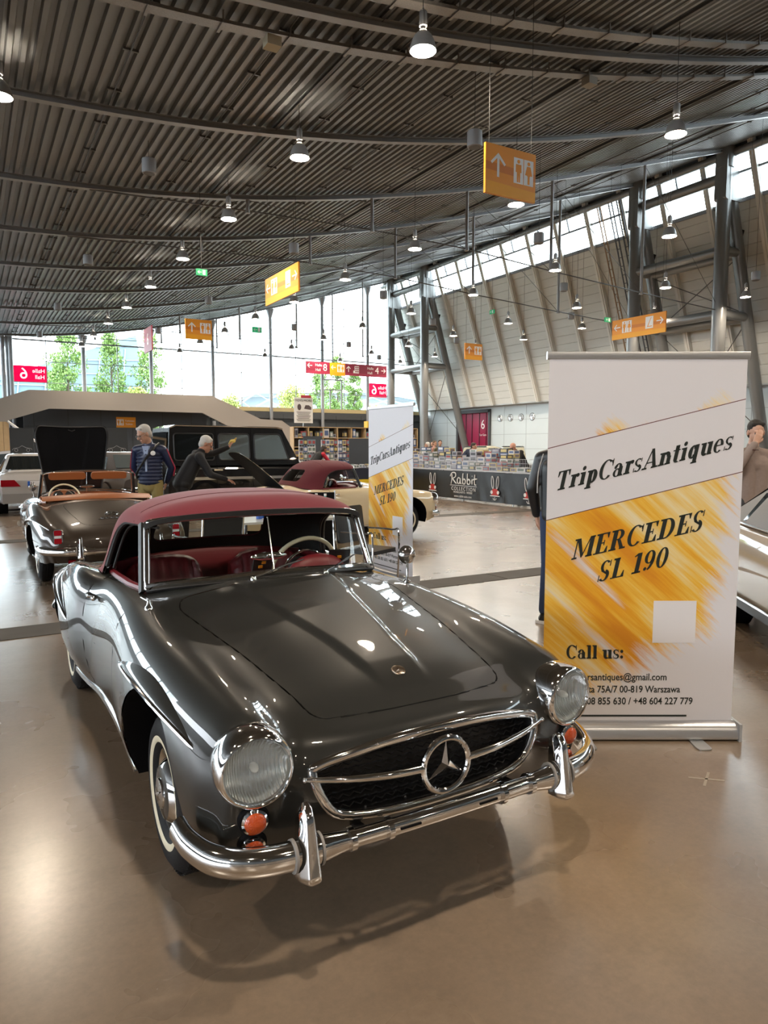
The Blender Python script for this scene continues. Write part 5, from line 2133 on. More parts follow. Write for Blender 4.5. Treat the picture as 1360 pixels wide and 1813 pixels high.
# ------------------------------------------------------------------ roll-up banners
def brush_print(W, H):
    m = bpy.data.materials.new('brush_stroke_print')
    m.use_nodes = True
    nt = m.node_tree
    L = nt.links.new
    b = nt.nodes['Principled BSDF']
    b.inputs['Roughness'].default_value = .5
    tc = nt.nodes.new('ShaderNodeTexCoord')
    sep = nt.nodes.new('ShaderNodeSeparateXYZ')
    L(tc.outputs['Object'], sep.inputs[0])

    def M_(op, a, c=None, d=None):
        n = nt.nodes.new('ShaderNodeMath')
        n.operation = op
        for i, v in enumerate((a, c, d)):
            if v is None:
                continue
            if isinstance(v, (int, float)):
                n.inputs[i].default_value = v
            else:
                L(v, n.inputs[i])
        return n.outputs[0]
    X, Z = sep.outputs[0], sep.outputs[2]
    mp = nt.nodes.new('ShaderNodeMapping')
    mp.inputs['Rotation'].default_value = (0, R(48), 0)
    L(tc.outputs['Object'], mp.inputs[0])

    def noise(sx, sz, scale, det, ro=.6):
        m2 = nt.nodes.new('ShaderNodeMapping')
        m2.inputs['Scale'].default_value = (sx, 1, sz)
        L(mp.outputs[0], m2.inputs[0])
        n = nt.nodes.new('ShaderNodeTexNoise')
        n.inputs['Scale'].default_value = scale
        n.inputs['Detail'].default_value = det
        n.inputs['Roughness'].default_value = ro
        L(m2.outputs[0], n.inputs['Vector'])
        return n.outputs['Fac']
    broad = noise(1.0, .16, 4.5, 3)
    hair = noise(1.0, .05, 42, 6, .7)
    rag = noise(1.0, .12, 13, 6, .75)
    tone = M_('ADD', M_('MULTIPLY', broad, .75), M_('MULTIPLY', hair, .30))
    ramp = nt.nodes.new('ShaderNodeValToRGB')
    e = ramp.color_ramp.elements
    e[0].position, e[0].color = .40, (.84, .72, .46, 1)
    e[1].position, e[1].color = .68, (.70, .27, .012, 1)
    for p, c in ((.47, (.84, .62, .24)), (.53, (.85, .50, .06)), (.60, (.78, .36, .015))):
        q = e.new(p)
        q.color = (*c, 1)
    L(tone, ramp.inputs[0])
    # where paint covers: big blob inside, ragged towards the right side and both ends
    edge = M_('ADD', M_('MULTIPLY', M_('SUBTRACT', rag, .5), 1.5), M_('MULTIPLY', M_('SUBTRACT', hair, .5), .9))
    right = M_('SUBTRACT', .50, M_('ADD', X, M_('MULTIPLY', M_('SUBTRACT', 1.35, Z), .12)))
    low = M_('MULTIPLY', M_('SUBTRACT', M_('ADD', Z, M_('MULTIPLY', X, -.55)), .34), 1.1)
    tuft = M_('MULTIPLY', M_('MAXIMUM', 0.0, M_('SUBTRACT', M_('SINE', M_('ADD', M_('MULTIPLY', X, 11.5), 3.6)), .25)), .16)
    high = M_('MULTIPLY', M_('SUBTRACT', M_('ADD', M_('ADD', 1.67, tuft), M_('MULTIPLY', X, .24)), Z), 1.6)
    cover = M_('MINIMUM', M_('MINIMUM', M_('MULTIPLY', right, 1.6), low), high)
    mask = M_('SMOOTH_MIN', 1.0, M_('MAXIMUM', 0.0, M_('MULTIPLY', M_('ADD', cover, M_('MULTIPLY', edge, .42)), 6.0)), .1)
    # bare light streaks between strokes
    streak = M_('SUBTRACT', 1.0, M_('MAXIMUM', 0.0, M_('MINIMUM', 1.0, M_('MULTIPLY', M_('SUBTRACT', M_('ADD', M_('MULTIPLY', noise(1.0, .1, 6.5, 4), .8), M_('MULTIPLY', hair, .25)), .62), 9.0))))
    mask = M_('MULTIPLY', mask, streak)
    mx = nt.nodes.new('ShaderNodeMix')
    mx.data_type = 'RGBA'
    mx.inputs[6].default_value = (.74, .73, .76, 1)
    L(mask, mx.inputs[0])
    L(ramp.outputs[0], mx.inputs[7])
    # slanted white band
    zz = M_('SUBTRACT', Z, M_('MULTIPLY', X, .2505))
    band = M_('MULTIPLY', M_('GREATER_THAN', zz, 1.317), M_('LESS_THAN', zz, 1.697))
    ln = M_('ADD', M_('LESS_THAN', M_('ABSOLUTE', M_('SUBTRACT', zz, 1.317)), .0022), M_('LESS_THAN', M_('ABSOLUTE', M_('SUBTRACT', zz, 1.697)), .0022))
    m2 = nt.nodes.new('ShaderNodeMix')
    m2.data_type = 'RGBA'
    L(band, m2.inputs[0])
    L(mx.outputs[2], m2.inputs[6])
    m2.inputs[7].default_value = (.74, .73, .76, 1)
    m3 = nt.nodes.new('ShaderNodeMix')
    m3.data_type = 'RGBA'
    L(ln, m3.inputs[0])
    L(m2.outputs[2], m3.inputs[6])
    m3.inputs[7].default_value = (.12, .03, .03, 1)
    L(m3.outputs[2], b.inputs['Base Color'])
    return m


def rollup(loc, rz, label):
    W, H = 1.03, 2.02
    t = thing('rollup_banner', label, 'banner', loc, rz)
    b = MB()
    b.sweep([(-W / 2 - .015, 0, .045), (W / 2 + .015, 0, .045)], round_poly([(-.075, -.04), (.075, -.04), (.06, .03), (.02, .05), (-.02, .05), (-.06, .03)], .02, 4))
    base = b.build('base', M_alu, t, smooth=30)
    for s in (-1, 1):
        b = MB()
        b.box((s * (W / 2 + .02), 0, .047), (.014, .156, .098))
        b.build('end_cap', mat('cap_grey', (.35, .36, .37), .5), base, smooth=0)
        f_ = MB()
        f_.prism(round_poly([(-.04, -.19), (.04, -.19), (.03, .19), (-.03, .19)], .03, 4), .0, .007, Matrix.Translation((s * .30, 0, .001)))
        f_.build('foot', M_steel, t, smooth=0)
    rows = []
    for i in range(21):
        z = .07 + (H - .05) * i / 20
        rows.append([(x, -.008, z) for x in np.linspace(-W / 2, W / 2, 13)])
    b = MB()
    b.grid(rows)
    b.grid([[(p[0], p[1] + .002, p[2]) for p in r] for r in rows], flip=True)
    pan = b.build('printed_sheet', brush_print(W, H), t)
    b = MB()
    b.sweep([(-W / 2 - .012, 0, H + .03), (W / 2 + .012, 0, H + .03)], round_poly([(-.014, -.02), (.014, -.02), (.014, .02), (-.014, .02)], .008, 3))
    b.build('top_rail', M_alu, t, smooth=30)
    b = MB()
    b.tube([(0, .05, .05), (0, .05, H + .02)], .012, 8)
    b.build('pole', M_alu, t)
    ink = mat('print_ink', (.012, .018, .016), .5)
    F_ = Matrix.Translation((0, -.0088, 0)) @ FRONT
    serif('TripCarsAntiques', .098, .955, 0.0, 1.507, 13.6, .22, ink, pan, F_)
    serif('MERCEDES', .105, .715, -.02, 1.112, 13.2, .22, ink, pan, F_)
    serif('SL 190', .105, .385, -.04, .955, 13.2, .22, ink, pan, F_)
    serif('Call us:', .074, .315, -.235, .475, 0, .0, ink, pan, F_)
    for s, z, x1 in (('tripcarsantiques@gmail.com', .334, .155), ('ul. Złota 75A/7 00-819 Warszawa', .266, .228), ('+48 508 855 630 / +48 604 227 779', .200, .298)):
        o = text(s, .054, ink, pan, F_ @ Matrix.Translation((-.385, z, 0)), align='LEFT', ext=.0006, bold=.0006)
        w = o.dimensions.x
        o.matrix_local = F_ @ Matrix.Translation((-.385, z, 0)) @ Matrix.Scale((x1 + .385) / max(w, .1), 4, (1, 0, 0))
    b = MB(F_)
    b.prism([(-.385, .115), (.27, .115), (.27, .125), (-.385, .125)], 0, .001)
    b.build('rule', ink, pan, smooth=0)
    b = MB(F_)
    b.prism([(.07, .525), (.30, .525), (.30, .755), (.07, .755)], 0, .001)
    b.build('white_square', mat('plain_white_patch', (.78, .77, .79), .5), pan, smooth=0)
    return t


rollup((3.085, 2.545, 0), R(-30.35), 'large white and yellow roll-up banner standing at the right of the dark grey roadster')
rollup((4.36, 7.3, 0), R(-90), 'smaller-looking yellow and white roll-up banner turned sideways, behind the grey roadster')
# ------------------------------------------------------------------ simpler cars (y forward, x right)
m_tint = mat('car_glass_dark', (.008, .010, .011), .03, spec=.5)
m_tintb = mat('car_glass_grey', (.06, .075, .08), .04, coat=1.0, spec=.8)


def car_wheel(root, x, y, r, s, cap=M_steel):
    M = Matrix.Translation((x, y, r)) @ Matrix.Rotation(R(90) * s, 4, 'Y')
    w = MB(M)
    w.lathe([(0, .05), (.10, .055), (r * .58, .04), (r * .64, .06), (r * .66, .04)], 24)
    o = w.build('wheel', cap, root)
    w = MB(M)
    w.lathe([(r * .64, .06), (r * .75, .085), (r * .93, .075), (r, .045), (r, -.07), (r * .6, -.09)], 28)
    w.build('tyre', M_rubber, o)


def loft(mb, st):
    rows = []
    for y, zb, zt, w in st:
        h = zt - zb
        half = [(0, zt + .012), (.55 * w, zt + .008), (.82 * w, zt - .01), (.93 * w, zt - .04), (.985 * w, zt - .11), (w, zb + h * .55), (.985 * w, zb + h * .25), (.95 * w, zb + .03), (.88 * w, zb)]
        rows.append([(-a, y, b) for a, b in half[:0:-1]] + [(a, y, b) for a, b in half])
    mb.grid(rows)
    for r, fl in ((rows[0], 1), (rows[-1], 0)):
        n = len(r)
        mb.add(r, [tuple(range(n))[::-1] if fl else tuple(range(n))])


def simple_car(name, label, loc, rz, paint, body, house, wheels, wr=.31, glass=None, top=None, group=None, lamps=None, trim=True, cap=M_steel, panes=2, cat='car'):
    """body: [(y, zbottom, ztop, halfwidth)], house: [(y, zbelt, ztop, halfwidth at belt, halfwidth at top)] front to rear"""
    t = thing(name, label, cat, loc, rz, group)
    glass = glass or m_tint
    b = MB()
    loft(b, body)
    bo = b.build('body', paint, t, smooth=40)
    h = MB()
    rows = []
    for y, zb, zt, wb, wt in house:
        half = [(0, zt + .012), (.7 * wt, zt + .004), (.93 * wt, zt - .02), (wt, zt - .06), (wb, zb)]
        rows.append([(-p, y, q) for p, q in half[:0:-1]] + [(p, y, q) for p, q in half])
    h.grid(rows)
    h.add(rows[0], [tuple(range(len(rows[0])))[::-1]])
    h.add(rows[-1], [tuple(range(len(rows[-1])))])
    h.build('roof', top or paint, t, smooth=40)
    # side panes between the stations, windscreen, rear pane
    n = len(house)
    k0, k1 = 1, n - 2
    for s in (1, -1):
        ysa = [house[k0][0], house[k1][0]]
        for q in range(panes):
            ya = ysa[0] + (ysa[1] - ysa[0]) * (q / panes) - .035
            yb = ysa[0] + (ysa[1] - ysa[0]) * ((q + 1) / panes) + .035

            def at(y, u):
                ys = [a[0] for a in house]
                f_ = lambda i: float(np.interp(-y, [-v for v in ys], [a[i] for a in house]))
                zb, zt, wb, wt = f_(1), f_(2), f_(3), f_(4)
                z = zb + (zt - .06 - zb) * u
                return (s * (wb + (wt - wb) * u + .006), y, z)
            xa = ya + (.18 if q == 0 else 0) * (1 if house[0][0] - house[1][0] > .15 else 0)
            pts = [at(xa, .08), at(ya, .92), at(yb, .92), at(yb - (.14 if q == panes - 1 else 0), .08)]
            g = MB()
            g.add(pts, [(0, 1, 2, 3) if s < 0 else (3, 2, 1, 0)])
            g.build('side_window', glass, t, smooth=0)
    for (i, j, nm) in ((0, 1, 'windscreen'), (n - 1, n - 2, 'rear_window')):
        a, c = house[i], house[j]
        sg = 1 if i == 0 else -1
        g = MB()

        def pt(x, u):
            y = a[0] + (c[0] - a[0]) * u
            z = (a[2] + (c[2] - a[2]) * u) + .02
            return (x, y + sg * .012, z)
        if abs(a[0] - c[0]) > .08:
            g.add([pt(-a[3] * .9, .10), pt(a[3] * .9, .10), pt(c[4] * .88, .9), pt(-c[4] * .88, .9)], [(0, 1, 2, 3)])
        else:
            g.add([(-a[3] * .88, a[0] + sg * .008, a[1] + .06), (a[3] * .88, a[0] + sg * .008, a[1] + .06), (a[4] * .9, a[0] + sg * .008, a[2] - .1), (-a[4] * .9, a[0] + sg * .008, a[2] - .1)], [(0, 1, 2, 3)])
        g.build(nm, glass, t, smooth=0)
    for y in wheels:
        w = float(np.interp(-y, [-v[0] for v in body], [v[3] for v in body]))
        for s in (1, -1):
            car_wheel(t, s * (w - .10), y, wr, s, cap)
            a = MB(Matrix.Translation((s * (w - .02), y, wr)) @ Matrix.Rotation(R(90) * s, 4, 'Y'))
            a.lathe([(wr * 1.16, -.2), (wr * 1.16, .027), (wr * .9, .012)], 28)
            a.build('arch_lining', M_matblack, t)
    if trim:
        for i, s_ in ((0, 1), (-1, -1)):
            y, zb, zt, w = body[i]
            b = MB()
            P = smooth_path([(-w * 1.0, y - s_ * .16, zb + .17), (-w * .9, y + s_ * .03, zb + .17), (0, y + s_ * .07, zb + .17), (w * .9, y + s_ * .03, zb + .17), (w * 1.0, y - s_ * .16, zb + .17)], 5)
            b.sweep(P, [(.03 * math.cos(q), .06 * math.sin(q)) for q in [2 * PI * k / 10 for k in range(10)]])
            b.build('bumper', M_chrome if trim is True else trim, t, smooth=50)
    return t


# ---- the three roadsters
P_grey = paint_mat('paint_dark_grey', (.021, .0215, .020))
P_brown = paint_mat('paint_brown_grey', (.045, .034, .026))
P_cream = paint_mat('paint_cream', (.66, .55, .36))
L_red = leather_mat('leather_red', (.150, .008, .014))
L_tan = leather_mat('leather_tan', (.34, .11, .035))
F_red = mat('roof_cloth_red', (.165, .014, .026), .82, noise=.10, nscale=220, sheen=.15)
F_dred = mat('roof_cloth_dark_red', (.11, .012, .02), .85, noise=.1, nscale=220)
car_main = build_roadster('dark grey two-seat roadster with closed red cloth top in the foreground', P_grey, L_red, F_red, (1.31, 2.52, 0), PI)


def recolour(root, swap):
    for o in root.children_recursive:
        for sl in getattr(o, 'material_slots', ()):
            if sl.material in swap:
                nm = swap[sl.material]
                sl.link = 'OBJECT'
                sl.material = nm


def kid(root, name):
    return [o for o in root.children_recursive if o.name.split('.')[0] == name]


def swing(o, pivot, ang):
    """turn a lid about a hinge across the car"""
    p = Vector(pivot)
    rot = Matrix.Rotation(ang, 3, 'X')
    o.location = p - rot @ p
    o.rotation_euler = (ang, 0, 0)


car_cream = dup(car_main, (6.65, 11.2, 0), R(-90), 'cream roadster with dark red cloth top and open boot lid, seen from its side')
recolour(car_cream, {P_grey: P_cream, F_red: F_dred})
for o in kid(car_cream, 'wheel_brow'):
    for c in list(o.children):
        bpy.data.objects.remove(c)
    bpy.data.objects.remove(o)
swing(kid(car_cream, 'trunk_lid')[0], (0, -2.2, .905), R(-52))
tb = MB()
tb.box((0, -2.68, .5), (.86, .8, .02))
tb.build('boot_floor', M_matblack, car_cream, smooth=0)
car_brown = dup(car_main, (1.44, 11.62, 0), 0.0, 'brown grey roadster seen from behind with open top, tan leather and raised bonnet')
recolour(car_brown, {P_grey: P_brown, L_red: L_tan})
for o in kid(car_brown, 'soft_top'):
    for c in list(o.children):
        bpy.data.objects.remove(c)
    bpy.data.objects.remove(o)
swing(kid(car_brown, 'hood')[0], (0, .50, .70), R(-84))
# folded hood under its tan cover, sun visors
fc = MB()
rows = []
for i in range(25):
    t_ = i / 24 * 2 - 1
    x = t_ * .66
    y0 = -1.98 + .22 * abs(t_) ** 2.5
    rows.append([(x, y0 + .16, .90), (x, y0 + .12, .965 - .03 * t_ * t_), (x, y0 + .02, .985 - .04 * t_ * t_), (x, y0 - .08, .968 - .05 * t_ * t_), (x, y0 - .13, .925 - .03 * t_ * t_)])
fc.grid(rows)
fc.build('tonneau_cover', L_tan, car_brown, smooth=60)
for s in (1, -1):
    v = MB()
    v.prism(round_poly([(-.235, -.05), (.235, -.05), (.235, .05), (-.235, .05)], .04, 4), -.012, .012, aim((s * .27, -1.035, 1.175), (0, -1, -.25), (1, 0, 0)))
    v.build('sun_visor', L_tan, car_brown, smooth=30)
hp_ = kid(car_main, 'hood')[0]
# cards on the grey roadster's dashboard
for k, (x, y, z, a) in enumerate(((.02, -.915, .985, .2), (-.46, -1.00, .965, -.25))):
    t = thing('dashboard_card', ('black card with orange marks propped behind the windscreen, beside the mirror rod', 'black card propped behind the windscreen in front of the steering wheel')[k], 'card', (1.31 - x, 2.52 - y, z), PI + a)
    b = MB()
    b.box((0, 0, 0), (.12, .006, .09), rx=R(-18))
    b.build('card', M_black, t, smooth=0)
    b = MB()
    for q in range(3):
        b.box((.0 + .02 * (q - 1), .006, .02 - .02 * q), (.022, .006, .014), rx=R(-18))
    b.build('marks', m_or1, t, smooth=0)

# ---- black off-roader
P_black = paint_mat('paint_black', (.006, .006, .007))
suv = thing('off_roader', 'tall boxy black off-roader parked behind the cream roadster', 'car', (5.98, 16.65, 0), R(-90))
b = MB()
loft(b, [(2.15, .42, 1.00, .80), (2.10, .40, 1.10, .86), (1.0, .38, 1.15, .90), (.2, .36, 1.17, .905), (-1.6, .36, 1.18, .905), (-2.15, .38, 1.18, .90), (-2.2, .45, 1.16, .88)])
b.build('body', P_black, suv, smooth=30)
b = MB()
cabin = [(.92, 1.15), (.50, 1.97), (.36, 2.03), (-2.02, 2.05), (-2.14, 1.99), (-2.20, 1.15)]
n = len(cabin)
vs = []
for s_ in (-1, 1):
    for y, z in cabin:
        vs.append((s_ * (.89 - .10 * (z - 1.15) / .9), y, z))
b.add(vs, [tuple(range(n)), tuple(range(2 * n - 1, n - 1, -1))] + [(i, n + i, n + (i + 1) % n, (i + 1) % n) for i in range(n)])
b.build('cabin', P_black, suv, smooth=20)
m_mirror = mat('mirror_tint', (.62, .70, .70), .03, .9)
for s_ in (1, -1):
    def sp(y, z, o=.0):
        return (s_ * (.89 - .10 * (z - 1.15) / .9 + o), y, z)
    for (ya, yb, m) in ((-2.06, -1.18, m_tint), (-1.06, -.34, m_mirror), (-.22, .62, m_mirror)):
        poly = round_poly([(ya, 1.27), (yb, 1.27), (yb - (.20 if yb > 0 else 0), 1.86), (ya, 1.86)], .07, 5)
        g = MB()
        g.add([sp(y, z, .009) for y, z in poly], [tuple(range(len(poly)))])
        w_ = g.build('side_window', m, suv, smooth=0)
        g = MB()
        g.tube([sp(y, z, .008) for y, z in poly], .016, 6, closed=True)
        g.build('window_seal', M_black, w_)
    for y in (-1.12, -.28):
        g = MB()
        g.tube([sp(y, z, .004) for z in (.5, .8, 1.15, 1.5, 1.98)], .006, 5)
        g.build('door_gap', M_matblack, suv)
    for y in (-1.0, -.16):
        g = MB()
        g.box((s_ * .925, y - .1, 1.05), (.03, .2, .035))
        g.build('door_handle', M_chrome, suv, smooth=0)
    g = MB()
    g.tube([(s_ * .80, .5, 1.985), (s_ * .80, .36, 2.02), (s_ * .80, -2.0, 2.04), (s_ * .80, -2.13, 1.99)], .016, 6)
    g.build('roof_gutter', M_chrome, suv)
    g = MB()
    g.box((s_ * .912, -.3, .86), (.02, 3.4, .06))
    g.build('side_strip', M_steel, suv, smooth=0)
    for y in (1.35, -1.4):
        car_wheel(suv, s_ * .80, y, .38, s_)
        g = MB(Matrix.Translation((s_ * .885, y, .38)) @ Matrix.Rotation(R(90) * s_, 4, 'Y'))
        g.lathe([(.45, -.2), (.45, .027), (.34, .012)], 28)
        g.build('arch_lining', M_matblack, suv)
g = MB()
g.add([(-.72, -2.212, 1.3), (.72, -2.212, 1.3), (.68, -2.165, 1.9), (-.68, -2.165, 1.9)], [(0, 1, 2, 3)])
g.build('rear_window', m_tint, suv, smooth=0)
g = MB()
g.add([(-.78, .88, 1.25), (.78, .88, 1.25), (.70, .535, 1.92), (-.70, .535, 1.92)], [(3, 2, 1, 0)])
g.build('windscreen', m_tint, suv, smooth=0)
g = MB()
g.box((0, -2.24, .62), (1.7, .12, .16))
g.build('bumper', M_black, suv, smooth=0)
g = MB()
g.lathe([(0, .12), (.30, .12), (.36, .08), (.37, -.05)], 28, aim((0, -2.25, .98), (0, -1, 0)))
g.build('spare_wheel', M_black, suv)
# ---- silver coupe seen from behind at the far left
P_silver = paint_mat('paint_silver', (.42, .40, .38))
cp_ = simple_car('coupe', 'silver coupe at the left edge seen from behind, with red tail lights', (1.42, 20.4, 0), 0, P_silver,
    [(2.2, .30, .66, .70), (2.1, .25, .78, .82), (1.0, .2, .88, .86), (0, .19, .93, .87), (-1.2, .2, .96, .87), (-2.0, .25, .97, .84), (-2.25, .30, .93, .80), (-2.32, .38, .80, .78)],
    [(.85, .90, .93, .76, .70), (.05, .93, 1.34, .78, .60), (-.5, .94, 1.40, .78, .61), (-.95, .95, 1.36, .78, .60), (-1.62, .96, .985, .74, .66)], (1.35, -1.35), .31, trim=None)
for s in (1, -1):
    b = MB()
    b.prism([(s * .40, .67), (s * .80, .67), (s * .80, .82), (s * .52, .82)][::s], -.03, .035, Matrix.Translation((0, -2.30, 0)) @ FRONT)
    b.build('tail_light', M_redlens, cp_, smooth=0)
b = MB()
b.box((0, -2.335, .73), (.52, .02, .115))
pl = b.build('number_plate', mat('plate_white', (.8, .8, .8), .5), cp_, smooth=0)
b = MB()
b.box((-.235, -2.347, .73), (.05, .006, .113))
b.build('plate_band', mat('plate_blue', (.01, .10, .45), .5), pl, smooth=0)
text('U', .10, M_black, pl, Matrix.Translation((-.16, -2.347, .73)) @ FRONT)
b = MB()
b.box((0, -2.30, .40), (1.56, .16, .22))
b.build('bumper', mat('grey_bumper', (.26, .25, .24), .5), cp_, smooth=0)
# ---- bronze saloon cut by the right edge
P_bronze = paint_mat('paint_champagne', (.36, .27, .185))
sal = simple_car('saloon', 'champagne beige car cut by the right edge, behind the large banner', (5.75, 2.42, 0), R(180 - 38.5), P_bronze,
    [(2.2, .32, .62, .70), (2.1, .25, .74, .82), (1.0, .2, .86, .86), (0, .19, .90, .87), (-1.2, .2, .92, .87), (-2.1, .25, .90, .82), (-2.3, .32, .82, .76)],
    [(.75, .88, .90, .76, .70), (.1, .90, 1.24, .78, .62), (-.5, .91, 1.29, .78, .63), (-.95, .92, 1.27, .78, .62), (-1.6, .92, .94, .74, .66)], (1.35, -1.35), .31, top=mat('vinyl_roof', (.10, .085, .075), .5), panes=1)
for s in (1, -1):
    b = MB()
    b.box((s * .872, -.1, .27), (.012, 2.0, .07))
    b.build('sill_strip', M_black, sal, smooth=0)
    b = MB()
    b.box((s * .874, -.1, .31), (.012, 2.0, .012))
    b.build('sill_chrome', M_chrome, sal, smooth=0)
    b = MB()
    b.tube([(s * .80, .5, .905), (s * .80, -1.4, .925)], .010, 6)
    b.build('belt_chrome', M_chrome, sal)

SED_B = [(2.2, .32, .64, .68), (2.1, .25, .76, .78), (1.0, .2, .86, .82), (0, .19, .90, .83), (-1.2, .2, .92, .83), (-2.0, .25, .88, .78), (-2.2, .32, .76, .72)]
SED_H = [(.8, .88, .92, .74, .68), (.15, .90, 1.36, .76, .60), (-.5, .91, 1.43, .76, .61), (-1.0, .92, 1.38, .76, .60), (-1.6, .92, .96, .72, .64)]
WAG_H = [(.8, .90, .94, .74, .68), (.25, .92, 1.52, .76, .64), (-.8, .93, 1.60, .76, .65), (-1.9, .93, 1.58, .76, .64), (-2.1, .93, 1.50, .75, .62)]
BUS_B = [(2.0, .40, .86, .78), (1.95, .34, 1.0, .84), (0, .3, 1.05, .86), (-1.9, .3, 1.05, .86), (-2.05, .4, .95, .82)]
BUS_H = [(1.95, 1.02, 1.08, .82, .76), (1.60, 1.04, 1.86, .84, .72), (0, 1.05, 1.95, .84, .74), (-1.6, 1.05, 1.92, .84, .72), (-1.95, 1.03, 1.7, .82, .70)]


def far_car(label, x, y, rz, col, kind='sedan', top=None, glass=None):
    H = {'sedan': SED_H, 'wagon': WAG_H, 'bus': BUS_H}[kind]
    B = BUS_B if kind == 'bus' else SED_B
    return simple_car('parked_car', label, (x, y, 0), R(rz), paint_mat('paint_%d_%d' % (int(x * 10), int(y * 10)), col), B, H, (1.3, -1.3), .31, glass or m_tintb, top=None if top is None else paint_mat('roof_%d_%d' % (int(x * 10), int(y * 10)), top), group='classic cars parked in the background')


far_car('grey saloon half hidden behind the man in the navy jacket', 3.6, 20.9, 12, (.10, .09, .085))
far_car('pale car behind the silver coupe at the far left', 1.0, 29.6, 80, (.55, .55, .55), 'sedan')
far_car('car with maroon roof at the far left edge', .2, 38.5, 85, (.30, .05, .06), 'wagon')
far_car('pink beige saloon at the left edge left of the silver coupe', -.9, 21.4, 0, (.42, .30, .27))
far_car('olive cream estate car behind the counter, right of the maroon gate', 24.5, 30.5, -60, (.40, .42, .30), 'wagon', top=(.60, .58, .44))
far_car('orange and cream estate car behind the olive one', 28.6, 33.4, -40, (.55, .28, .07), 'wagon', top=(.62, .60, .46))
far_car('black car low behind the toy boxes on the counter', 19.6, 24.0, -70, (.012, .012, .013))
far_car('cream rounded saloon left of the bald man at the counter', 22.3, 22.6, 120, (.58, .52, .40))
far_car('beige and teal van right of the bald man at the counter', 25.2, 19.6, 100, (.60, .54, .40), 'bus', top=(.62, .56, .42))
far_car('white van behind the seated visitors', 19.6, 32.0, 95, (.66, .66, .62), 'sedan')
far_car('small pale car with light roof left of the white-haired visitor', 16.8, 30.2, 80, (.60, .58, .50), 'wagon')
far_car('dark wagon far behind the black off-roader', 9.6, 30.5, 95, (.05, .05, .055), 'wagon')
# ------------------------------------------------------------------ people
def organic(name, prims, voxel, m, parent=None, it=3, M=None):
    """one continuous skin over capsules and ellipsoids"""
    b = MB(M)
    for p in prims:
        if p[0] == 'cap':
            a, c, ra, rc = Vector(p[1]), Vector(p[2]), p[3], p[4]
            d = c - a
            L = d.length
            if L < 1e-5:
                continue
            prof = [(0, -ra)] + [(ra * math.cos(t), ra * math.sin(t)) for t in (-1.2, -.8, -.4, 0)] + [(rc * math.cos(t), L + rc * math.sin(t)) for t in (0, .4, .8, 1.2)] + [(0, L + rc)]
            prof = [(max(r, 1e-4), z) for r, z in prof]
            A = aim(a, d, (1, 0, 0) if abs(d.normalized().x) < .9 else (0, 1, 0))
            b.lathe(prof, 14, A)
        else:
            b.ball((0, 0, 0), p[2], 16, 10, Matrix.Translation(p[1]) @ (p[3] if len(p) > 3 else Matrix.Identity(4)))
    me = bpy.data.meshes.new(name)
    me.from_pydata(b.v, [], b.f)
    me.update()
    bm = bmesh.new()
    bm.from_mesh(me)
    bmesh.ops.remove_doubles(bm, verts=bm.verts, dist=1e-4)
    bmesh.ops.recalc_face_normals(bm, faces=bm.faces)
    bm.to_mesh(me)
    bm.free()
    o = bpy.data.objects.new(name, me)
    COL.objects.link(o)
    r = o.modifiers.new('r', 'REMESH')
    r.mode = 'VOXEL'
    r.voxel_size = voxel
    s = o.modifiers.new('s', 'SMOOTH')
    s.factor = .5
    s.iterations = it
    dg = bpy.context.evaluated_depsgraph_get()
    me2 = bpy.data.meshes.new_from_object(o.evaluated_get(dg))
    o.modifiers.clear()
    o.data = me2
    me2.name = name
    me2.materials.clear()
    me2.materials.append(m)
    me2.polygons.foreach_set('use_smooth', [True] * len(me2.polygons))
    if parent is not None:
        o.parent = parent
    return o


def hand_prims(w, d, n, side, curl=.5, s=1.0):
    """palm and five fingers from the wrist w along d, palm normal n"""
    w, d, n = Vector(w), Vector(d).normalized(), Vector(n)
    n = (n - d * n.dot(d)).normalized()
    a = d.cross(n) * side
    P = []
    k = w + d * .085 * s
    for q in (-.028, -.010, .010, .028):
        P.append(('cap', w + a * q * .6 * s + d * .012, k + a * q * s, .015 * s, .013 * s))
    for q, L in ((-.030, .068), (-.010, .078), (.010, .074), (.029, .058)):
        p0 = k + a * q * s
        d1 = (d * math.cos(curl * .6) + n * math.sin(curl * .6))
        d2 = (d * math.cos(curl * 1.5) + n * math.sin(curl * 1.5))
        p1 = p0 + d1 * L * .5 * s
        P.append(('cap', p0, p1, .0092 * s, .0085 * s))
        P.append(('cap', p1, p1 + d2 * L * .5 * s, .0085 * s, .0072 * s))
    t0 = w + d * .025 * s - a * .028 * s
    t1 = t0 + (d * .75 - a * .6 + n * .35).normalized() * .045 * s
    P.append(('cap', t0, t1, .013 * s, .0105 * s))
    P.append(('cap', t1, t1 + (d * .9 - a * .15 + n * .5).normalized() * .032 * s, .0105 * s, .008 * s))
    return P


STAND = dict(pelvis=(0, 0, .95), waist=(0, 0, 1.10), chest=(0, .0, 1.32), neck=(0, -.005, 1.49), head=(0, .025, 1.655),
             shL=(-.180, 0, 1.405), shR=(.180, 0, 1.405), elL=(-.25, -.03, 1.15), elR=(.25, -.03, 1.15), wrL=(-.25, .06, .91), wrR=(.25, .06, .91),
             hipL=(-.095, 0, .93), hipR=(.095, 0, .93), knL=(-.105, .02, .50), knR=(.105, .02, .50), anL=(-.11, -.02, .09), anR=(.11, -.02, .09))

M_skin = mat('skin', (.52, .30, .21), .5, noise=.06, nscale=30)
M_skin2 = mat('skin_ruddy', (.50, .25, .17), .5, noise=.06, nscale=30)
M_dkcloth = mat('cloth_black', (.010, .010, .012), .8)
M_shoe = mat('shoe_black', (.012, .012, .012), .5)


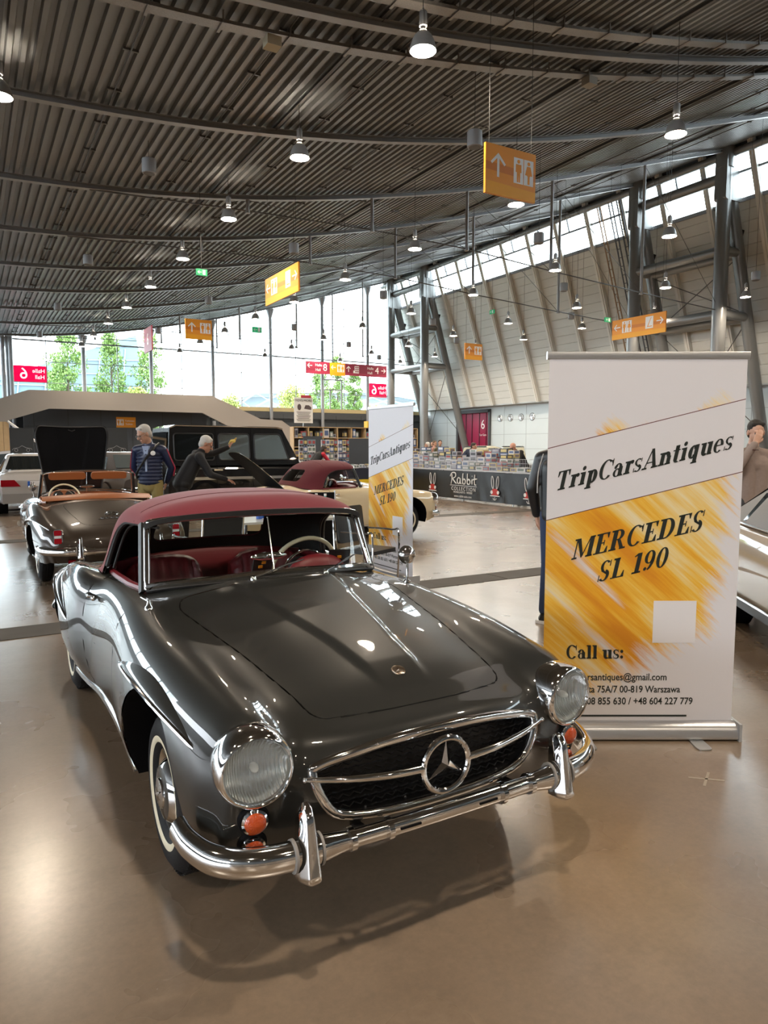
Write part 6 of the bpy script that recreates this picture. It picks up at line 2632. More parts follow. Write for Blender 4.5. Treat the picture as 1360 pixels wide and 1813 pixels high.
def person(label, loc, rz, top, legs, hair=(.05, .035, .025), H=1.78, skin=None, pose=None, yaw=0, pitch=0, roll=0, voxel=.012, quilt=False, hairlen=1.0, glasses=False, hands=None, belly=1.0, group=None, bare=True):
    J = {k: Vector(v) for k, v in STAND.items()}
    for k, v in (pose or {}).items():
        J[k] = Vector(v)
    sc = H / 1.78
    Ms = Matrix.Scale(sc, 4)
    skin = skin or M_skin
    Hm = Matrix.Translation(J['head']) @ Euler((R(pitch), R(roll), R(yaw)), 'YXZ').to_matrix().to_4x4()

    def hp(x, y, z):
        return Hm @ Vector((x, y, z))
    P = [('ell', hp(0, -.012, .035), (.074, .094, .088), Hm.to_3x3().to_4x4()), ('ell', hp(0, .012, -.030), (.061, .078, .088), Hm.to_3x3().to_4x4()),
         ('cap', hp(0, .060, -.085), hp(0, .030, -.09), .030, .034), ('cap', hp(0, .085, .015), hp(0, .112, -.022), .010, .0155), ('cap', hp(-.012, .098, -.024), hp(.012, .098, -.024), .009, .009),
         ('cap', hp(-.030, .078, .028), hp(.030, .078, .028), .013, .013), ('cap', hp(-.02, .088, -.060), hp(.02, .088, -.060), .0085, .0085), ('cap', hp(-.016, .086, -.070), hp(.016, .086, -.070), .008, .008),
         ('ell', hp(-.078, -.008, -.005), (.010, .020, .032), Hm.to_3x3().to_4x4()), ('ell', hp(.078, -.008, -.005), (.010, .020, .032), Hm.to_3x3().to_4x4()),
         ('cap', J['neck'], hp(0, -.02, -.06), .056, .052)]
    P += [('cap', J['pelvis'], J['waist'], .08, .08), ('cap', J['waist'], J['chest'], .08, .09), ('cap', J['shL'], J['shR'], .045, .045), ('cap', J['chest'], J['neck'], .08, .055)]
    for q, s in (('L', -1), ('R', 1)):
        P += [('cap', J['sh' + q], J['el' + q], .044, .036), ('cap', J['el' + q], J['wr' + q], .036, .025)]
        hd = (hands or {}).get(q)
        d = (J['wr' + q] - J['el' + q]).normalized()
        if hd:
            P += hand_prims(J['wr' + q], hd[0], hd[1], hd[2] if len(hd) > 2 else s, hd[3] if len(hd) > 3 else .5)
        else:
            P += hand_prims(J['wr' + q], d, Vector((-s, .2, 0)), s, .55)
        P += [('cap', J['hip' + q], J['kn' + q], .072, .048), ('cap', J['kn' + q], J['an' + q], .048, .034), ('cap', J['an' + q], J['an' + q] + Vector((0, .12, -.045)), .034, .028)]
    o = organic('person', P, voxel * .75, skin, None, 2, Ms)
    o.location = loc
    o.rotation_euler = (0, 0, rz)
    tag(o, label, 'person', group)
    # hair
    if hairlen:
        hh = [('ell', hp(0, -.028, .052), (.083, .098, .085), Hm.to_3x3().to_4x4()), ('ell', hp(0, -.055, -.005), (.078, .060, .085 * hairlen), Hm.to_3x3().to_4x4()), ('cap', hp(-.045, .035, .098), hp(.045, .035, .098), .022, .022)]
        organic('hair', hh, voxel * .8, mat('hair_%d_%d' % (int(hair[0] * 1000), int(hair[2] * 1000)), hair, .7, bump=.6, bscale=90), o, 1, Ms)
    ey = MB(Ms)
    for s in (-1, 1):
        ey.ball(hp(s * .031, .083, .006), .0095, 10, 6)
    ey.build('eyes', M_black, o)
    if glasses:
        g = MB(Ms)
        for s in (-1, 1):
            g.tube([hp(s * .032 + .023 * math.cos(t), .102, .004 + .018 * math.sin(t)) for t in [2 * PI * i / 16 for i in range(16)]], .0022, 5, closed=True)
            g.tube([hp(s * .055, .101, .008), hp(s * .080, .0, .010)], .002, 5)
        g.tube([hp(-.010, .103, .008), hp(.010, .103, .008)], .002, 5)
        g.build('glasses', M_steel, o)
    # clothes
    tp = []
    if quilt:
        n = 10
        for i in range(n):
            t = i / (n - 1)
            c = J['pelvis'].lerp(J['chest'], -.02 + t * 1.22) if t < .8 else J['pelvis'].lerp(J['chest'], -.02 + .8 * 1.22).lerp(J['neck'], (t - .8) / .4)
            wx = np.interp(t, [0, .3, .7, .9, 1], [.180, .180, .195, .175, .10])
            tp.append(('ell', c, (wx, .135 * (1 - .3 * max(0, t - .75)), .046)))
        tp.append(('cap', J['pelvis'], J['chest'], .12, .135))
    else:
        tp += [('ell', J['pelvis'] + Vector((0, 0, -.02)), (.158 * belly, .118 * belly, .10)), ('cap', J['pelvis'] + Vector((-.05, 0, .0)), J['chest'] + Vector((-.06, 0, 0)), .105 * belly, .115), ('cap', J['pelvis'] + Vector((.05, 0, .0)), J['chest'] + Vector((.06, 0, 0)), .105 * belly, .115)]
    tp += [('cap', J['neck'] + Vector((0, 0, -.045)), J['shL'], .07, .070), ('cap', J['neck'] + Vector((0, 0, -.045)), J['shR'], .07, .070), ('cap', J['chest'], J['neck'] + (J['chest'] - J['neck']) * .1, .12, .068), ('cap', J['neck'] + (J['chest'] - J['neck']) * .15, J['neck'] + (J['neck'] - J['chest']) * .12, .066, .062)]
    for q in 'LR':
        tp += [('cap', J['sh' + q], J['el' + q], .068, .054), ('cap', J['el' + q], J['wr' + q] + (J['el' + q] - J['wr' + q]).normalized() * .02, .054, .040)]
    organic('jacket', tp, voxel, top, o, 3 if quilt else 4, Ms)
    lg = [('ell', J['pelvis'] + Vector((0, 0, -.06)), (.150, .112, .11))]
    for q in 'LR':
        lg += [('cap', J['hip' + q], J['kn' + q], .088, .068), ('cap', J['kn' + q], J['an' + q] + Vector((0, 0, .02)), .068, .058)]
    organic('trousers', lg, voxel, legs, o, 3, Ms)
    sh = MB(Ms)
    for q in 'LR':
        a = J['an' + q]
        rows = []
        for i in range(9):
            t = i / 8
            y = a.y - .075 + .285 * t
            w = .040 + .012 * math.sin(PI * min(1, t * 1.1)) - (.02 if t in (0, 1) else 0)
            h = (.085 if t < .35 else .085 - .05 * (t - .35) / .65) - (.02 if t in (0, 1) else 0)
            rows.append([(a.x - w, y, 0), (a.x - w, y, h * .55), (a.x - w * .5, y, h), (a.x + w * .5, y, h), (a.x + w, y, h * .55), (a.x + w, y, 0)])
        sh.grid(rows, flip=True)
        sh.add(rows[0], [tuple(range(6))])
        sh.add(rows[-1], [tuple(range(6))[::-1]])
    so = sh.build('shoes', M_shoe, o, smooth=50)
    return o


# man in the quilted navy jacket looking into the open car
M_navy = mat('quilt_navy', (.012, .020, .060), .45, bump=.15, bscale=90)
M_khaki = mat('khaki_cloth', (.30, .235, .085), .8, noise=.12, nscale=12, bump=.3, bscale=30)
nav = person('grey-haired man in a navy quilted jacket and khaki trousers looking into the brown grey roadster', (2.44, 11.35, 0), R(147), M_navy, M_khaki, hair=(.52, .50, .47), H=1.93,
    pose=dict(neck=(.0, .035, 1.485), head=(.03, .115, 1.625), chest=(0, .02, 1.32), elL=(-.27, -.12, 1.16), elR=(.27, -.12, 1.16), wrL=(-.17, -.18, .93), wrR=(.17, -.18, .93)), yaw=-38, pitch=-26, voxel=.009, quilt=True, glasses=True)
b = MB(Matrix.Scale(1.93 / 1.78, 4))
b.prism([(-.05, 1.46), (.05, 1.46), (.016, 1.30), (.012, 1.10), (-.012, 1.10), (-.016, 1.30)], -.148, -.05, Matrix.Rotation(R(90), 4, 'X'))
b.build('shirt', mat('shirt_blue', (.32, .40, .58), .7), nav, smooth=0)
b = MB(Matrix.Scale(1.93 / 1.78, 4))
b.tube(smooth_path([(-.15, .02, 1.50), (-.10, .12, 1.42), (.02, .166, 1.25), (.14, .135, 1.08), (.19, .0, 1.0)], 5), .016, 6)
b.tube(smooth_path([(-.15, .02, 1.50), (-.10, -.10, 1.42), (.04, -.15, 1.22), (.19, .0, 1.0)], 5), .016, 6)
b.build('bag_strap', M_black, nav)
b = MB(Matrix.Scale(1.93 / 1.78, 4))
b.lathe([(0, .012), (.032, .010), (.034, 0)], 18, aim((-.105, .150, 1.36), (-.25, 1, .15)))
b.build('chest_badge', M_white, nav)
for s in (-1, 1):
    b = MB(Matrix.Scale(1.93 / 1.78, 4))
    for dx in (-.012, .012):
        b.tube([(s * .252, .0 + dx, 1.42), (s * .328, -.10 + dx, 1.15), (s * .285, -.155 + dx, 1.03)], .005, 5)
    b.build('sleeve_stripe', mat('stripe_red', (.42, .02, .06), .6), nav)

# man in black bending over the open boot, one arm up on the lid
blk = person('white-haired man in black bending over the open boot, one hand raised to the lid', (3.04, 11.42, 0), R(-96), M_dkcloth, M_dkcloth, hair=(.60, .58, .54), H=1.86, skin=M_skin2,
    pose=dict(pelvis=(0, -.08, .95), waist=(0, .0, 1.09), chest=(0, .10, 1.29), neck=(0, .20, 1.42), head=(0, .29, 1.54), shL=(-.19, .16, 1.39), shR=(.19, .15, 1.35), elL=(-.24, .44, 1.40), wrL=(-.20, .68, 1.50), elR=(.25, .30, 1.08), wrR=(.17, .56, 1.00), hipL=(-.095, -.10, .93), hipR=(.095, -.10, .93), anL=(-.12, -.05, .09), anR=(.12, -.14, .09), knL=(-.11, -.03, .5), knR=(.11, -.06, .5)),
    pitch=-30, yaw=-12, voxel=.011, glasses=True, belly=1.28, hands=dict(L=((.1, .5, .8), (0, .8, -.5)), R=((-.1, .9, -.3), (0, -.2, -1))))

# man behind the large banner
M_jean = mat('denim', (.020, .035, .085), .8, noise=.2, nscale=20)
beh = person('person in a black jacket and dark jeans almost hidden behind the large banner', (4.49, 4.59, 0), R(-70), mat('jacket_black_shell', (.012, .012, .013), .4), M_jean, H=1.86, voxel=.011, hair=(.05, .04, .03), belly=1.1)
b = MB(Matrix.Scale(1.86 / 1.78, 4))
b.tube(smooth_path([(-.10, -.135, 1.45), (-.14, -.14, 1.3), (-.15, -.135, 1.12)], 5), .005, 5)
b.build('piping', mat('piping_grey', (.5, .5, .5), .5), beh)
for q, s in (('L', -1), ('R', 1)):
    b = MB(Matrix.Scale(1.86 / 1.78, 4))
    b.box((s * .11, .045, .014), (.098, .30, .026))
    b.build('sole', M_white, beh, smooth=0)

# woman or man holding a hand over the face, far right
M_fleece = mat('fleece_taupe', (.26, .20, .17), .9, noise=.12, nscale=40)
rub = person('dark-haired person in a taupe jacket with one hand over the face, at the right edge', (7.52, 4.75, 0), R(148), M_fleece, mat('trouser_grey', (.05, .05, .055), .8), hair=(.018, .013, .010), H=1.86,
    pose=dict(elR=(.27, .16, 1.22), wrR=(.075, .205, 1.545), head=(0, .05, 1.655)), pitch=-14, yaw=-8, voxel=.009, hands=dict(R=((-.42, -.12, .9), (-.1, -1, .1), 1, .35)))
b = MB(Matrix.Scale(1.86 / 1.78, 4))
b.tube([(.085 + .036 * math.cos(t), .215 + .036 * math.sin(t), 1.475) for t in [2 * PI * i / 14 for i in range(14)]], .006, 6, closed=True)
b.build('bracelet', mat('bead_brown', (.06, .02, .015), .4), rub)

# visitors and stall keepers further back
LEAN = dict(pelvis=(0, -.08, .95), waist=(0, 0, 1.08), chest=(0, .16, 1.27), neck=(0, .29, 1.39), head=(0, .39, 1.50), shL=(-.18, .24, 1.36), shR=(.18, .24, 1.36), elL=(-.24, .40, 1.12), elR=(.24, .42, 1.12), wrL=(-.18, .62, 1.0), wrR=(.18, .64, 1.0))
M_redc = mat('sweater_red', (.42, .010, .030), .8)
red = person('stall keeper in a red sweater and black vest leaning over a table of goods', (9.35, 20.3, 0), R(-80), M_redc, M_dkcloth, hair=(.03, .02, .015), H=1.74, skin=mat('skin_dark', (.25, .13, .08), .5), pose=LEAN, pitch=-25, voxel=.016)
organic('vest', [('cap', (-.05, -.08, .98), (-.06, .16, 1.27), .118, .126), ('cap', (.05, -.08, .98), (.06, .16, 1.27), .118, .126), ('cap', (0, .16, 1.27), (0, .25, 1.35), .125, .09)], .016, M_dkcloth, red, 3)
person('bald man in a black sweater behind the counter with the rabbit banner', (14.0, 15.9, 0), R(95), M_dkcloth, M_dkcloth, hairlen=0, H=1.84, skin=M_skin2, pose=LEAN, pitch=-25, voxel=.016)
M_nav2 = mat('coat_navy', (.02, .03, .06), .7)
person('visitor in a dark blue coat bending behind the toy boxes', (15.2, 20.4, 0), R(-150), M_nav2, M_dkcloth, hair=(.03, .02, .015), H=1.86, pose=LEAN, pitch=-10, voxel=.018)
person('white-haired visitor in a dark jacket beyond the counter', (16.1, 24.0, 0), R(60), M_dkcloth, M_dkcloth, hair=(.62, .60, .56), H=1.74, voxel=.018)
person('dark-haired man in an olive coat facing the white-haired visitor', (17.4, 25.0, 0), R(150), mat('coat_olive', (.10, .09, .05), .8), M_dkcloth, hair=(.02, .015, .012), H=1.84, voxel=.018)
person('balding visitor behind the white-haired one', (16.6, 26.2, 0), R(120), mat('coat_brown', (.10, .06, .04), .8), M_dkcloth, hair=(.25, .2, .16), hairlen=.6, H=1.84, voxel=.018)
person('visitor with folded arms in a black top left of the white-haired one', (15.8, 27.2, 0), R(165), M_dkcloth, M_dkcloth, hair=(.04, .03, .02), H=1.66, voxel=.018)
person('visitor in a dark coat just right of the smaller roll-up banner', (14.75, 23.6, 0), R(90), M_dkcloth, M_dkcloth, hair=(.25, .14, .07), H=1.82, voxel=.018)
person('dark-dressed visitor near the maroon gate', (22.6, 33.2, 0), R(120), M_dkcloth, M_dkcloth, hair=(.02, .015, .012), H=1.84, voxel=.018)
person('distant visitor seen over the bald man, before the tiled wall', (28.9, 30.2, 0), R(170), M_dkcloth, M_dkcloth, hair=(.05, .04, .03), H=1.82, voxel=.018)
person('visitor in a pinkish coat left of the blue-coated one', (19.3, 28.2, 0), R(200), mat('coat_pink', (.42, .24, .20), .8), M_dkcloth, hair=(.12, .07, .04), H=1.84, voxel=.018)
person('bearded elderly man in a brown coat right of the black off-roader', (9.3, 24.3, 0), R(150), mat('coat_darkbrown', (.06, .035, .02), .8), M_dkcloth, hair=(.5, .48, .45), hairlen=.5, H=1.78, voxel=.018)

# what the man in black holds and what lies in the boot
c = organic('polishing_cloth', [('ell', (0, 0, 0), (.05, .045, .03)), ('cap', (-.03, 0, .0), (-.06, .02, -.05), .022, .012), ('cap', (.03, .01, .01), (.05, -.03, .05), .02, .012)], .008, mat('cloth_yellow', (.62, .45, .12), .9), None, 2)
c.location = (3.83, 11.53, 1.665)
tag(c, 'yellow cloth held up in the raised hand of the man in black', 'cloth')
c = organic('folded_jacket', [('ell', (0, 0, 0), (.30, .22, .10)), ('cap', (-.2, -.1, .02), (.15, -.16, .03), .07, .06), ('cap', (.1, .1, .05), (.28, .15, .0), .07, .05)], .014, mat('jacket_slate_blue', (.03, .04, .065), .85, bump=.4, bscale=25), None, 2)
c.location = (3.95, 10.98, .64)
tag(c, 'dark blue jacket lying in the open boot of the cream roadster', 'jacket')
# ------------------------------------------------------------------ stalls, tables, goods
rnd = random.Random(11)
BOXCOL = [(.30, .05, .05), (.08, .12, .24), (.55, .52, .50), (.04, .04, .05), (.50, .40, .16), (.16, .24, .28), (.30, .30, .33), (.16, .14, .18), (.60, .60, .60), (.14, .18, .15)]
M_box = [mat('carton_%d' % i, c, .45) for i, c in enumerate(BOXCOL)]
_boxm = {}


def carton(x, y, z, w, d, h, rz, mi, label, group, face=True, name='model_car_box'):
    key = (round(w, 2), round(d, 2), round(h, 2), mi)
    if key not in _boxm:
        b = MB()
        b.box((0, 0, h / 2), (w, d, h))
        if face:
            b.k = 1
            for s in (-1, 1):
                b.box((0, s * (d / 2 + .0005), h * .52), (w * .72, .002, h * .55))
                b.box((s * (w / 2 + .0005), 0, h * .52), (.002, d * .72, h * .55))
        _boxm[key] = b.mesh('model_car_box', [M_box[mi], M_box[(mi * 3 + 5) % 10]], 0)
    o = bpy.data.objects.new(name, _boxm[key])
    COL.objects.link(o)
    o.location = (x, y, z)
    o.rotation_euler = (0, 0, rz)
    return tag(o, label, 'box', group)


# counter with the rabbit banner
t = thing('stall_counter', 'long sales counter draped with a black printed banner', 'counter', (12.85, 17.8, 0))
b = MB()
b.box((0, 0, .885), (.95, 11.4, .03))
b.build('worktop', mat('table_grey', (.45, .45, .46), .4), t, smooth=0)
for y in (-5.5, -3.3, -1.1, 1.1, 3.3, 5.5):
    b = MB()
    for x in (-.38, .40):
        b.tube([(x, y, 0), (x, y, .87)], .02, 8)
    b.box((0, y, .85), (.8, .04, .04))
    b.build('trestle_leg', M_steel, t)
M_skirt = mat('banner_black', (.013, .014, .015), .35, bump=.1, bscale=4)
seg = [(-5.68, -3.9), (-3.9, -2.05), (-2.05, 2.1), (2.1, 3.9), (3.9, 5.68)]
for a, c in seg:
    rows = []
    for i in range(9):
        z = .87 - .82 * i / 8
        row = []
        for j in range(25):
            y = a + (c - a) * j / 24 + .006
            row.append((-.49 - .012 * math.sin(y * 5.1 + z * 3) * (i / 8) - .010 * math.sin(y * 11 - z * 6) * (i / 8), y, z - .03 * math.sin(PI * j / 24) * (1 - i / 8) * .3))
        rows.append(row)
    b = MB()
    b.grid(rows)
    b.build('skirt', M_skirt, t)
SK = Matrix.Translation((-.515, 0, 0)) @ LEFTF
m_rab = mat('print_white', (.72, .72, .70), .5)
m_rabr = mat('print_red', (.45, .03, .025), .5)
for yc in (13.75, 15.1, 18.1, 19.45, 21.4):
    y = yc - 17.8
    b = MB(SK)
    X = -y
    for s in (-1, 1):
        ear = [(X + s * (.07 + .055 * q) + .045 * math.cos(t2) * 1.0 + s * .02 * math.sin(t2), .60 + .17 * math.sin(t2), .004) for t2 in [2 * PI * i / 20 for i in range(20)] for q in (.6,)]
        b.tube([(p[0], p[1], .004) for p in ear], .010, 5, closed=True)
    b.tube([(X + .07 * math.cos(t2), .175 + .055 * math.sin(t2), .004) for t2 in [PI + PI * i / 10 for i in range(11)]], .008, 5)
    b.tube([(X, .20, .004), (X, .12, .004)], .007, 5)
    b.prism([(X - .20, .22), (X + .20, .22), (X + .20, .245), (X - .20, .245)], 0, .006)
    for s in (-1, 1):
        b.prism(ellipse(X + s * .135, .33, .05, .05, 16), 0, .008)
    b.build('rabbit_print', m_rab, t, smooth=0)
    b = MB(SK)
    b.prism(round_poly([(X - .15, .25), (X + .15, .25), (X + .14, .37), (X + .07, .43), (X - .07, .43), (X - .14, .37)], .03, 3), 0, .005)
    b.build('car_print', m_rabr, t, smooth=0)
hw = MB(SK)
for st in (
        [(.66, .47), (.70, .60), (.70, .76)], [(.62, .70), (.70, .80), (.86, .80), (.88, .70), (.74, .64), (.70, .62)], [(.74, .63), (.84, .54), (.92, .49)],
        [(1.10, .64), (1.02, .67), (.97, .60), (.99, .51), (1.06, .50), (1.10, .58), (1.11, .65), (1.12, .52), (1.16, .49)],
        [(1.24, .80), (1.23, .64), (1.23, .50)], [(1.23, .58), (1.29, .64), (1.36, .58), (1.33, .50), (1.24, .50)],
        [(1.46, .80), (1.45, .64), (1.45, .50)], [(1.45, .58), (1.51, .64), (1.58, .58), (1.55, .50), (1.46, .50)],
        [(1.67, .64), (1.67, .50)], [(1.67, .73), (1.675, .735)],
        [(1.80, .78), (1.78, .60), (1.80, .50), (1.86, .49)], [(1.70, .63), (1.80, .65), (1.90, .66)]):
    hw.tube([(p.x, p.y, -.008) for p in smooth_path([(x, y, 0) for x, y in st], 5)], .017, 6)
hw.build('script_lettering', m_rab, t)
b = MB(SK)
b.prism([(.62, .435), (1.9, .435), (1.9, .448), (.62, .448)], .002, .006)
b.build('rule', m_rab, t, smooth=0)
text('COLLECTION', .15, m_rab, t, SK @ Matrix.Translation((1.27, .345, .004)), ext=.002, spacing=1.35)
text('MODELLAUTO - WERBE', .085, m_rab, t, SK @ Matrix.Translation((1.25, .245, .004)), ext=.002)
text('www.rabbit-auto.com', .095, m_rab, t, SK @ Matrix.Translation((1.25, .13, .004)), ext=.002)
# wire fence along the front of the counter
for k in range(7):
    f_ = thing('wire_grid', 'chrome wire grid along the counter front, panel %s from the bald man' % ORD[k], 'wire grid', (12.42, 12.9 + 1.55 * k + .2, .90), 0, 'wire grids on the counter')
    b = MB()
    for i in range(24):
        b.tube([(0, -.72 + 1.44 * i / 23, 0), (0, -.72 + 1.44 * i / 23, .34)], .0045, 4)
    b.build('upright_wires', M_steel, f_)
    b = MB()
    for z in (.004, .12, .23, .34):
        b.tube([(0, -.73, z), (0, .73, z)], .0055, 4)
    b.build('cross_wires', M_steel, f_)
n = 0
for row, (x, z0, zt) in enumerate(((12.62, .90, 2), (12.92, .90, 4), (13.18, .90, 5))):
    y = 15.2 if row else 12.6
    while y < 23.3:
        w = rnd.uniform(.20, .34)
        z = z0
        for k in range(zt if y > 15 else 1):
            h = rnd.choice((.10, .12, .14))
            if rnd.random() < .9:
                carton(x, y + w / 2, z, .2, w, h, rnd.uniform(-.05, .05), rnd.randrange(10), 'printed model car box stacked on the rabbit counter', 'model car boxes on the counter')
                z += h + .001
            n += 1
        y += w + rnd.uniform(.01, .06)
for k in range(14):
    o = thing('model_car', 'small model car standing loose at the near end of the rabbit counter', 'toy car', (12.75 + .22 * (k % 3), 12.7 + .19 * k, .904), rnd.uniform(0, 3), 'loose model cars')
    c = M_box[rnd.randrange(10)]
    b = MB()
    loft(b, [(.13, .02, .05, .045), (.10, .015, .065, .055), (-.1, .015, .07, .055), (-.13, .02, .05, .05)])
    b.build('body', c, o)
    b = MB()
    loft(b, [(.05, .06, .07, .045), (.02, .06, .10, .04), (-.06, .06, .10, .04), (-.09, .06, .07, .045)])
    b.build('cabin', m_tint, o)
    for x_ in (-1, 1):
        for y_ in (-1, 1):
            b = MB(Matrix.Translation((x_ * .05, y_ * .08, .022)) @ Matrix.Rotation(R(90), 4, 'Y'))
            b.lathe([(0, -.01), (.022, -.01), (.022, .01), (0, .01)], 12)
            b.build('wheel', M_black, o)

# wooden shelf wall with goods, left stall
M_pine = mat('pine_board', (.55, .38, .20), .6, noise=.15, nscale=6)
sx0, sy = 10.7, 25.2
sh = thing('wooden_shelf', 'long pine shelf unit packed with goods behind the smaller banner', 'shelf', (sx0, sy, 0))
b = MB()
for i in range(10):
    b.box((.62 * i, 0, 1.16), (.03, .34, 2.32))
b.build('uprights', M_pine, sh, smooth=0)
for z in (.05, .48, .85, 1.2, 1.55, 1.9, 2.31):
    b = MB()
    b.box((2.79, 0, z), (5.6, .34, .025))
    b.build('board', M_pine, sh, smooth=0)
b = MB()
b.box((2.79, .18, 1.16), (5.6, .02, 2.32))
b.build('back_panel', mat('shelf_back', (.06, .055, .05), .7), sh, smooth=0)
for zi, z in enumerate((.063, .493, .863, 1.213, 1.563, 1.913)):
    for i in range(9):
        x = sx0 + .62 * i + .05
        while x < sx0 + .62 * i + .50:
            w = rnd.uniform(.09, .2)
            if x + round(w, 1) + .02 > sx0 + .62 * (i + 1) - .02:
                break
            h = rnd.uniform(.12, .30)
            if rnd.random() < .85:
                carton(x + w / 2, sy - .06, z, round(w, 1) + .02, .18, round(h, 1) + .04, 0, rnd.randrange(10), 'small packaged goods standing on the long pine shelf', 'packages on the pine shelf', name='goods_package')
            x += round(w, 1) + .03 + rnd.uniform(0, .03)
b = MB()
b.box((3.9, -.1, 2.45), (1.5, .3, .26))
b.build('yellow_header', mat('header_yellow', (.75, .46, .02), .5), sh, smooth=0)
# tall slate sheets and pegboards with blister packs in front of it
for x, y, w, z0, z1, lab in ((11.05, 24.1, .75, .7, 1.95, 'dark slate pinboard at the left end of the pine shelf'), (11.85, 21.9, .85, .75, 1.85, 'large dark slate board hanging in the middle of the left stall')):
    p = thing('pinboard', lab, 'board', (x, y, 0))
    b = MB()
    b.box((0, 0, (z0 + z1) / 2), (w, .03, z1 - z0))
    b.build('sheet', mat('slate_cloth', (.045, .052, .062), .7), p, smooth=0)
    b = MB()
    for s in (-1, 1):
        b.tube([(s * w * .45, .03, 0), (s * w * .45, .03, z1)], .015, 6)
    b.build('frame', M_steel, p)
for k, (x, y, lab) in enumerate(((10.15, 22.6, 'white wire display rack at the left end of the left stall'), (10.9, 22.4, 'white wire display rack behind the stall keeper in red'), (11.75, 22.8, 'white wire display rack left of the middle slate board'), (13.2, 24.05, 'white wire display rack right of the middle slate board'), (13.95, 24.0, 'black wire display rack beside the smaller banner'))):
    rk = thing('display_rack', lab, 'rack', (x, y, 0), 0, 'wire display racks')
    m = M_black if k == 4 else M_white
    b = MB()
    for s in (-.3, .3):
        b.tube([(s, 0, 0), (s, 0, 1.8)], .012, 6)
        b.tube([(s, -.18, .01), (s, .18, .01)], .012, 6)
    for i in range(13):
        b.tube([(-.3, 0, .25 + .125 * i), (.3, 0, .25 + .125 * i)], .006, 5)
    for i in range(7):
        b.tube([(-.3 + .1 * i, 0, .25), (-.3 + .1 * i, 0, 1.78)], .004, 4)
    b.build('wire_frame', m, rk)
    for i in range(6):
        for j in range(4):
            if rnd.random() < .9:
                o = carton(x - .24 + .155 * j, y - .05, .42 + .24 * i, .13, .05, .19, 0, rnd.randrange(10), 'blister-packed small part hung on a wire display rack', 'blister packs on the racks', name='blister_pack')
# counter with dark cloth and yellow print, in front of the red keeper
t = thing('stall_table', 'table with dark blue cloth and yellow printed front, below the stall keeper in red', 'table', (11.0, 20.3, 0))
b = MB()
b.box((0, 0, .86), (2.6, .9, .03))
b.build('table_top', M_pine, t, smooth=0)
b = MB()
b.box((0, -.455, .62), (2.64, .02, .50))
b.box((0, 0, .88), (2.64, .93, .012))
b.build('cloth', mat('cloth_dark_blue', (.012, .016, .035), .8), t, smooth=0)
b = MB()
b.box((0, -.47, .30), (2.3, .02, .46))
ye = b.build('yellow_print', mat('print_yellow', (.72, .52, .01), .5), t, smooth=0)
b = MB()
for i in range(9):
    b.box((-1.0 + .24 * i, -.482, .17 + .09 * (i % 3)), (.14, .004, .035))
b.build('print_marks', M_black, ye, smooth=0)
for s in (-1, 1):
    for q in (-1, 1):
        b = MB()
        b.tube([(s * 1.2, q * .38, 0), (s * 1.2, q * .38, .85)], .02, 8)
        b.build('leg', M_steel, t)
for i in range(26):
    carton(9.9 + .09 * i, 20.05 + .28 * (i % 3), .887, .08, .2, .06 + .05 * (i % 2), 0, rnd.randrange(10), 'small box lying on the dark blue table of the left stall', 'boxes on the dark blue table', name='small_carton')
# poster on a pole
t = thing('poster_stand', 'white toy fair poster on a tall pole above the left stall', 'poster', (11.35, 25.6, 0))
b = MB()
b.tube([(0, 0, 0), (0, 0, 3.35)], .018, 8)
b.build('pole', M_steel, t)
b = MB()
b.box((0, -.03, 2.97), (.78, .02, .98))
po = b.build('sheet', mat('poster_white', (.70, .70, .68), .5), t, smooth=0)
PF = Matrix.Translation((0, -.045, 2.97)) @ FRONT
text('TOYS MORE', .13, M_black, po, PF @ Matrix.Translation((0, .37, 0)), ext=.002)
b = MB(PF)
b.prism(ellipse(-.18, .12, .08, .12, 16), 0, .002)
b.prism([(.02, .06), (.32, .02), (.33, .12), (.22, .2), (.08, .2)], 0, .002)
for i in range(8):
    w = .30 - .03 * (i % 3)
    b.prism([(-w, -.06 - .048 * i), (w, -.06 - .048 * i), (w, -.078 - .048 * i), (-w, -.078 - .048 * i)], 0, .002)
b.build('print', mat('print_dark', (.08, .06, .06), .6), po, smooth=0)
b = MB(PF)
b.box((.1, .53, 0), (.42, .1, .02))
b.build('red_label', mat('label_red', (.42, .03, .05), .5), po, smooth=0)
# photo board behind the counter
t = thing('photo_board', 'white board with six small photographs beyond the counter, by the far trestle', 'board', (17.2, 33.5, 0))
b = MB()
b.box((0, 0, 1.75), (.95, .03, .85))
b.box((-.42, .02, .9), (.04, .04, 1.8))
b.box((.42, .02, .9), (.04, .04, 1.8))
b.build('panel', M_white, t, smooth=0)
for i in range(6):
    b = MB()
    b.box((-.3 + .3 * (i % 3), -.018, 1.95 - .4 * (i // 3)), (.2, .006, .22))
    b.build('photograph', M_box[(3, 5, 3, 1, 3, 7)[i]], t, smooth=0)

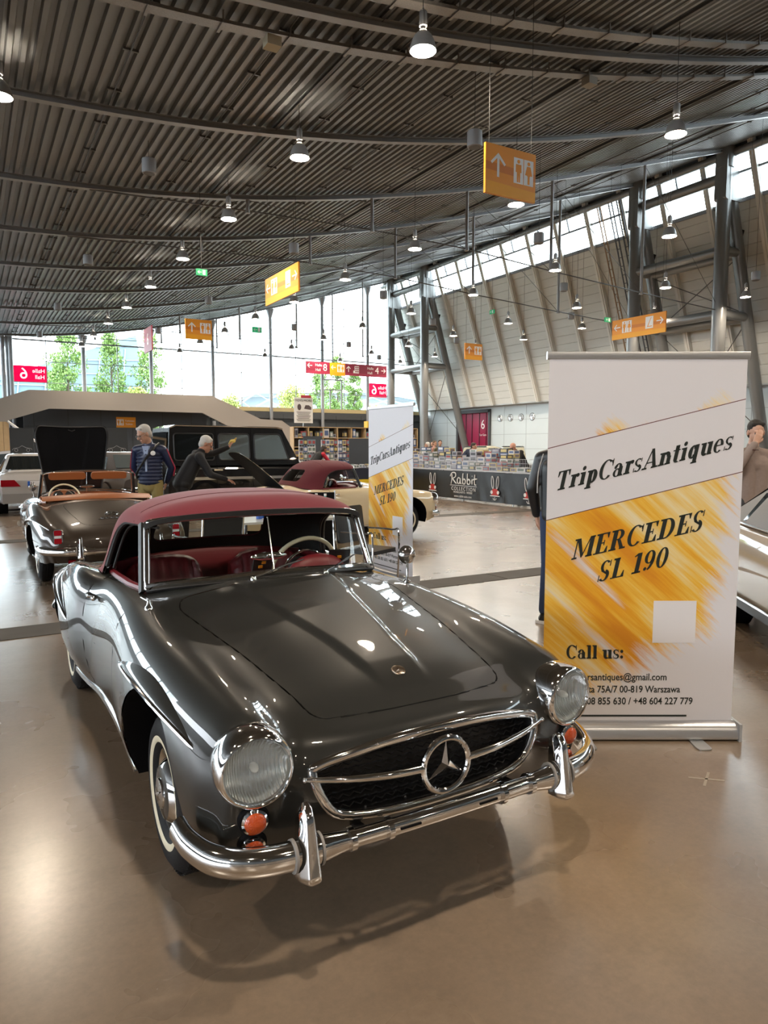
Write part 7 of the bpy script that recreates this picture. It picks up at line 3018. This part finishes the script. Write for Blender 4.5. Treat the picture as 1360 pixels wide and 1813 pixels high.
# small table with bottles and chairs behind the grey roadster
t = thing('meeting_table', 'light grey table with bottles seen through the windscreen of the grey roadster', 'table', (3.15, 7.75, 0))
b = MB()
b.prism(round_poly([(-.62, -.36), (.62, -.36), (.62, .36), (-.62, .36)], .06), .725, .75)
b.build('table_top', mat('table_light', (.55, .55, .55), .35), t, smooth=0)
for s in (-1, 1):
    for q in (-1, 1):
        b = MB()
        b.tube([(s * .56, q * .30, 0), (s * .54, q * .28, .73)], .02, 8)
        b.build('leg', M_chrome, t)
for k, (x, y, c, lab) in enumerate(((2.86, 7.72, (.02, .10, .45), 'blue water bottle on the meeting table, leftmost'), (2.95, 7.80, (.02, .10, .45), 'blue water bottle on the meeting table, in the middle of the blue ones'), (3.04, 7.70, (.02, .10, .45), 'blue water bottle on the meeting table, right of the other blue ones'), (3.62, 7.80, (.02, .40, .36), 'turquoise bottle on the right end of the meeting table'), (3.70, 7.72, (.02, .40, .36), 'second turquoise bottle at the very right end of the meeting table'))):
    o = thing('bottle', lab, 'bottle', (x, y, .75))
    b = MB()
    b.lathe([(0, 0), (.034, 0), (.036, .02), (.036, .15), (.028, .19), (.014, .22), (.013, .25), (0, .25)], 18)
    b.build('bottle_body', mat('pet_%d' % int(c[1] * 100), c, .12, coat=.6), o)
    b = MB()
    b.lathe([(.016, .235), (.016, .262), (0, .262)], 14)
    b.build('cap', M_white, o)
ch0 = None
for k, (x, y, rz, lab) in enumerate(((2.1, 7.2, 200, 'chrome and black visitor chair left of the meeting table'), (3.75, 6.75, 25, 'chrome and black visitor chair between the meeting table and the smaller banner'))):
    if ch0 is None:
        ch0 = c0 = thing('visitor_chair', lab, 'chair', (x, y, 0), R(rz))
        b = MB()
        b.prism(round_poly([(-.23, -.23), (.23, -.23), (.23, .23), (-.23, .23)], .05), .43, .47)
        b.build('seat', M_black, c0, smooth=30)
        b = MB()
        b.prism(round_poly([(-.24, -.2), (.24, -.2), (.24, .2), (-.24, .2)], .05), -.015, .015, Matrix.Translation((0, .25, .72)) @ Matrix.Rotation(R(82), 4, 'X'))
        b.build('backrest', M_black, c0, smooth=30)
        for s in (-1, 1):
            b = MB()
            b.tube(smooth_path([(s * .25, .28, .90), (s * .25, .24, .45), (s * .25, .20, .02), (s * .25, -.2, .012), (s * .25, -.22, .05), (s * .25, -.24, .62), (s * .25, -.15, .66), (s * .25, .18, .66)], 4), .011, 8)
            b.build('side_frame', M_chrome, c0)
    else:
        dup(ch0, (x, y, 0), R(rz), lab)
t = thing('folding_board', 'black display board standing between the cream roadster and the windscreen', 'board', (3.62, 7.95, 0), R(-20))
b = MB()
b.box((0, .25, .60), (.62, .03, .80))
b.build('panel', M_matblack, t, smooth=0)
b = MB()
for s in (-1, 1):
    b.tube([(s * .32, .25, .01), (s * .32, .25, 1.02)], .014, 6)
    b.tube([(s * .32, .05, .012), (s * .32, .45, .012)], .014, 6)
b.build('stand', M_alu, t)

# wooden booth, screens and line marks on the far left
t = thing('timber_booth', 'low timber-clad booth with a slanted white rail at the far left edge', 'booth', (.9, 34.5, 0))
b = MB()
for i in range(9):
    b.box((-1.2 + .22 * i, 0, 1.3), (.21, 1.6, 2.6))
b.build('cladding', M_pine, t, smooth=0)
b = MB()
b.tube([(.62, -.85, 2.62), (2.0, -.85, 1.5), (2.6, -.85, 1.0)], .05, 8)
b.tube([(2.6, -.85, 1.0), (2.6, -.85, 0)], .05, 8)
b.build('rail', M_white, t)
for x, y, lab in ((1.62, 27.0, 'dark display panel with a car outline left of the raised bonnet'), (4.38, 25.4, 'dark display panel with a car outline right of the raised bonnet')):
    t = thing('display_board', lab, 'display board', (x, y, 0), R(-8), 'dark display panels')
    b = MB()
    b.box((0, 0, 1.72), (.72, .05, .95))
    b.build('panel', mat('panel_charcoal', (.025, .028, .03), .5), t, smooth=0)
    b = MB(Matrix.Translation((0, -.03, 1.45)))
    b.tube([(-.3, 0, 0), (-.25, 0, .06), (-.1, 0, .08), (0, 0, .15), (.12, 0, .08), (.28, 0, .05), (.3, 0, 0)], .006, 5)
    for s in (-1, 1):
        b.tube([(s * .18 + .05 * math.cos(q), 0, .05 * math.sin(q)) for q in [2 * PI * i / 12 for i in range(12)]], .006, 5, closed=True)
    b.build('car_outline', mat('line_grey', (.35, .35, .35), .5), t)
    b = MB()
    for s in (-1, 1):
        b.box((s * .3, .05, .63), (.04, .04, 1.26))
        b.box((s * .3, .05, .01), (.05, .4, .02))
    b.build('stand', M_steel, t, smooth=0)
# cross taped on the floor by the banner
t = MB()
for a in (.5, -.75):
    t.box((0, 0, .001), (.16, .012, .0016), rz=a)
o = t.build('tape_cross', mat('floor_tape', (.34, .30, .25), .6), smooth=0, loc=(2.97, 2.03, .0))
tag(o, 'faint tape cross on the concrete below the large banner', 'tape mark')
